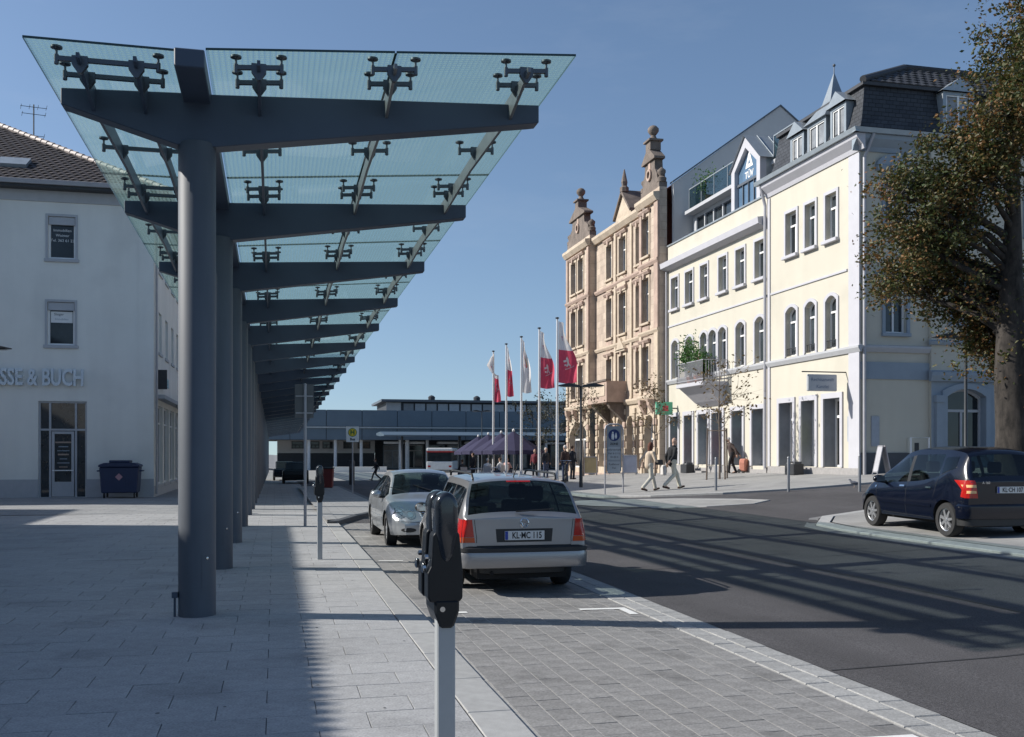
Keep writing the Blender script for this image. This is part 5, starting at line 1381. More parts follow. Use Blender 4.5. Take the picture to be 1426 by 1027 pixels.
        for wx in p['wheels']:
            for sd in (-1, 1):
                mb = MB(); n = 14; Ra = p['rarch']
                for k in range(n):
                    a, b = math.pi*k/n, math.pi*(k+1)/n
                    P = lambda t, y, rr=Ra: (wx+rr*math.cos(t), y, p['rw']+rr*math.sin(t))
                    mb.poly([P(a, sd*(w-.04)), P(b, sd*(w-.04)), P(b, sd*(w-.36)), P(a, sd*(w-.36))])
                    mb.poly([P(a, sd*(w-.36)), P(b, sd*(w-.36)), (wx, sd*(w-.36), p['rw'])])
                mb.build('wheel_arch', M_UNDER, s.root)
                s.wheel(wx, sd)
        for sx_, rws in p['seats']:
            for yy in rws:
                st_ = MB().box(sx_-.25, sx_+.25, yy-.24, yy+.24, .35, .55)
                st_.prism([(sx_-.25, .5), (sx_-.12, .5), (sx_-.24, 1.08), (sx_-.34, 1.08)], yy-.23, yy+.23, lambda a, b, t: (a, t, b))
                so_ = st_.build('seat', M_SEAT, s.root, bevel=.03)
                MB().box(sx_-.36, sx_-.27, yy-.13, yy+.13, 1.1, 1.3).build('headrest', M_SEAT, so_, bevel=.03)
        MB().prism([(p['dash']-.3, .75), (p['dash']-.32, .93), (p['dash']+.25, .95), (p['dash']+.25, .6)], -w+.18, w-.18, lambda a, b, t: (a, t, b)).build('dashboard', M_SEAT, s.root)
        sw = MB(); sw.lathe([(.17, -.012), (.19, 0), (.17, .012), (.165, 0)], (0, 0, 0), 18, 'x', closed=True)
        o = sw.build('steering_wheel', M_BLACK, s.root); o.location = (p['dash']-.38, .36, .93); o.rotation_euler = (0, R(-25), 0)
    def wheel(s, wx, sd):
        p = s.p; w = p['W']/2; rw = p['rw']; y0 = sd*(w-.03); tw = .195
        key = 'mesh_%.3f_%d_%d' % (rw, sd, p['spokes'])
        t = MB(); ri = rw*.66
        prof = [(ri, 0), (rw*.93, .0), (rw*.985, .025), (rw, .05), (rw, tw-.05), (rw*.985, tw-.025), (rw*.93, tw), (ri, tw)]
        t.lathe([(r, -sd*h) for r, h in prof], (0, 0, 0), 28, 'y', closed=True)
        wl = t.build('wheel', M_TYRE, s.root, smooth=40); wl.location = (wx, y0, rw)
        r = MB(); r.lathe([(ri+.003, 0), (ri+.003, -sd*.02), (ri-.02, -sd*.03), (ri-.03, -sd*.12), (ri-.03, -sd*.14), (.0, -sd*.14)], (0, 0, 0), 28, 'y', caps=False)
        rim = r.build('rim', M_RIM, wl, smooth=40)
        n = p['spokes']
        for k in range(n):
            a = 2*math.pi*k/n+.3; sp_ = MB()
            F_ = lambda u, v, h: (u*math.cos(a)-v*math.sin(a), h, u*math.sin(a)+v*math.cos(a))
            sp_.prism([(.03, -.028), (ri-.02, -.02-(.012 if n < 7 else 0)), (ri-.02, .02+(.012 if n < 7 else 0)), (.03, .028)], -sd*.018, -sd*.05, F_)
            sp_.build('spoke', M_RIM, wl)
        MB().lathe([(.035, sd*-.01), (.035, -sd*.05)], (0, 0, 0), 12, 'y').build('hub_cap', M_RIM, wl)
        d = MB().lathe([(ri-.04, -sd*.1), (.02, -sd*.1)], (0, 0, 0), 20, 'y', caps=False).build('brake_disc', M_BLACK, wl)
    def patch(s, name, mat, pts, view, off=.006, nu=10, nv=6, parent=None, smooth=40):
        """a panel that follows the body: pts = 4 corners in (y,z) for front/rear or (x,z) for a side"""
        mb = MB(); d = {'rear': Vector((1, 0, 0)), 'front': Vector((-1, 0, 0)), 'left': Vector((0, -1, 0)), 'right': Vector((0, 1, 0))}[view]
        if len(pts) == 4:
            G = lambda u, v: (lerp(lerp(pts[0][0], pts[1][0], u), lerp(pts[3][0], pts[2][0], u), v), lerp(lerp(pts[0][1], pts[1][1], u), lerp(pts[3][1], pts[2][1], u), v))
        else:                                             # ellipse: centre, radii
            (cx_, cz_), (rx_, rz__) = pts
            G = lambda u, v: (cx_+rx_*v*math.cos(2*math.pi*u), cz_+rz__*v*math.sin(2*math.pi*u))
        def P(u, v, extra=0):
            a, b = G(u, v)
            o = Vector((-d.x*6, a, b)) if view in ('rear', 'front') else Vector((a, -d.y*6, b))
            h = s.bvh.ray_cast(o, d)
            if h[0] is None:
                return None
            return h[0]-d*(off+extra)
        g_ = [[P(a/nu, b/nv) for b in range(nv+1)] for a in range(nu+1)]
        flat = [q for r_ in g_ for q in r_ if q is not None]
        if not flat: return None
        for a in range(nu):
            for b in range(nv):
                q = [g_[a][b], g_[a+1][b], g_[a+1][b+1], g_[a][b+1]]
                if any(x is None for x in q): continue
                mb.poly(q)
        if not mb.f: return None
        i = len(mb.v)
        # rim so that the panel has thickness
        if len(pts) == 4:
            edge = [(a, 0) for a in range(nu)]+[(nu, b) for b in range(nv)]+[(a, nv) for a in range(nu, 0, -1)]+[(0, b) for b in range(nv, 0, -1)]
        else: edge = [(a, nv) for a in range(nu)]
        for k in range(len(edge)):
            e0, e1 = edge[k], edge[(k+1) % len(edge)]; q0, q1 = g_[e0[0]][e0[1]], g_[e1[0]][e1[1]]
            if q0 is None or q1 is None: continue
            mb.poly([q0, q1, q1+d*(off+.012), q0+d*(off+.012)])
        return mb.build(name, mat, parent or s.root, smooth=smooth, weld=True)
    def seam(s, pts, view, name='panel_gap', w=.004, mat=None):
        for a, b in zip(pts, pts[1:]):
            t = (Vector(b)-Vector(a)); n = Vector((-t.y, t.x)).normalized()*w
            s.patch(name, mat or M_BLACK, [(a[0]-n.x, a[1]-n.y), (b[0]-n.x, b[1]-n.y), (b[0]+n.x, b[1]+n.y), (a[0]+n.x, a[1]+n.y)], view, off=.0015, nu=10, nv=1)
    def mirror(s, x, z, mat=None, glass_back=True):
        for sd in (-1, 1):
            y = sd*(s.p['W']/2+.02)
            mb = MB().ball((0, 0, 0), (.075, .11, .075), 14, 8)
            mr = mb.build('mirror', mat or s.p['paint'], s.root, smooth=60); mr.location = (x, y+sd*.05, z)
            MB().prism([(-.09, -.05), (.08, -.05), (.085, .05), (-.09, .055)], -.071, -.078, lambda a, b, t: (t, a, b)).build('mirror_glass', M_MIRR, mr)
            MB().tube([(0, -sd*.16, -.06), (0, -sd*.03, -.045)], .03, 8).build('mirror_arm', M_BLACK, mr)
    def plate(s, y, z, txt, view, w=.52, h=.11, off=.02):
        d = -1 if view == 'rear' else 1
        hit = s.bvh.ray_cast(Vector((d*6, y, z)), Vector((-d, 0, 0)))[0]
        x = hit.x+d*off
        pl = MB().box(x-.005, x+.005, y-w/2, y+w/2, z-h/2, z+h/2).build('number_plate', M_PLATE, s.root)
        xr = x+d*.0065; rgt = (0, -1, 0) if view == 'rear' else (0, 1, 0)
        sgn = -1 if view == 'rear' else 1
        MB().box(min(xr, xr+d*.002), max(xr, xr+d*.002), *sorted((y-sgn*w/2*.985, y-sgn*w/2*.84)), z-h*.46, z+h*.46).build('plate_band', M_EUBLUE, pl)
        put_text('plate_lettering', txt, h*.98, face_m((xr+d*.001, y+sgn*.03, z-.002), rgt, (0, 0, 1)), M_INK, pl, bold=.0022, xs=.78)
        return pl
# ---- silver estate, seen from behind -----------------------------------------
G = Car('parked_estate_car', 'silver estate car with roof rails and red tail lights parked behind a silver saloon', (3.07, 14.2, g(3.07, 14.2)), R(90)+R(-1.2), dict(
    L=4.36, W=1.735, sill=.24, rw=.307, rarch=.36, wheels=(1.32, -1.195), paint=M_SILVERG, spokes=6, tuck=.055, crown=.05, zwide=.56,
    top=[(-2.18, .96), (-2.13, 1.0), (-1.83, 1.385), (-1.76, 1.415), (-1.2, 1.445), (-.2, 1.46), (.25, 1.44), (.55, 1.33), (1.12, .97), (1.25, .93), (1.8, .83), (2.1, .7), (2.18, .6)],
    belt=[(-2.18, .92), (-1.2, .93), (.6, .89), (1.2, .86), (2.18, .5)], width=[(-2.18, .80), (-2.08, .845), (-1.6, .865), (1.6, .865), (2.0, .82), (2.18, .72)],
    roofw=[(-2.18, .775), (-2.0, .725), (-1.76, .64), (0, .61), (.4, .58), (1.12, .70), (1.5, .74), (2.18, .6)], zmin=[(-2.18, .38), (-1.7, .34), (-1.5, .24), (1.9, .24), (2.18, .3)],
    wind=(.42, 1.14), rear=(-2.11, -1.82), swin=[(-1.86, 1.0)], pillars=[(-.98, -.9), (.02, .1)], keys=[-2.11, -1.82, -1.86, .42, 1.14, -.98, -.9, .02, .1, 1.0],
    bulge=(.02, .05), seats=((.1, (-.36, .36)), (-.85, (-.38, .38))), dash=.75))
G.root.scale = (1, .97, 1.025)
# tail lamps
for sd in (-1, 1):
    y0, y1 = sd*.80, sd*.645
    G.patch('tail_light', M_TRED, [(y0*1.0, .72), (y1+sd*.01, .72), (y1+sd*.035, .93), (y0*1.005, .93)], 'rear', .012)
    G.patch('tail_light', M_TRED, [(-2.16, .72), (-1.985, .74), (-1.96, .93), (-2.13, .93)], 'left' if sd > 0 else 'right', .012, 8, 5)
    G.patch('indicator_lens', M_TORG, [(y0*1.0, .655), (y1-sd*.002, .655), (y1+sd*.006, .716), (y0*1.0, .716)], 'rear', .012, 8, 3)
    G.patch('indicator_lens', M_TORG, [(-2.165, .655), (-2.0, .665), (-1.985, .735), (-2.16, .716)], 'left' if sd > 0 else 'right', .012, 6, 3)
# bumper: wraps round the tail
def bumper(car, path, prof, mat, name='bumper'):
    mb = MB(); n = len(path); rows = []
    for k, (x, y) in enumerate(path):
        q0, q1 = path[max(k-1, 0)], path[min(k+1, n-1)]; t = Vector((q1[0]-q0[0], q1[1]-q0[1])).normalized(); nv = Vector((t.y, -t.x))
        rows.append([(x+nv.x*o_, y+nv.y*o_, z) for o_, z in prof])
    for a, b in zip(rows, rows[1:]):
        for k in range(len(prof)-1): mb.poly([a[k], b[k], b[k+1], a[k+1]])
    return mb.build(name, mat, car.root, smooth=40, weld=True)
def arc_path(xe, hw, xside, rc, sgn):
    """plan outline from one flank round the end to the other; sgn=-1 rear"""
    p = [(xside, -hw)]; n = 8
    for k in range(n+1):
        a = math.pi/2*k/n; p.append((xe-sgn*rc+sgn*rc*math.sin(a), -(hw-rc*.7)-rc*.7*math.cos(a)))
    for k in range(1, 8): y = lerp(-(hw-rc*.7), hw-rc*.7, k/8); p.append((xe+sgn*.03*(1-(y/hw)**2), y))
    for k in range(n, -1, -1):
        a = math.pi/2*k/n; p.append((xe-sgn*rc+sgn*rc*math.sin(a), (hw-rc*.7)+rc*.7*math.cos(a)))
    p.append((xside, hw)); return p
pth = arc_path(-2.19, .825, -1.62, .2, -1)[::-1]
bumper(G, pth, [(.0, .34), (.035, .35), (.055, .40), (.058, .50), (.05, .535)], M_SILVERG)
bumper(G, pth, [(.05, .537), (.06, .545), (.06, .585), (.02, .60), (.0, .61)], M_BLACK, 'rub_strip')
bumper(G, arc_path(-2.12, .58, -1.9, .2, -1)[::-1], [(.0, .27), (.02, .275), (.03, .35)], M_BLACK, 'valance')
G.patch('bumper_corner', M_SILVERG, [(.80, .61), (.62, .61), (.62, .65), (.80, .65)], 'rear', .012, 6, 2); G.patch('bumper_corner', M_SILVERG, [(-.80, .61), (-.62, .61), (-.62, .65), (-.80, .65)], 'rear', .012, 6, 2)
# tailgate outline, plate recess, badge, wiper
G.seam([(.625, .61), (.62, .70), (.65, .93)], 'rear'); G.seam([(-.625, .61), (-.62, .70), (-.65, .93)], 'rear'); G.seam([(.625, .612), (-.625, .612)], 'rear')
G.patch('plate_recess', M_BLACK, [(.36, .655), (-.36, .655), (-.375, .815), (.375, .815)], 'rear', .004, 8, 4)
G.plate(0, .735, 'KL·MC 115', 'rear', off=.014)
bdg = MB().lathe([(.052, 0), (.06, .006), (.052, .012), (.046, .006)], (0, 0, 0), 20, 'x', closed=True); hx = G.bvh.ray_cast(Vector((-6, 0, .885)), Vector((1, 0, 0)))[0].x
bo = bdg.build('badge_ring', M_CHR, G.root); bo.location = (hx-.012, 0, .885)
zz = MB()
for pts in ([(-.033, .03), (-.017, -.0), (0, .012), (.017, 0), (.033, .03)], [(-.04, .01), (-.018, -.04), (0, -.008), (.018, -.04), (.04, .01)]):
    zz.tube([(.003, a, b) for a, b in pts], .005, 5)
zz.build('badge_letters', M_CHR, bo)
wp = MB().tube([(-.03, -.0, 0), (-.045, -.25, .015), (-.05, -.5, .03)], .009, 5); w_ = wp.build('rear_wiper', M_BLACK, G.root); hx = G.bvh.ray_cast(Vector((-6, 0, 1.02)), Vector((1, 0, 0)))[0].x; w_.location = (hx, .1, 1.02)
hl = G.patch('brake_light', M_TRED, [(.16, 1.372), (-.16, 1.372), (-.16, 1.39), (.16, 1.39)], 'rear', .01, 6, 2)
for sd in (-1, 1):
    rr = MB().tube([(-1.62, sd*.565, 1.40), (-1.56, sd*.57, 1.465), (-1.3, sd*.575, 1.475), (0, sd*.575, 1.49), (.15, sd*.575, 1.475), (.2, sd*.572, 1.42)], .016, 6); rr.build('roof_rail', M_BLACK, G.root, smooth=60)
MB().tube([(-1.55, 0, 1.43), (-1.85, 0, 1.6)], .008, 5).build('aerial', M_BLACK, G.root)
for v in ('left', 'right'):
    G.seam([(.93, .35), (.95, .6), (1.0, .86)], v); G.seam([(.06, .27), (.06, .88)], v); G.seam([(-.9, .64), (-.94, .9)], v); G.seam([(.93, .32), (-.8, .3)], v)
    G.patch('side_strip', M_BLACK, [(-1.0, .5), (.95, .5), (.95, .56), (-1.0, .56)], v, .014, 10, 2)
    for hx_ in (.2, -.72): G.patch('door_handle', M_SILVERG, [(hx_-.1, .80), (hx_+.1, .80), (hx_+.1, .835), (hx_-.1, .835)], v, .03, 4, 2)
G.mirror(.82, .93, M_BLACK)
MB().tube([(-2.0, .42, .28), (-2.17, .42, .275)], .025, 10).build('exhaust_pipe', M_UNDER, G.root)
# ---- silver saloon, facing the camera ----------------------------------------
Mz = Car('parked_saloon_car', 'silver saloon car facing the other way with four-eyed headlights and dark windscreen', (2.93, 20.85, g(2.93, 20.8)), R(-90)+R(.6), dict(
    L=4.5, W=1.73, sill=.24, rw=.315, rarch=.36, wheels=(1.43, -1.285), paint=M_SILVER, spokes=7, tuck=.06, crown=.055, zwide=.54,
    top=[(-2.25, .82), (-2.18, .93), (-1.75, 1.0), (-1.55, 1.03), (-.95, 1.34), (-.5, 1.41), (0, 1.42), (.25, 1.39), (.45, 1.32), (1.0, .985), (1.12, .95), (1.7, .85), (2.05, .72), (2.2, .6), (2.25, .54)],
    belt=[(-2.25, .75), (-1.6, .93), (-.9, .94), (.6, .89), (1.1, .86), (1.8, .72), (2.25, .45)], width=[(-2.25, .72), (-2.1, .8), (-1.6, .86), (1.5, .865), (1.85, .82), (2.1, .72), (2.25, .58)],
    roofw=[(-2.25, .6), (-1.6, .70), (-1.0, .6), (-.4, .57), (.3, .56), (1.0, .70), (1.4, .73), (2.0, .6), (2.25, .46)], zmin=[(-2.25, .34), (-2.0, .26), (1.9, .24), (2.25, .26)],
    wind=(.36, 1.0), rear=(-1.5, -.98), swin=[(-1.35, .92)], pillars=[(-.12, -.04)], keys=[.36, 1.0, -1.5, -.98, -1.35, .92, -.12, -.04],
    bulge=(.03, .03), seats=((.1, (-.36, .36)), (-.75, (-.38, .38))), dash=.7))
Mz.root.scale = (1, 1, 1.035)
M_HBOWL = pmat('lamp_bowl', (.5, .51, .53), .12, metal=.9, var=.1)
for sd in (-1, 1):
    for (cy, cz, ry, rz2) in ((.645, .655, .115, .105), (.46, .625, .10, .085)):
        h = Mz.patch('headlight', M_HBOWL, [(sd*cy, cz), (ry, rz2)], 'front', .008, 18, 4)
        Mz.patch('lamp_ring', M_CHR, [(sd*cy, cz-.005), (ry*.5, rz2*.55)], 'front', .014, 14, 3)
    Mz.patch('fog_light', M_BLACK, [(sd*.50, .345), (.14, .042)], 'front', .004, 14, 3)
Mz.patch('lower_intake', M_BLACK, [(-.30, .31), (.30, .31), (.28, .385), (-.28, .385)], 'front', .004, 10, 3)
Mz.patch('grille_frame', M_CHR, [(-.22, .52), (.22, .52), (.31, .715), (-.31, .715)], 'front', .008, 10, 5)
Mz.patch('grille', M_BLACK, [(-.20, .535), (.20, .535), (.285, .70), (-.285, .70)], 'front', .013, 10, 5)
for k in range(3): z = .575+.04*k; Mz.patch('grille_bar', M_CHR, [(-.21-.03*k*.5, z), (.21+.03*k*.5, z), (.21+.03*k*.5, z+.008), (-.21-.03*k*.5, z+.008)], 'front', .018, 8, 1)
Mz.seam([(-.72, .50), (-.3, .485), (.3, .485), (.72, .50)], 'front'); Mz.plate(0, .445, 'KL·D 230', 'front', off=.02)
for v in ('left', 'right'):
    Mz.seam([(1.0, .34), (1.02, .6), (1.0, .85)], v); Mz.seam([(-.08, .27), (-.08, .9)], v); Mz.seam([(-1.0, .62), (-1.1, .92)], v)
    Mz.patch('side_strip', M_SILVER, [(-.95, .46), (1.02, .46), (1.02, .52), (-.95, .52)], v, .014, 10, 2)
Mz.mirror(.72, .95)
for yy in (.25, -.35): MB().tube([(1.02, yy, .985), (.78, yy-.45, 1.12)], .008, 5).build('wiper', M_BLACK, Mz.root)
# ---- dark blue compact, seen from behind left -------------------------------
pr = ground_at(1318, 752)
A = Car('parked_compact_car', 'dark blue high-roofed compact car with alloy wheels parked below the big tree', (0, 0, 0), R(90)-R(3.5), dict(
    L=3.6, W=1.72, sill=.27, rw=.30, rarch=.35, wheels=(1.17, -1.25), paint=M_NAVY, spokes=7, tuck=.07, crown=.06, zwide=.6,
    top=[(-1.8, 1.0), (-1.77, 1.06), (-1.58, 1.47), (-1.5, 1.52), (-1.0, 1.575), (-.3, 1.58), (.1, 1.53), (.45, 1.38), (1.12, 1.0), (1.3, .93), (1.6, .78), (1.75, .66), (1.8, .58)],
    belt=[(-1.8, .95), (-1.3, 1.12), (-.9, 1.03), (-.4, .95), (.7, .88), (1.2, .84), (1.8, .46)], width=[(-1.8, .76), (-1.7, .82), (-1.2, .855), (1.2, .855), (1.6, .78), (1.8, .62)],
    roofw=[(-1.8, .70), (-1.6, .62), (-1.4, .6), (0, .6), (.5, .6), (1.1, .70), (1.4, .7), (1.8, .5)], zmin=[(-1.8, .36), (-1.6, .28), (1.6, .26), (1.8, .3)],
    wind=(.28, 1.12), rear=(-1.76, -1.6), swin=[(-1.0, .95)], pillars=[(-.1, 0)], keys=[.28, 1.12, -1.76, -1.6, -1.0, .95, -.1, 0],
    bulge=(.03, .03), seats=((.15, (-.36, .36)), (-.6, (-.36, .36))), dash=.8))
ang = A.root.rotation_euler.z; wv = Vector((-1.25, .8)); rot = Matrix.Rotation(ang, 2)
off = rot @ wv; A.root.location = (pr.x-off.x, pr.y-off.y, gz(pr.x, pr.y))
cx2 = rot @ Vector((1.17, .8)); 
q0, q1 = gz(pr.x, pr.y), gz(A.root.location.x+cx2.x, A.root.location.y+cx2.y)
A.root.rotation_euler = (0, -math.atan2(q1-q0, 2.42), ang); A.root.location.z = q0+(q1-q0)*1.25/2.42
for sd in (-1, 1):
    v = 'left' if sd > 0 else 'right'
    A.patch('tail_light', M_TRED, [(sd*.80, .70), (sd*.60, .70), (sd*.64, 1.0), (sd*.80, 1.0)], 'rear', .012)
    A.patch('tail_light', M_TRED, [(-1.78, .70), (-1.68, .72), (-1.70, 1.0), (-1.78, 1.0)], v, .014, 6, 6)
    for zz_ in (.78, .88): A.patch('indicator_lens', pmat('amber_lens', (.75, .45, .2), .12, coat=.5), [(sd*.79, zz_), (sd*.63, zz_), (sd*.635, zz_+.045), (sd*.79, zz_+.045)], 'rear', .02, 6, 2)
    A.seam([(.92, .36), (.95, .6), (1.0, .84)], v); A.seam([(-.05, .29), (-.05, .92)], v); A.seam([(-.92, .68), (-1.0, 1.03)], v); A.seam([(.92, .33), (-.85, .31)], v)
    A.patch('side_strip', M_NAVY, [(-.86, .5), (.9, .5), (.9, .545), (-.86, .545)], v, .012, 10, 2)
    for hx_ in (.08, -.78): A.patch('door_handle', M_CHR, [(hx_-.08, .83), (hx_+.08, .83), (hx_+.08, .86), (hx_-.08, .86)], v, .03, 4, 2)
    A.patch('side_reflector', M_CHR, [(1.02, .80), (.028, .022)], v, .01, 12, 2)
    A.patch('quarter_window', M_CARGL, [(-1.42, 1.2), (-1.08, 1.1), (-1.05, 1.38), (-1.4, 1.4)], v, .006, 6, 4)
    A.seam([(-1.0, 1.05), (-1.45, 1.22)], v)
A.plate(0, .84, 'KL·CH 107', 'rear'); A.mirror(.75, .95)
put_text('model_badge', 'A 160', .06, face_m((A.bvh.ray_cast(Vector((-6, .45, .96)), Vector((1, 0, 0)))[0].x-.006, .45, .96), (0, -1, 0), (0, 0, 1)), M_CHR, A.root)
bumper(A, arc_path(-1.8, .83, -1.62, .2, -1)[::-1], [(0, .34), (.03, .35), (.045, .45), (.04, .56), (.0, .6)], M_NAVY)
bumper(A, arc_path(-1.77, .8, -1.6, .2, -1)[::-1], [(0, .22), (.03, .23), (.03, .35)], M_BLACK, 'valance')
# ---------------------------------------------------------------- parking meters
M_METER = pmat('meter_black', (.008, .010, .013), .38, var=.15, coat=.12, spec=.3); M_MPOST = pmat('meter_post', (.40, .42, .43), .5, metal=.2, var=.08, scale=3)
M_MDOME = pmat('meter_dome', (.022, .026, .033), .16, metal=.2, var=.05, coat=.6)
def meter(label, X, Y, rz=0):
    t = thing('parking_meter', label, 'parking meter', (X, Y, g(X, Y)), rz, 'parking meters along the bay')
    MB().box(-.041, .041, -.041, .041, -.1, 1.0).build('post', M_MPOST, t, bevel=.006)
    MB().prism([(-.05, 1.0), (-.03, .945), (.03, .945), (.05, 1.0), (.056, 1.01), (.056, 1.07), (-.056, 1.07), (-.056, 1.01)], -.06, .2, lambda a, b, c: (a, c, b)).build('neck', M_METER, t, bevel=.01)
    for i, y in enumerate((0.0, .2)):
        # side profile (x to the right = towards the bay), swept across the head's thickness
        pr = [(-.075, 1.06), (.058, 1.06), (.072, 1.075), (.072, 1.2), (.058, 1.36), (.05, 1.372), (-.05, 1.372), (-.062, 1.355), (-.07, 1.22), (-.085, 1.19), (-.085, 1.08)]
        h = MB().prism(pr, y-.055, y+.055, lambda a, b, c: (a, c, b)).build('meter_head', M_METER, t, bevel=.012, seg=2)
        dm = [(-.05, 1.36)]+[(-.052*math.cos(math.pi*k/14)*1.02, 1.475+.075*math.sin(math.pi*k/14)) for k in range(15)]+[(.05, 1.36), (.03, 1.26), (0, 1.225), (-.03, 1.26)]
        MB().prism(dm, y-.066, y+.066, lambda a, b, c: (a, c, b)).build('dome', M_MDOME, h, bevel=.034, seg=4, smooth=50)
        MB().lathe([(.022, 0), (.024, .014), (.012, .02)], (0, 0, 0), 12, 'x').build('turn_knob', M_CHROME, h).location = (-.088, y, 1.21)
        kb = MB().lathe([(.012, 0), (.012, .014), (.004, .018)], (0, 0, 0), 10, 'x').build('coin_button', M_CHROME, h); kb.location = (-.079, y-.02, 1.26)
        for c_ in h.children:
            if c_.name.startswith(('turn_knob', 'coin_button')): c_.rotation_euler = (0, 0, math.pi); c_.location.x -= .0
    MB().lathe([(.012, 0), (.012, .01), (.003, .013)], (0, 0, 0), 10, 'y').build('neck_screw', M_CHROME, t).location = (-.02, -.062, 1.03)
    return t
meter('double parking meter on square grey post right beside the paver bay kerb, foreground', .745, 4.42)
meter('double parking meter on grey post standing alongside the silver saloon', .72, 16.5)
# ---------------------------------------------------------------- sign posts
p = ground_at(425, 736)
t = thing('traffic_sign', 'traffic sign seen from behind on a tall grey steel pole by the canopy', 'sign', tuple(p), 0)
MB().lathe([(.035, -.1), (.035, 3.42), (.0, 3.44)], n=14).build('pole', M_PIPE, t, smooth=40)
bd = MB().box(-.24, .20, .045, .055, 2.62, 3.42).build('sign_board', pmat('sign_back', (.12, .125, .13), .5, metal=.4), t, bevel=.002)
for z in (2.72, 3.12): MB().box(-.22, .18, .03, .045, z, z+.03).box(-.05, .05, -.04, .03, z, z+.03).build('clamp', M_PIPE, t)
p = ground_at(491, 691)
t = thing('bus_stop_sign', 'bus stop sign with green H on yellow disc on a thin pole', 'sign', tuple(p), R(-8))
hb = 2.98; MB().tube([(0, 0, -.1), (0, 0, hb)], .032, 10).build('pole', M_PIPE, t)
b = MB().box(-.275, .275, -.05, -.035, hb-.62, hb+.06).build('sign_board', M_FRAME, t, bevel=.003)
MY = pmat('sign_yellow', (.75, .55, .03), .5); MGN = pmat('sign_green', (.02, .16, .06), .5)
MB().lathe([(.19, -.052), (.19, -.055), (.0, -.0555)], (0, 0, hb-.2), 26, 'y').build('disc_rim', MGN, b); MB().lathe([(.165, -.056), (.165, -.058), (.0, -.0585)], (0, 0, hb-.2), 26, 'y').build('disc', MY, b)
put_text('stop_letter', 'H', .27, face_m((0, -.06, hb-.2), (1, 0, 0), (0, 0, 1)), MGN, b, bold=.012)
put_text('stop_lettering', 'Bus', .15, face_m((0, -.052, hb-.5), (1, 0, 0), (0, 0, 1)), M_INK, b, bold=.006)
# pedestrian-zone sign in its frame
p = ground_at(855, 690); p = Vector((p.x, p.y, gz(p.x, p.y))); dS = p.x*sn+p.y*cs; wS = 25.5*dS/FPX
t = thing('pedestrian_zone_sign', 'tall pedestrian zone sign in a round-cornered tube frame at the kerb', 'sign', tuple(p), -YAW+R(4))
hS = (HY+0-591)*dS/FPX+CAM_H-p.z; hb_ = CAM_H-p.z-(657-HY)*dS/FPX
fr = [(-wS/2, 0, -.1)]+[(-wS/2, 0, hS-.2), (-wS/2+.05, 0, hS-.06), (-wS/2+.18, 0, hS), (wS/2-.18, 0, hS), (wS/2-.05, 0, hS-.06), (wS/2, 0, hS-.2), (wS/2, 0, -.1)]
MB().tube(fr, .028, 8).build('frame', M_PIPE, t, smooth=50)
MB().tube([(-wS/2, 0, hb_-.05), (wS/2, 0, hb_-.05)], .02, 8).build('cross_bar', M_PIPE, t)
M_SBG = pmat('zone_sign_face', (.30, .32, .34), .5, var=.1)
b = MB().box(-wS/2+.06, wS/2-.06, -.02, .0, hb_, hS-.07).build('sign_board', M_SBG, t, bevel=.004)
M_SBLUE = pmat('zone_blue', (.012, .03, .14), .45)
zc = hS-.38; MB().lathe([(.2, -.022), (.2, -.026), (0, -.0265)], (0, 0, zc), 28, 'y').build('round_sign', M_SBLUE, b)
fig = MB()
for ox, s_ in ((-.045, 1.0), (.065, .72)):
    P = lambda a, c_, t_: (ox+a*s_, t_, zc-.02+c_*s_)
    fig.lathe([(.028*s_, -.027), (.028*s_, -.03), (0, -.0302)], (ox, 0, zc-.02+.115*s_), 10, 'y'); fig.prism([(-.035, .08), (.035, .08), (.05, -.03), (.035, -.13), (.01, -.13), (0, -.05), (-.01, -.13), (-.035, -.13), (-.05, -.03)], -.027, -.03, P)
fig.build('pedestrian_symbol', M_FRAME, b)
put_text('zone_lettering', 'ZONE', .1, face_m((0, -.022, hS-.68), (1, 0, 0), (0, 0, 1)), M_INK, b, bold=.003)
for i, (z, hgt, txt) in enumerate(((hS-1.0, .44, ('Lieferverkehr', 'frei 6-11 h', '18-20 h')), (hS-1.47, .38, ('Radfahrer', 'frei')))):
    q = MB().box(-wS/2+.1, wS/2-.1, -.026, -.0205, z-hgt/2, z+hgt/2).build('supplementary_plate', pmat('plate_grey', (.42, .44, .46), .5), b)
    for j, s_ in enumerate(txt): put_text('plate_lettering', s_, .095, face_m((0, -.028, z+hgt/2-.1-.125*j), (1, 0, 0), (0, 0, 1)), M_INK, q)
# ---------------------------------------------------------------- street lamps
M_LAMP = pmat('lamp_black', (.03, .034, .04), .4, var=.1)
def lamp(label, X, Y, z, arms=((-1, 1)), h=4.62, rz=0, span=.92):
    t = thing('street_lamp', label, 'street lamp', (X, Y, z), rz, 'street lamps')
    MB().lathe([(.075, -.1), (.07, .9), (.05, .95), (.045, h), (.0, h+.02)], n=12).build('pole', M_LAMP, t, smooth=40)
    for s_ in arms:
        hd = MB().prism([(s_*.05, h-.05), (s_*.35, h-.035), (s_*span, h+.0), (s_*span, h+.03), (s_*.5, h+.12), (s_*.05, h+.03)], -.17, .17, lambda a, b_, c: (a, c, b_)).build('lamp_head', M_LAMP, t, bevel=.01)
        MB().box(*sorted((s_*.42, s_*.85)), -.12, .12, h-.038, h-.034).build('lamp_glass', pmat('lamp_glass', (.5, .5, .48), .3), hd)
    return t
p = ground_at(809, 681); lamp('black street lamp with two flat arms in front of the sandstone house', p.x, p.y, gz(p.x, p.y), (-1, 1), CAM_H-gz(p.x, p.y)+(HY-538)*(p.x*sn+p.y*cs)/FPX, -YAW)
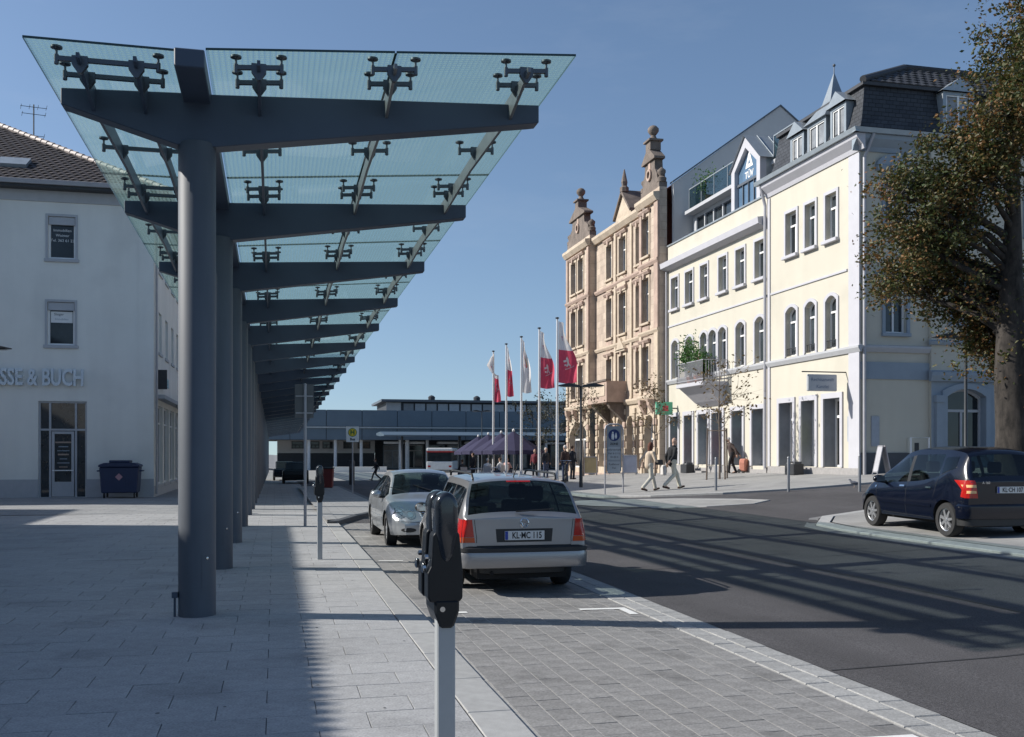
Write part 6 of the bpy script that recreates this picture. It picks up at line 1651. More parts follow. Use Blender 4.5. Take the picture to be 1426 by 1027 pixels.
p = at_depth(1345, 28); lamp('black street lamp in front of the side wall of the corner house', p.x, p.y, gz(p.x, p.y), (-1, 1), CAM_H-gz(p.x, p.y)+(HY-470)*28/FPX, -YAW)
p = at_depth(-31, 29); lamp('black street lamp standing on the left pavement', p.x, p.y, g(p.x, p.y), (-1, 1), CAM_H+(HY-486)*29/FPX, -YAW)
p = at_depth(671, 92); lamp('slender black lamp behind the parasols', p.x, p.y, g(p.x, p.y), (-1, 1), CAM_H-g(p.x, p.y)+(HY-573)*92/FPX, -YAW)
# ---------------------------------------------------------------- flag poles and flags
M_FPOLE = pmat('flag_pole', (.68, .69, .71), .35, metal=.2, var=.03); M_FWH = pmat('flag_white', (.74, .74, .76), .9, var=.04, trans=.3); M_FRED = pmat('flag_red', (.60, .08, .14), .9, var=.08, trans=.3); M_FYEL = pmat('flag_yellow', (.75, .62, .2), .9, trans=.3)
FL_ = [(776, 444, 46.3, .75, .0, 0), (751, 458, 50.0, .62, .55, 0), (726, 470, 53.7, .42, 1.2, 1), (705, 480, 57.3, .3, 2.0, 0), (687, 490, 61.3, .34, 2.9, 2)]
names = ['nearest the round-cornered sign, blown widest', 'second along the row from the street lamp', 'almost all white with a narrow coloured mark', 'furled narrow against its pole', 'at the station end of the row, top folded over']
for i, (px, py, d, wf, ph, kind) in enumerate(FL_):
    q = at_depth(px, d); zg = gz(q.x, q.y); H = CAM_H+(HY-py)*d/FPX-zg
    t = thing('flag_pole', 'white pole of the flag '+names[i], 'flag pole', (q.x, q.y, zg), 0, 'flag poles on the plaza')
    MB().lathe([(.085, -.1), (.08, .1), (.06, H*.5), (.045, H-.05), (.0, H)], n=14).build('pole', M_FPOLE, t, smooth=40)
    MB().lathe([(.02, H-.02), (.09, H), (.09, H+.05), (.02, H+.07)], n=12).build('finial', M_IRON, t)
    f = thing('flag', ('white and red' if kind != 1 else 'white')+' banner flag '+names[i], 'flag', (q.x, q.y, zg+H), -YAW, 'banner flags on the flag poles')
    Hf = 2.85 if kind != 2 else 2.95; Wf = 1.15
    def S(u, v, ph=ph, wf=wf, kind=kind, Hf=Hf):          # u across from the pole, v down
        sp_ = wf*(.28+.72*sm(v, .0, .75)) if kind != 2 else wf*(.5+.5*v)
        x = .06+u*Wf*sp_+.03*math.sin(9*v+ph+3*u)*u
        if kind == 2 and v < .4: x = .06-u*.5*(1-abs(v-.2)/.3 if abs(v-.2) < .3 else 0)+u*.2*v
        y = .32*u*math.sin(5.5*v+ph*1.7)*(1.1-wf)+.16*math.sin(7*u+4*v+ph)*u
        z = -.12-v*Hf-.26*u*(1-v)*(1.1-wf)-.20*u*(1-u)*v
        return Vector((x, y, z))
    cut = {0: .46, 1: 1.0, 2: .5}[kind]
    MB().grid(lambda a, b_: S(a, b_*cut), 16, 24).build('white_panel', M_FWH, f, smooth=80)
    if cut < 1: MB().grid(lambda a, b_: S(a, lerp(cut, 1, b_)), 16, 26).build('red_panel', M_FRED, f, smooth=80)
    def mark(shape, name, mat):                           # print on both faces
        for sg in (-1, 1):
            m = MB()
            for poly in shape:
                pts = []
                for (u, v) in poly:
                    P_ = S(u, v); n_ = (S(u+.02, v)-P_).cross(S(u, v+.02)-P_).normalized(); pts.append(P_+n_*.012*sg)
                m.poly(pts)
            m.build(name, mat, f)
    if kind != 1:
        mark([[(.42, .60), (.5, .56), (.56, .60), (.55, .67), (.66, .71), (.62, .73), (.52, .70), (.44, .74), (.40, .72), (.46, .67)], [(.28, .63), (.4, .62), (.44, .64), (.36, .66), (.27, .66)], [(.30, .70), (.40, .69), (.40, .71), (.32, .725)]], 'emblem', M_FWH)
        mark([[(.35+.05*k, .765-.006*k), (.385+.05*k, .765-.006*k), (.385+.05*k, .78-.006*k), (.35+.05*k, .78-.006*k)] for k in range(10)], 'lettering', M_FWH)
        mark([[(.35, .24), (.5, .22), (.53, .25), (.45, .27), (.45, .3), (.40, .31), (.40, .26)]], 'upper_emblem', pmat('flag_pink', (.62, .3, .36), .9))
    else:
        mark([[(.2, .22), (.45, .3), (.6, .5), (.5, .52), (.3, .5)]], 'emblem', M_FRED); mark([[(.5, .3), (.62, .36), (.72, .48), (.64, .49), (.58, .42)]], 'emblem', M_FYEL)
# ---------------------------------------------------------------- bollards, boards, bin, containers
M_BOLL = pmat('bollard_steel', (.22, .23, .25), .4, metal=.4)
for px, py, lab in ((997, 686, 'slim grey bollard beside the staked young tree'), (1098, 685, 'slim grey bollard on the kerb in front of the corner house shop windows'), (1197, 685, 'slim grey bollard on the kerb by the corner of the corner house')):
    q = ground_at(px, py); z = gz(q.x, q.y)
    t = MB().lathe([(.042, -.1), (.042, .98), (.036, 1.0), (.036, 1.02), (.042, 1.03), (.03, 1.07), (.0, 1.08)], n=12).build('bollard', M_BOLL, None, smooth=40); t.location = (q.x, q.y, z)
    tag(t, lab, 'bollard', 'bollards along the plaza kerb')
def a_board(label, q, w, h, rz, mat, z=None):
    t = thing('pavement_sign', label, 'a-frame sign', (q.x, q.y, gz(q.x, q.y) if z is None else z), rz)
    for s_ in (-1, 1):
        F_ = lambda a, b_, c: (a, s_*(.24-.2*b_/h)+c*s_, b_)
        fr = MB()
        for (x0, x1, z0, z1) in ((-w/2, -w/2+.05, 0, h), (w/2-.05, w/2, 0, h), (-w/2, w/2, h-.05, h), (-w/2, w/2, .1, .15)): fr.prism([(x0, z0), (x1, z0), (x1, z1), (x0, z1)], -.012, .012, F_)
        o = fr.build('frame', M_PIPE, t); MB().prism([(-w/2+.05, .15), (w/2-.05, .15), (w/2-.05, h-.05), (-w/2+.05, h-.05)], -.006, .006, F_).build('panel', mat, o)
    return t
q = at_depth(1227, 33.6); q.y = Y_C-1.0; q.x = x_on(1228, q.y)
a_board('grey A-frame board by the dark plinth of the corner house', q, .62, 1.02, R(72), pmat('board_grey', (.42, .42, .45), .6), None)
q = at_depth(877, 52); a_board('blue and white A-frame board before the sandstone house entrance', q, .75, 1.05, -YAW, pmat('board_blue', (.28, .31, .40), .6))
q = at_depth(822, 58); a_board('yellow and red framed A-frame board by the sandstone house corner', q, .8, 1.1, -YAW, pmat('board_yellow', (.34, .28, .16), .6))
# rubbish container
q = Vector((x_on(168, LY-1.0), LY-.95, 0)); M_CONT = pmat('container_blue', (.014, .026, .075), .5, var=.12)
t = thing('rubbish_container', 'dark blue wheeled rubbish container against the white shop wall', 'container', (q.x, q.y, 0)); w = 53*40.2/FPX/2-.02
MB().prism([(-w+.1, .2), (w-.1, .2), (w-.03, 1.2), (-w+.03, 1.2)], -.5, .5, lambda a, b_, c: (a, c, b_)).build('body', M_CONT, t, bevel=.03)
MB().prism([(-w, 1.2), (w, 1.2), (w, 1.28), (w-.2, 1.36), (-w+.2, 1.36), (-w, 1.28)], -.55, .55, lambda a, b_, c: (a, c, b_)).build('lid', M_CONT, t, bevel=.02)
MB().box(-w*.5, w*.5, -.4, .4, 1.36, 1.46).build('lid_hatch', M_CONT, t, bevel=.02)
for sx_ in (-1, 1):
    MB().tube([(sx_*(w-.02), -.3, 1.05), (sx_*(w+.06), -.3, 1.05), (sx_*(w+.06), .3, 1.05), (sx_*(w-.02), .3, 1.05)], .03, 6).build('lift_bar', M_CONT, t)
    for sy_ in (-1, 1): MB().lathe([(.09, -.03), (.1, -.02), (.1, .02), (.09, .03)], (sx_*(w-.2), sy_*.38, .1), 14, 'x').build('castor', M_BLACK, t); 
MB().prism([(0, .68), (.14, .82), (0, .96), (-.14, .82)], -.508, -.502, lambda a, b_, c: (a, c, b_)).build('sticker', pmat('sticker_pink', (.45, .25, .28), .6), t)
# red litter bin
q = at_depth(456, 52); t = thing('litter_bin', 'dark red litter bin on the shaded pavement below the canopy', 'bin', (q.x, q.y, g(q.x, q.y)), -YAW)
MB().prism([(-.27, .12), (.27, .12), (.32, 1.1), (-.32, 1.1)], -.22, .22, lambda a, b_, c: (a, c, b_)).build('body', pmat('bin_red', (.13, .014, .014), .5), t, bevel=.03); MB().box(-.34, .34, -.25, .25, 1.1, 1.18).build('lid', M_IRON, t, bevel=.02)
for s_ in (-1, 1): MB().box(s_*.2-.03, s_*.2+.03, -.03, .03, -.05, .12).build('leg', M_IRON, t)
q = at_depth(490, 62); t = thing('ticket_pillar', 'narrow black ticket pillar beyond the bus stop sign', 'pillar', (q.x, q.y, g(q.x, q.y)), -YAW); MB().box(-.16, .16, -.12, .12, -.05, 1.5).build('body', M_IRON, t, bevel=.03); MB().box(-.1, .1, -.125, -.119, 1.0, 1.3).build('screen', M_DPLINTH, t)
# low black planter boxes at the shop doors
def crate(px, lab):
    Y = ya(px); t = thing('black_display_box', lab, 'display box', (FXX-.55, Y, gz(FXX-.55, Y)), -math.pi/2); MB().box(-.35, .35, -.22, .22, 0, .42).build('body', M_IRON, t, bevel=.02)
    for k in range(4): MB().box(-.3+.16*k, -.18+.16*k, -.15, .15, .42, .46+.05*(k % 2)).build('goods', M_DPLINTH if k % 2 else M_PLINTH, t)
crate(1124, 'low black display box at the corner house shop door'); crate(972, 'low black display box by the cream house steps')
# ---------------------------------------------------------------- parasols, tables, bus
M_PARA = pmat('parasol_violet', (.028, .026, .07), .85, var=.12, trans=.15)
for i, (px, py, d) in enumerate(((715, 600.5, 61), (698, 603, 66), (680, 605, 71), (666, 608, 78))):
    q = at_depth(px, d); zg = gz(q.x, q.y); hz = CAM_H-zg+(HY-py)*d/FPX
    t = thing('parasol', 'violet cafe parasol '+('next to the flag poles', 'second from the flag poles', 'third from the flag poles', 'farthest back towards the bus')[i], 'parasol', (q.x, q.y, zg), R(12), 'cafe parasols'); W2 = 1.75; he = hz-1.22
    m = MB(); n = 8; ed = []
    for k in range(n): a = 2*math.pi*k/n+math.pi/8; rr = W2/max(abs(math.cos(a)), abs(math.sin(a))) if False else W2*1.08; ed.append((rr*math.cos(a), rr*math.sin(a), he))
    for k in range(n):
        a, b_ = ed[k], ed[(k+1) % n]; md = [(x+y)/2*.97 for x, y in zip(a[:2], b_[:2])]+[he+.05]
        m.poly([(0, 0, hz), a, tuple(md)]); m.poly([(0, 0, hz), tuple(md), b_])
        m.poly([a, tuple(md), (md[0], md[1], he-.2), (a[0], a[1], he-.22)]); m.poly([tuple(md), b_, (b_[0], b_[1], he-.22), (md[0], md[1], he-.2)])
    cv = m.build('canopy', M_PARA, t); MB().lathe([(.07, hz-.03), (.09, hz+.06), (0, hz+.16)], n=10).build('finial', M_FRAME, cv)
    MB().tube([(0, 0, 0), (0, 0, hz-.05)], .04, 8).build('pole', M_FPOLE, t); MB().box(-.4, .4, -.4, .4, -.02, .09).build('base', M_PLINTH, t)
    for k in range(n): MB().tube([(0, 0, hz-.6), tuple(x*.6 if j < 2 else lerp(hz, he, .6)-.03 for j, x in enumerate(ed[k]))], .012, 4).build('rib', M_FPOLE, t)
def table_set(q, i):
    t = thing('cafe_table', 'small round cafe table '+('before the front parasols by the seated person in white', 'beside the seated person in a pale top', 'at the edge of the parasols towards the bus')[i], 'table', (q.x, q.y, gz(q.x, q.y)), 0, 'cafe tables')
    MB().lathe([(.4, .7), (.42, .72), (.4, .74)], n=16).build('table_top', M_PIPE, t); MB().lathe([(.24, 0), (.22, .03), (.03, .05), (.03, .7)], n=10).build('pedestal', M_IRON, t)
for i, (px, d) in enumerate(((664, 57), (690, 60), (640, 66))): table_set(at_depth(px, d), i)
q = at_depth(612, 112); t = thing('city_bus', 'white and red city bus standing under the station canopy', 'bus', (q.x, q.y, g(q.x, q.y)), -YAW)
M_BUSW = pmat('bus_white', (.62, .63, .62), .35, coat=.3); M_BUSR = pmat('bus_red', (.42, .03, .03), .35, coat=.3)
MB().box(-1.45, 1.45, 0, 11, .3, 1.25).build('lower_body', M_BUSW, t, bevel=.06); MB().box(-1.42, 1.42, .06, 10.9, 1.25, 2.28).build('window_band', M_PANE, t, bevel=.05); MB().box(-1.45, 1.45, 0, 11, 2.28, 2.42).build('stripe', M_BUSR, t); MB().box(-1.45, 1.45, 0, 11, 2.42, 2.78).build('roof', M_BUSW, t, bevel=.08)
for x in (-1.25, 1.1):
    for y in (1.8, 8): MB().lathe([(.3, 0), (.48, .02), (.48, .25), (.3, .28)], (x-.06, y, .46), 18, 'x').build('wheel', M_TYRE, t)
    MB().box(x-.05, x+.25, -.03, .02, .6, .8).build('light', M_TRED, t)
# bicycles leaning near the flag poles
def bike(label, q, rz):
    t = thing('bicycle', label, 'bicycle', (q.x, q.y, gz(q.x, q.y)), rz)
    for x in (-.52, .52):
        w_ = MB().lathe([(.33, -.015), (.35, 0), (.33, .015), (.32, 0)], (x, 0, .35), 24, 'y', closed=True).build('wheel', M_TYRE, t)
        for k in range(6): a = math.pi*k/6; MB().tube([(x-.32*math.cos(a), 0, .35-.32*math.sin(a)), (x+.32*math.cos(a), 0, .35+.32*math.sin(a))], .003, 3).build('spoke', M_CHR, w_)
    MB().tube([(-.52, 0, .35), (-.15, 0, .82), (.38, 0, .85), (.0, 0, .32), (-.15, 0, .82), (-.2, 0, .92)], .017, 6).tube([(-.52, 0, .35), (0, 0, .32)], .014, 6).tube([(.52, 0, .35), (.38, 0, .85), (.36, 0, 1.0)], .017, 6).build('frame', M_IRON, t)
    MB().tube([(.3, -.26, 1.02), (.38, -.1, 1.03), (.38, .1, 1.03), (.3, .26, 1.02)], .013, 6).build('handlebar', M_CHR, t); MB().ball((-.22, 0, .95), (.13, .07, .04), 10, 6).build('saddle', M_BLACK, t)
bike('black bicycle parked beside the flag pole next to the lamp', at_depth(787, 45), R(70))
# pigeon on the pavement
q = ground_at(1190, 679); t = thing('pigeon', 'grey pigeon walking on the pavement near the corner bollard', 'pigeon', (q.x, q.y, gz(q.x, q.y)), R(150))
MB().tube([(-.19, 0, .1), (-.1, 0, .125), (0, 0, .14), (.08, 0, .155), (.115, 0, .2), (.13, 0, .235), (.155, 0, .24), (.185, 0, .232)], [.012, .035, .062, .05, .03, .027, .022, .004], 10).build('body', pmat('pigeon_grey', (.13, .14, .17), .7, var=.3, scale=20), t, smooth=60)
for s_ in (-1, 1): MB().tube([(.01, s_*.025, .1), (.01, s_*.025, 0), (.04, s_*.025, 0)], .006, 5).build('leg', M_STONEP, t)
# ---------------------------------------------------------------- people
M_SKIN = pmat('skin', (.46, .29, .215), .6, var=.08, scale=12)
def capsule(mb, a, b, ra, rb, n=10):
    a, b = Vector(a), Vector(b); t = (b-a); L = t.length; t.normalize(); pts = []; rs = []
    for k in range(4): w = math.pi/2*(1-k/4); pts.append(a-t*ra*math.sin(w)); rs.append(max(.002, ra*math.cos(w)))
    pts.append(a); rs.append(ra); pts.append(b); rs.append(rb)
    for k in range(1, 5): w = math.pi/2*k/4; pts.append(b+t*rb*math.sin(w)); rs.append(max(.002, rb*math.cos(w)))
    mb.tube(pts, rs, n)
def fuse(name, mb, mat, parent, vox=.012, it=2):
    """one continuous skin over overlapping limbs"""
    me = mb.mesh(name, mat, weld=True); o = bpy.data.objects.new(name, me); col.objects.link(o)
    r = o.modifiers.new('r', 'REMESH'); r.mode = 'VOXEL'; r.voxel_size = vox; r.use_smooth_shade = True
    s_ = o.modifiers.new('s', 'SMOOTH'); s_.factor = .5; s_.iterations = it
    m2 = bpy.data.meshes.new_from_object(o.evaluated_get(bpy.context.evaluated_depsgraph_get()))
    col.objects.unlink(o); bpy.data.objects.remove(o)
    m2.materials.clear(); m2.materials.append(mat); m2.name = name
    m2.polygons.foreach_set('use_smooth', [True]*len(m2.polygons))
    return obj(name, m2, parent)
def person(label, loc, rz, H, J, top, legs, hair, shoe, hairlen=0, skirt=False, fine=True, group=None, bald=False, coat=0.):
    """J: joints for a 1.75 m figure facing +y: pelvis lean, knees, feet, elbows, hands"""
    t = thing('person', label, 'person', loc, rz, group); k = H/1.75; vox = .013 if fine else .028
    V3 = lambda p: Vector(p)*k
    pel, che, nek, hed = V3(J['pelvis']), V3(J['chest']), V3(J['neck']), V3(J['head'])
    body = MB(); capsule(body, pel, che, .14*k, .15*k); capsule(body, che, nek, .13*k, .055*k); capsule(body, nek, hed, .052*k, .055*k)
    body.ball(hed+V3((0, .005, .03)), (.076*k, .094*k, .115*k), 14, 10)
    f = hed+V3((0, .09, .02)); body.ball(f+V3((0, .012, -.01)), (.014*k, .02*k, .024*k), 8, 5)        # nose
    for s_ in (-1, 1): body.ball(hed+V3((s_*.077, -.005, .025)), (.014*k, .022*k, .032*k), 8, 5)
    body.ball(hed+V3((0, .07, -.065)), (.04*k, .03*k, .028*k), 8, 5)
    tp = MB(); lg = MB(); sh_ = MB()
    capsule(tp, pel+V3((0, 0, .03-coat)), che, (.155+coat*.12)*k, .165*k, 12); capsule(tp, che, nek-V3((0, 0, .045)), .15*k, .085*k, 12)
    capsule(lg, pel+V3((-.05, 0, 0)), pel+V3((.05, 0, 0)), .135*k, .135*k)
    for s_, sd in ((-1, 'l'), (1, 'r')):
        shd = che+V3((s_*.165, 0, .1)); el, ha = V3(J['elbow_'+sd]), V3(J['hand_'+sd])
        capsule(body, che+V3((s_*.08, 0, .09)), shd, .06*k, .055*k); capsule(body, shd, el, .05*k, .042*k); capsule(body, el, ha, .04*k, .028*k)
        capsule(tp, che+V3((s_*.06, 0, .09)), shd, .075*k, .072*k); capsule(tp, shd, el, .068*k, .056*k); capsule(tp, el, el.lerp(ha, .9), .055*k, .042*k)
        d = (ha-el).normalized(); side = Vector((1, 0, 0)); fw_ = d.cross(side).normalized()
        pa = ha+d*.055*k; capsule(body, ha, pa, .03*k, .034*k)
        if fine:
            for i in range(4): o_ = fw_*((i-1.5)*.019*k); L = (.07, .085, .08, .06)[i]*k; mid = pa+o_+d*L*.55; capsule(body, pa+o_*.9, mid, .0095*k, .009*k, 6); capsule(body, mid, mid+(d*.8-side*s_*.5).normalized()*L*.5, .009*k, .008*k, 6)
            capsule(body, ha+fw_*.02*k, ha+fw_*.055*k+d*.045*k, .011*k, .009*k, 6)
        hp = pel+V3((s_*.085, 0, -.03)); kn, ft = V3(J['knee_'+sd]), V3(J['foot_'+sd])
        capsule(body, hp, kn, .08*k, .055*k); capsule(body, kn, ft, .05*k, .035*k)
        capsule(lg, hp, kn, .098*k, .074*k); capsule(lg, kn, ft+V3((0, 0, .02)), .07*k, .062*k)
        fd = Vector(J.get('dir_'+sd, (0, 1, 0))).normalized(); toe = ft+fd*.17*k; toe.z += J.get('toe_'+sd, -.04)*k; hl = ft-fd*.045*k+V3((0, 0, -.035))
        capsule(body, ft, toe, .036*k, .03*k); capsule(sh_, hl, toe, .043*k, .036*k)
    fuse('body', body, M_SKIN, t, vox, 1)
    fuse('jacket', tp, top, t, vox*1.2); fuse('trousers', lg, legs, t, vox*1.2); fuse('shoes', sh_, shoe, t, vox, 1)
    if hair:
        hm = MB(); hm.ball(hed+V3((0, -.018, .055)), (.086*k, .096*k, .10*k), 14, 10)
        if hairlen: capsule(hm, hed+V3((0, -.05, 0)), hed+V3((0, -.06, -hairlen)), .088*k, .075*k); [capsule(hm, hed+V3((s_*.066, -.02, .03)), hed+V3((s_*.07, -.03, -hairlen*.9)), .035*k, .03*k) for s_ in (-1, 1)]
        hm2 = fuse('hair', hm, hair, t, vox, 1)
        # keep the face clear
    return t
STAND = dict(pelvis=(0, 0, .95), chest=(0, .0, 1.27), neck=(0, .005, 1.47), head=(0, .02, 1.6), knee_l=(-.09, .03, .5), knee_r=(.1, .02, .5), foot_l=(-.1, 0, .08), foot_r=(.11, -.02, .08), elbow_l=(-.23, -.03, 1.12), elbow_r=(.23, -.03, 1.12), hand_l=(-.24, .06, .88), hand_r=(.24, .06, .88))
WALK = dict(STAND, pelvis=(0, 0, .93), chest=(0, .03, 1.25), neck=(0, .06, 1.45), head=(0, .09, 1.58), knee_l=(-.08, .24, .52), foot_l=(-.08, .36, .085), toe_l=.01, knee_r=(.09, .02, .49), foot_r=(.09, -.36, .13), toe_r=-.085, elbow_l=(-.25, -.16, 1.1), hand_l=(-.27, -.2, .86), elbow_r=(.25, .08, 1.08), hand_r=(.24, .28, .95))
SIT = dict(STAND, pelvis=(0, 0, .52), chest=(0, -.02, .86), neck=(0, .02, 1.06), head=(0, .05, 1.2), knee_l=(-.1, .42, .5), knee_r=(.1, .42, .5), foot_l=(-.1, .42, .08), foot_r=(.12, .38, .08), elbow_l=(-.24, .1, .72), elbow_r=(.24, .1, .72), hand_l=(-.1, .34, .76), hand_r=(.1, .34, .76))
def cloth(n, c, **k): return pmat(n, c, .9, var=.15, scale=14, **k)
HB, HG, HR_ = cloth('hair_brown', (.06, .032, .02)), cloth('hair_grey', (.48, .46, .45)), cloth('hair_auburn', (.11, .04, .025)); SHB = cloth('shoe_brown', (.07, .035, .025)); SHK = cloth('shoe_black', (.02, .02, .022))
def on(px, py):
    q = ground_at(px, py); return (q.x, q.y, gz(q.x, q.y))
def scale_h(px, py0, py1):                              # standing height from the pixels of head and feet
    x, y, z = on(px, py1); d = x*sn+y*cs; return (py1-py0)*d/FPX
def spot(px, d): q = at_depth(px, d); return (q.x, q.y, gz(q.x, q.y))
LEFTW = math.pi/2-YAW                                   # facing towards the left of the street
m_man = spot(936, 34.2)
W2 = dict(WALK, elbow_r=(.3, .12, 1.08), hand_r=(.42, .22, .92))
person('man in black jacket and cream trousers walking with a white bag', m_man, R(-78), 1.80, dict(WALK, elbow_l=(-.27, -.06, 1.1), hand_l=(-.3, .0, .86), elbow_r=(.27, -.12, 1.1), hand_r=(.33, -.3, .95)), cloth('jacket_black', (.012, .013, .016)), cloth('trousers_cream', (.60, .57, .47)), None, SHB, coat=.06)
bag = MB(); bag.prism([(-.16, -.36), (.15, -.36), (.17, -.1), (.06, 0), (-.05, 0), (-.17, -.1)], -.06, .06, lambda a, b_, c: (c, a, b_)); bo_ = bag.build('carrier_bag', pmat('bag_white', (.62, .60, .58), .8, trans=.2), None, bevel=.03)
bo_.location = (m_man[0]-.27, m_man[1]+.12, m_man[2]+.84); tag(bo_, 'white carrier bag hanging from the hand of the man in the black jacket', 'bag')
w_l = spot(904, 34.0)
person('woman with auburn hair in beige jacket and pale trousers walking past the zone sign', w_l, R(-70), 1.70, dict(WALK, hand_r=(.14, .26, 1.04), elbow_r=(.27, .06, 1.08)), cloth('jacket_beige', (.52, .42, .32)), cloth('trousers_pale', (.50, .475, .41)), HR_, SHB, hairlen=.13, coat=.05)
hb = MB().prism([(-.14, -.1), (.14, -.1), (.12, .08), (-.12, .08)], -.04, .04, lambda a, b_, c: (a, c, b_)).build('handbag', M_IRON, None, bevel=.02); hb.location = (w_l[0]+.36, w_l[1]-.02, w_l[2]+1.0); tag(hb, 'small dark handbag held by the woman in the beige jacket', 'handbag')
o_m = spot(1020, 43.6)
person('white-haired man in brown jacket and black trousers pulling a shopping trolley', o_m, R(60), 1.66, dict(WALK, chest=(0, .07, 1.23), neck=(0, .14, 1.42), head=(0, .2, 1.53), knee_l=(-.08, .12, .5), foot_l=(-.08, .16, .085), foot_r=(.09, -.14, .1), elbow_r=(.27, -.12, 1.08), hand_r=(.27, -.3, .86)), cloth('jacket_brown', (.07, .05, .045)), cloth('trousers_black', (.015, .015, .018)), HG, SHK, coat=.1)
tq = spot(1036, 43.2); t = thing('shopping_trolley', 'salmon coloured two-wheeled shopping trolley behind the white-haired man', 'trolley', tq, R(40))
MB().prism([(-.2, .08), (.2, .08), (.22, .45), (.16, .62), (-.16, .62), (-.22, .45)], -.14, .14, lambda a, b_, c: (a, c, b_)).build('bag', cloth('trolley_cloth', (.48, .2, .14)), t, bevel=.04)
MB().tube([(0, .16, .1), (0, .2, .6), (-.1, .3, .86)], .014, 6).build('handle', M_IRON, t)
for s_ in (-1, 1): MB().lathe([(.08, -.02), (.09, 0), (.08, .02)], (s_*.2, .14, .09), 12, 'x').build('wheel', M_BLACK, t)
# small figures further off
DK = cloth('dark_coat', (.02, .022, .028)); BR = cloth('dark_brown_coat', (.05, .03, .028)); WH = cloth('white_shirt', (.6, .6, .6)); JN = cloth('jeans', (.04, .055, .1)); RD = cloth('maroon_coat', (.13, .02, .03))
far = [(787, 47, 1.74, STAND, 20, BR, JN, HG, 'in a dark brown coat beside the lamp pole'), (797, 50, 1.7, STAND, -60, DK, DK, HB, 'in a dark coat in front of the sandstone house corner'), (760, 54, 1.72, STAND, 200, DK, JN, HG, 'in a black coat behind the flag poles'), (745, 55, 1.68, STAND, 150, RD, DK, HB, 'in a maroon coat by the second flag pole'),
       (524, 72, 1.62, WALK, 92, DK, DK, HB, 'in black striding across the forecourt'), (644, 60, 1.7, SIT, 10, DK, JN, HB, 'in a dark jacket seated under the parasols'), (659, 62, 1.7, STAND, 40, DK, DK, HB, 'in dark clothes standing at the cafe tables'), (679, 56, 1.7, SIT, -20, WH, JN, HG, 'in a white shirt seated at a cafe table'), (697, 58, 1.7, SIT, 30, WH, JN, HB, 'in a pale top seated by the parasol pole'), (706, 59, 1.7, SIT, -40, cloth('pink_top', (.5, .3, .27)), JN, HB, 'in a pink top seated at the cafe')]
for px, d, H, P_, a, tp, lg, hr, lab in far:
    q = spot(px, d)
    person('person '+lab, q, R(a), H, P_, tp, lg, hr, SHK, fine=False)
    if P_ is SIT:
        c = thing('cafe_chair', 'metal cafe chair under the person '+lab, 'chair', q, R(a), 'cafe chairs')
        MB().box(-.21, .21, -.21, .21, .36, .39).build('seat', M_PIPE, c); MB().box(-.21, .21, -.25, -.22, .5, .85).build('backrest', M_PIPE, c)
        for x in (-.19, .19):
            for y in (-.22, .19): MB().tube([(x, y, 0), (x, y, .37 if y > 0 else .85)], .012, 5).build('leg', M_PIPE, c)
# dark parked cars at the far end below the canopy
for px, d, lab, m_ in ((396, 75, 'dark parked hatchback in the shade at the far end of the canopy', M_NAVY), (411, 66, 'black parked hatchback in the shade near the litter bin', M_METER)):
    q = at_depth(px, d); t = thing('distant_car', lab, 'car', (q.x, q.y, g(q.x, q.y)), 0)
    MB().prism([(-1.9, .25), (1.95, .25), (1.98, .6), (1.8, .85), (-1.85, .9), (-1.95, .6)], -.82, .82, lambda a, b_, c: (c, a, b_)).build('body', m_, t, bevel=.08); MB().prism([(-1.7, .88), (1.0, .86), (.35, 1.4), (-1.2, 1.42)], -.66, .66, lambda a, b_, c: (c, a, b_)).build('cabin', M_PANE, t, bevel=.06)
    for y in (-1.2, 1.2):
        for x in (-.84, .66): MB().lathe([(.2, 0), (.3, .02), (.3, .16), (.2, .18)], (x, y, .3), 16, 'x').build('wheel', M_TYRE, t)
# ---------------------------------------------------------------- trees and plants
def leaf_mat(name, c1, c2, c3):
    m = bpy.data.materials.new(name); m.use_nodes = True; nt = m.node_tree; b = nt.nodes['Principled BSDF']; L = nt.links.new
    gi = nt.nodes.new('ShaderNodeNewGeometry'); rp = nt.nodes.new('ShaderNodeValToRGB'); L(gi.outputs['Random Per Island'], rp.inputs[0])
    e = rp.color_ramp.elements; e[0].color = (*c1, 1); e[1].color = (*c3, 1); x = e.new(.55); x.color = (*c2, 1)
    tc = nt.nodes.new('ShaderNodeTexCoord'); n = nt.nodes.new('ShaderNodeTexNoise'); n.inputs['Scale'].default_value = .55; n.inputs['Detail'].default_value = 3; L(tc.outputs['Object'], n.inputs['Vector'])
    mr = nt.nodes.new('ShaderNodeMapRange'); mr.inputs[1].default_value = .35; mr.inputs[2].default_value = .65; L(n.outputs[0], mr.inputs[0])
    mx = nt.nodes.new('ShaderNodeMix'); mx.data_type = 'RGBA'; L(mr.outputs[0], mx.inputs[0]); L(rp.outputs[0], mx.inputs[6]); mx.inputs[7].default_value = (*c1, 1)
    mm = nt.nodes.new('ShaderNodeMix'); mm.data_type = 'RGBA'; mm.inputs[0].default_value = .8; L(rp.outputs[0], mm.inputs[6]); L(mx.outputs[2], mm.inputs[7])
    L(mm.outputs[2], b.inputs['Base Color']); b.inputs['Roughness'].default_value = .55
    tr = nt.nodes.new('ShaderNodeBsdfTranslucent'); L(mm.outputs[2], tr.inputs[0]); ms = nt.nodes.new('ShaderNodeMixShader'); ms.inputs[0].default_value = .28
    L(b.outputs[0], ms.inputs[1]); L(tr.outputs[0], ms.inputs[2]); L(ms.outputs[0], nt.nodes['Material Output'].inputs[0])
    return m
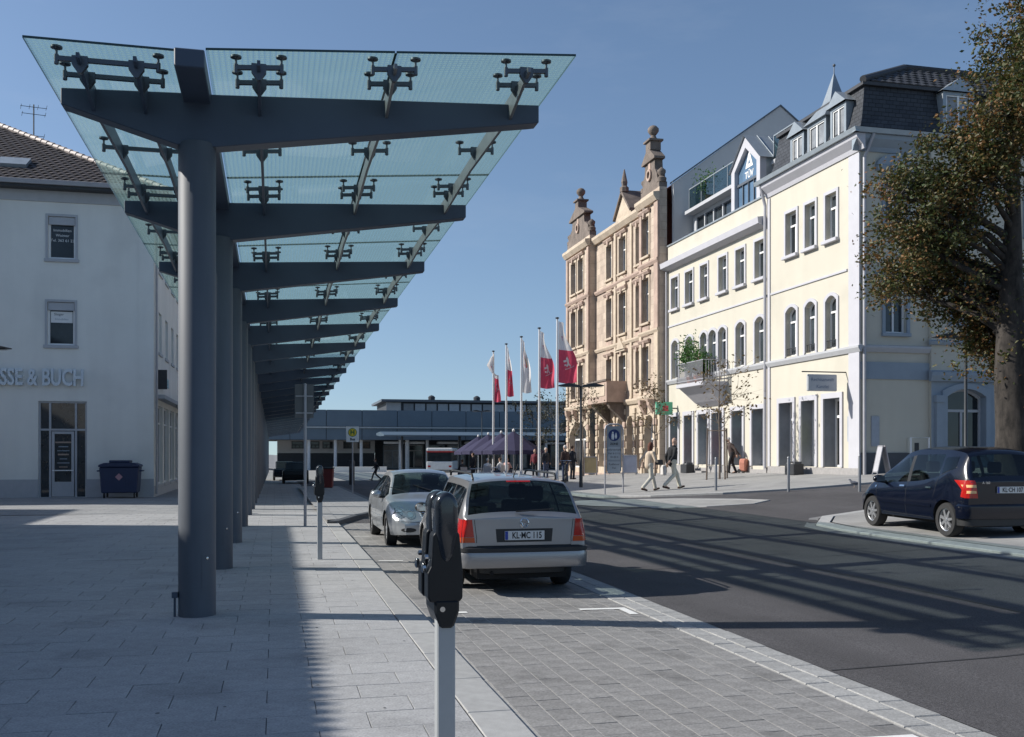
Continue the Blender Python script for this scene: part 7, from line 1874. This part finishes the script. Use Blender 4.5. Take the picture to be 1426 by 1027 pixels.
M_BARK = pmat('bark', (.034, .029, .025), .95, var=.75, scale=7, bump=1.0, bscale=9, stain=.5, stscale=6, stretch=(1, 1, .35)); M_TWIG = pmat('young_bark', (.14, .11, .09), .9, var=.3, scale=9)
def leaf(mb, p, s, rnd):
    a = Vector((rnd.gauss(0, 1), rnd.gauss(0, 1), rnd.gauss(0, .7))).normalized(); b = a.cross(Vector((rnd.gauss(0, 1), rnd.gauss(0, 1), rnd.gauss(0, 1)))).normalized(); c = a.cross(b)*.18*s
    i = len(mb.v); p = Vector(p)
    mb.v += [tuple(p-a*s), tuple(p+b*s*.62-c), tuple(p+a*s*1.1), tuple(p-b*s*.62-c)]; mb.f.append((i, i+1, i+2, i+3))
def branches(start, dirv, length, rad, depth, rnd, mb, tips, spread=.6, up=.12, seg=5):
    p = Vector(start); d = Vector(dirv).normalized(); pts = [p.copy()]; rs = [rad]
    for k in range(seg):
        d = (d+Vector((rnd.gauss(0, .13), rnd.gauss(0, .13), rnd.gauss(0, .08)+up*.3))).normalized(); p = p+d*length/seg; pts.append(p.copy()); rs.append(rad*(1-.55*(k+1)/seg))
        if depth <= 1 and k >= 1: tips.append((p.copy(), depth))
        if depth > 0 and k >= 1:
            for q in range(2 if depth > 1 else 2):
                ax = d.orthogonal().normalized(); ax.rotate(Matrix.Rotation(rnd.uniform(0, 6.28), 3, d)); nd = (d*(1-spread)+ax*spread+Vector((0, 0, up))).normalized()
                branches(p, nd, length*rnd.uniform(.45, .68), rs[-1]*.6, depth-1, rnd, mb, tips, spread, up, max(3, seg-1))
    mb.tube(pts, rs, 8 if rad > .06 else 5)
rnd = random.Random(11)
q = at_depth(1412, 23.5); zg = gz(q.x, q.y)
tree = thing('plane_tree', 'big broad tree with brown and olive autumn leaves and thick mottled trunk', 'tree', (q.x, q.y, zg))
tr = MB(); tips = []
tp = [(0, 0, -.2), (.02, .02, .4), (.0, .0, 1.6), (-.05, .05, 3.0), (-.02, .08, 4.6), (.05, .1, 6.5), (.1, .1, 9.0)]; tr.tube(tp, [.56, .46, .40, .36, .28, .19, .07], 16)
CRP = [(2.9, .8), (3.4, 1.6), (4.8, 2.9), (6.0, 3.65), (7.35, 3.25), (9.0, 2.45), (10.7, 1.55), (12.0, .9), (12.8, .2)]
def limb(a, b, r):
    a, b = Vector(a), Vector(b); m1 = a.lerp(b, .35)+Vector((rnd.gauss(0, .12), rnd.gauss(0, .12), .15)); m2 = a.lerp(b, .7)+Vector((rnd.gauss(0, .15), rnd.gauss(0, .15), .12))
    tr.tube([a, m1, m2, b], [r, r*.75, r*.5, r*.15], 7 if r > .05 else 4); return [m1, m2, b]
clumps = []
for k in range(54):
    z = lerp(3.3, 11.9, ((k*.381966) % 1)**1.15); w = k*2.39996+rnd.gauss(0, .25); rr = interp(CRP, z)*rnd.uniform(.5, .88)
    z0 = max(2.7, min(8.6, z-rr*.55)); pp = limb((interp([(0, 0), (9, .1)], z0), .08, z0), (rr*math.cos(w), rr*math.sin(w), z), interp([(2.7, .12), (8.6, .05)], z0))
    for j in range(8):
        o = pp[rnd.randint(1, 2)]; dv = Vector((rnd.gauss(0, 1), rnd.gauss(0, 1), rnd.gauss(0, .7))).normalized(); e = o+dv*rnd.uniform(.45, 1.1)
        lim = interp(CRP, e.z)*rnd.uniform(.85, 1.12); hr = math.hypot(e.x, e.y)
        if hr > lim: e.x *= lim/hr; e.y *= lim/hr
        sp3 = limb(o, e, .022); clumps += [sp3[1], e]
        for i in range(2):
            e2 = e+Vector((rnd.gauss(0, .35), rnd.gauss(0, .35), rnd.gauss(0, .28)))
            if math.hypot(e2.x, e2.y) < interp(CRP, e2.z)*1.06: limb(e, e2, .008); clumps.append(e2)
trunk = tr.build('trunk', M_BARK, tree, smooth=60)
cr = MB(); side_l = MB()
for p in clumps:
    n = rnd.randint(22, 60); s_ = rnd.uniform(.09, .25)
    for k in range(n): leaf(cr, p+Vector((rnd.gauss(0, s_), rnd.gauss(0, s_), rnd.gauss(-.04, s_*.8))), rnd.uniform(.032, .062), rnd)
M_LEAF = leaf_mat('autumn_leaf', (.036, .062, .014), (.115, .085, .024), (.31, .125, .042))
cro = cr.build('crown', M_LEAF, tree); stuff(cro)
# young staked trees
def young(label, px, py, h, stakes, rnd, nleaf, lm, d=None):
    q = at_depth(px, d) if d else ground_at(px, py); zg = gz(q.x, q.y)
    t = thing('young_tree', label, 'tree', (q.x, q.y, zg)); m = MB(); tips = []
    m.tube([(0, 0, -.1), (.02, 0, h*.3), (-.02, .02, h*.62), (.02, 0, h)], [.045, .038, .028, .008], 8)
    for k in range(12):
        a = rnd.uniform(0, 6.28); z = h*rnd.uniform(.42, .92); branches((0, 0, z), (math.cos(a), math.sin(a), .7), h*.28*rnd.uniform(.6, 1.1), .014, 1, rnd, m, tips, .5, .12, 4)
    m.build('trunk', M_TWIG, t); l = MB()
    for p, dd in tips:
        for k in range(nleaf):
            if rnd.random() < .62: leaf(l, p+Vector((rnd.gauss(0, .13), rnd.gauss(0, .13), rnd.gauss(0, .13))), rnd.uniform(.05, .085), rnd)
    stuff(l.build('crown', lm, t))
    if stakes:
        for a in (.5, 2.6, 4.7): MB().tube([(.5*math.cos(a), .5*math.sin(a), -.1), (.46*math.cos(a), .46*math.sin(a), 2.0)], .035, 8).build('stake', M_TWIG, t)
        MB().tube([(.46*math.cos(a), .46*math.sin(a), 1.9) for a in (.5, 2.6, 4.7, .5)], .02, 5).build('stake_rail', M_TWIG, t)
    return t
M_LEAF2 = leaf_mat('dry_leaf', (.10, .07, .03), (.16, .115, .05), (.22, .16, .08))
young('thin young tree with sparse dry leaves between stakes before the cream house', 1002, 672, 4.3, True, random.Random(3), 3, M_LEAF2, 39)
young('thin young tree with sparse leaves before the sandstone house entrance', 912, 668, 4.3, False, random.Random(5), 3, M_LEAF2, 47)
young('leafy young tree beside the street lamp before the sandstone house', 812, 668, 4.4, False, random.Random(8), 4, leaf_mat('olive_leaf', (.05, .05, .025), (.09, .08, .04), (.14, .11, .06)), 56)
for i, (px, d) in enumerate(((748, 72), (775, 76))): young('dark leafy young tree behind the '+('third and fourth' if i == 0 else 'fourth and fifth')+' flag poles', 0, 0, 5.2, False, random.Random(20+i), 9, leaf_mat('dark_leaf', (.02, .028, .015), (.035, .04, .02), (.06, .055, .03)), d).location = tuple(at_depth(px, d)); 
# balcony oleanders
M_LEAF3 = leaf_mat('oleander_leaf', (.04, .10, .025), (.06, .16, .03), (.10, .22, .05)); M_POT = pmat('terracotta', (.42, .17, .10), .8, var=.15, scale=6)
rnd = random.Random(4)
for k, (x, dy, s_, lab) in enumerate(((.3, .62, 1.0, 'big bushy green oleander in a terracotta pot on the balcony'), (1.3, .7, .75, 'smaller green shrub in a terracotta pot on the balcony'))):
    X, Y = FXX-dy, Y_O-(ba0+x); t = thing('potted_shrub', lab, 'potted plant', (X, Y, 5.0))
    MB().lathe([(.15, 0), (.2, .32), (.22, .33), (.22, .38), (.18, .38)], n=14).build('pot', M_POT, t, smooth=40)
    m = MB(); l = MB()
    for j in range(22):
        a = rnd.uniform(0, 6.28); rr = rnd.uniform(.2, .75)*s_; hh = rnd.uniform(.6, 1.9)*s_; e = Vector((rr*math.cos(a), rr*math.sin(a), .35+hh)); m.tube([(0, 0, .3), tuple(e*.55+Vector((0, 0, .25))), tuple(e)], .008, 4)
        for i in range(46): leaf(l, e*rnd.uniform(.62, 1.05)+Vector((rnd.gauss(0, .15), rnd.gauss(0, .15), rnd.gauss(0, .14))), rnd.uniform(.045, .08), rnd)
    m.build('stem', M_TWIG, t); stuff(l.build('foliage', M_LEAF3, t))
X, Y = FXX+SB-.1, Y_O-2.4; t = thing('terrace_plant', 'green plant behind the glass balustrade of the roof terrace', 'potted plant', (X, Y, 14.32)); MB().lathe([(.16, 0), (.2, .35), (.18, .35)], n=12).build('pot', M_POT, t); l = MB()
for i in range(420): leaf(l, (rnd.gauss(0, .3), rnd.gauss(0, .4), 1.0+rnd.gauss(0, .35)), .06, rnd)
m = MB(); [m.tube([(0, 0, .3), (rnd.gauss(0, .25), rnd.gauss(0, .3), 1.1)], .01, 4) for _ in range(9)]; m.build('stem', M_TWIG, t); stuff(l.build('foliage', M_LEAF3, t))
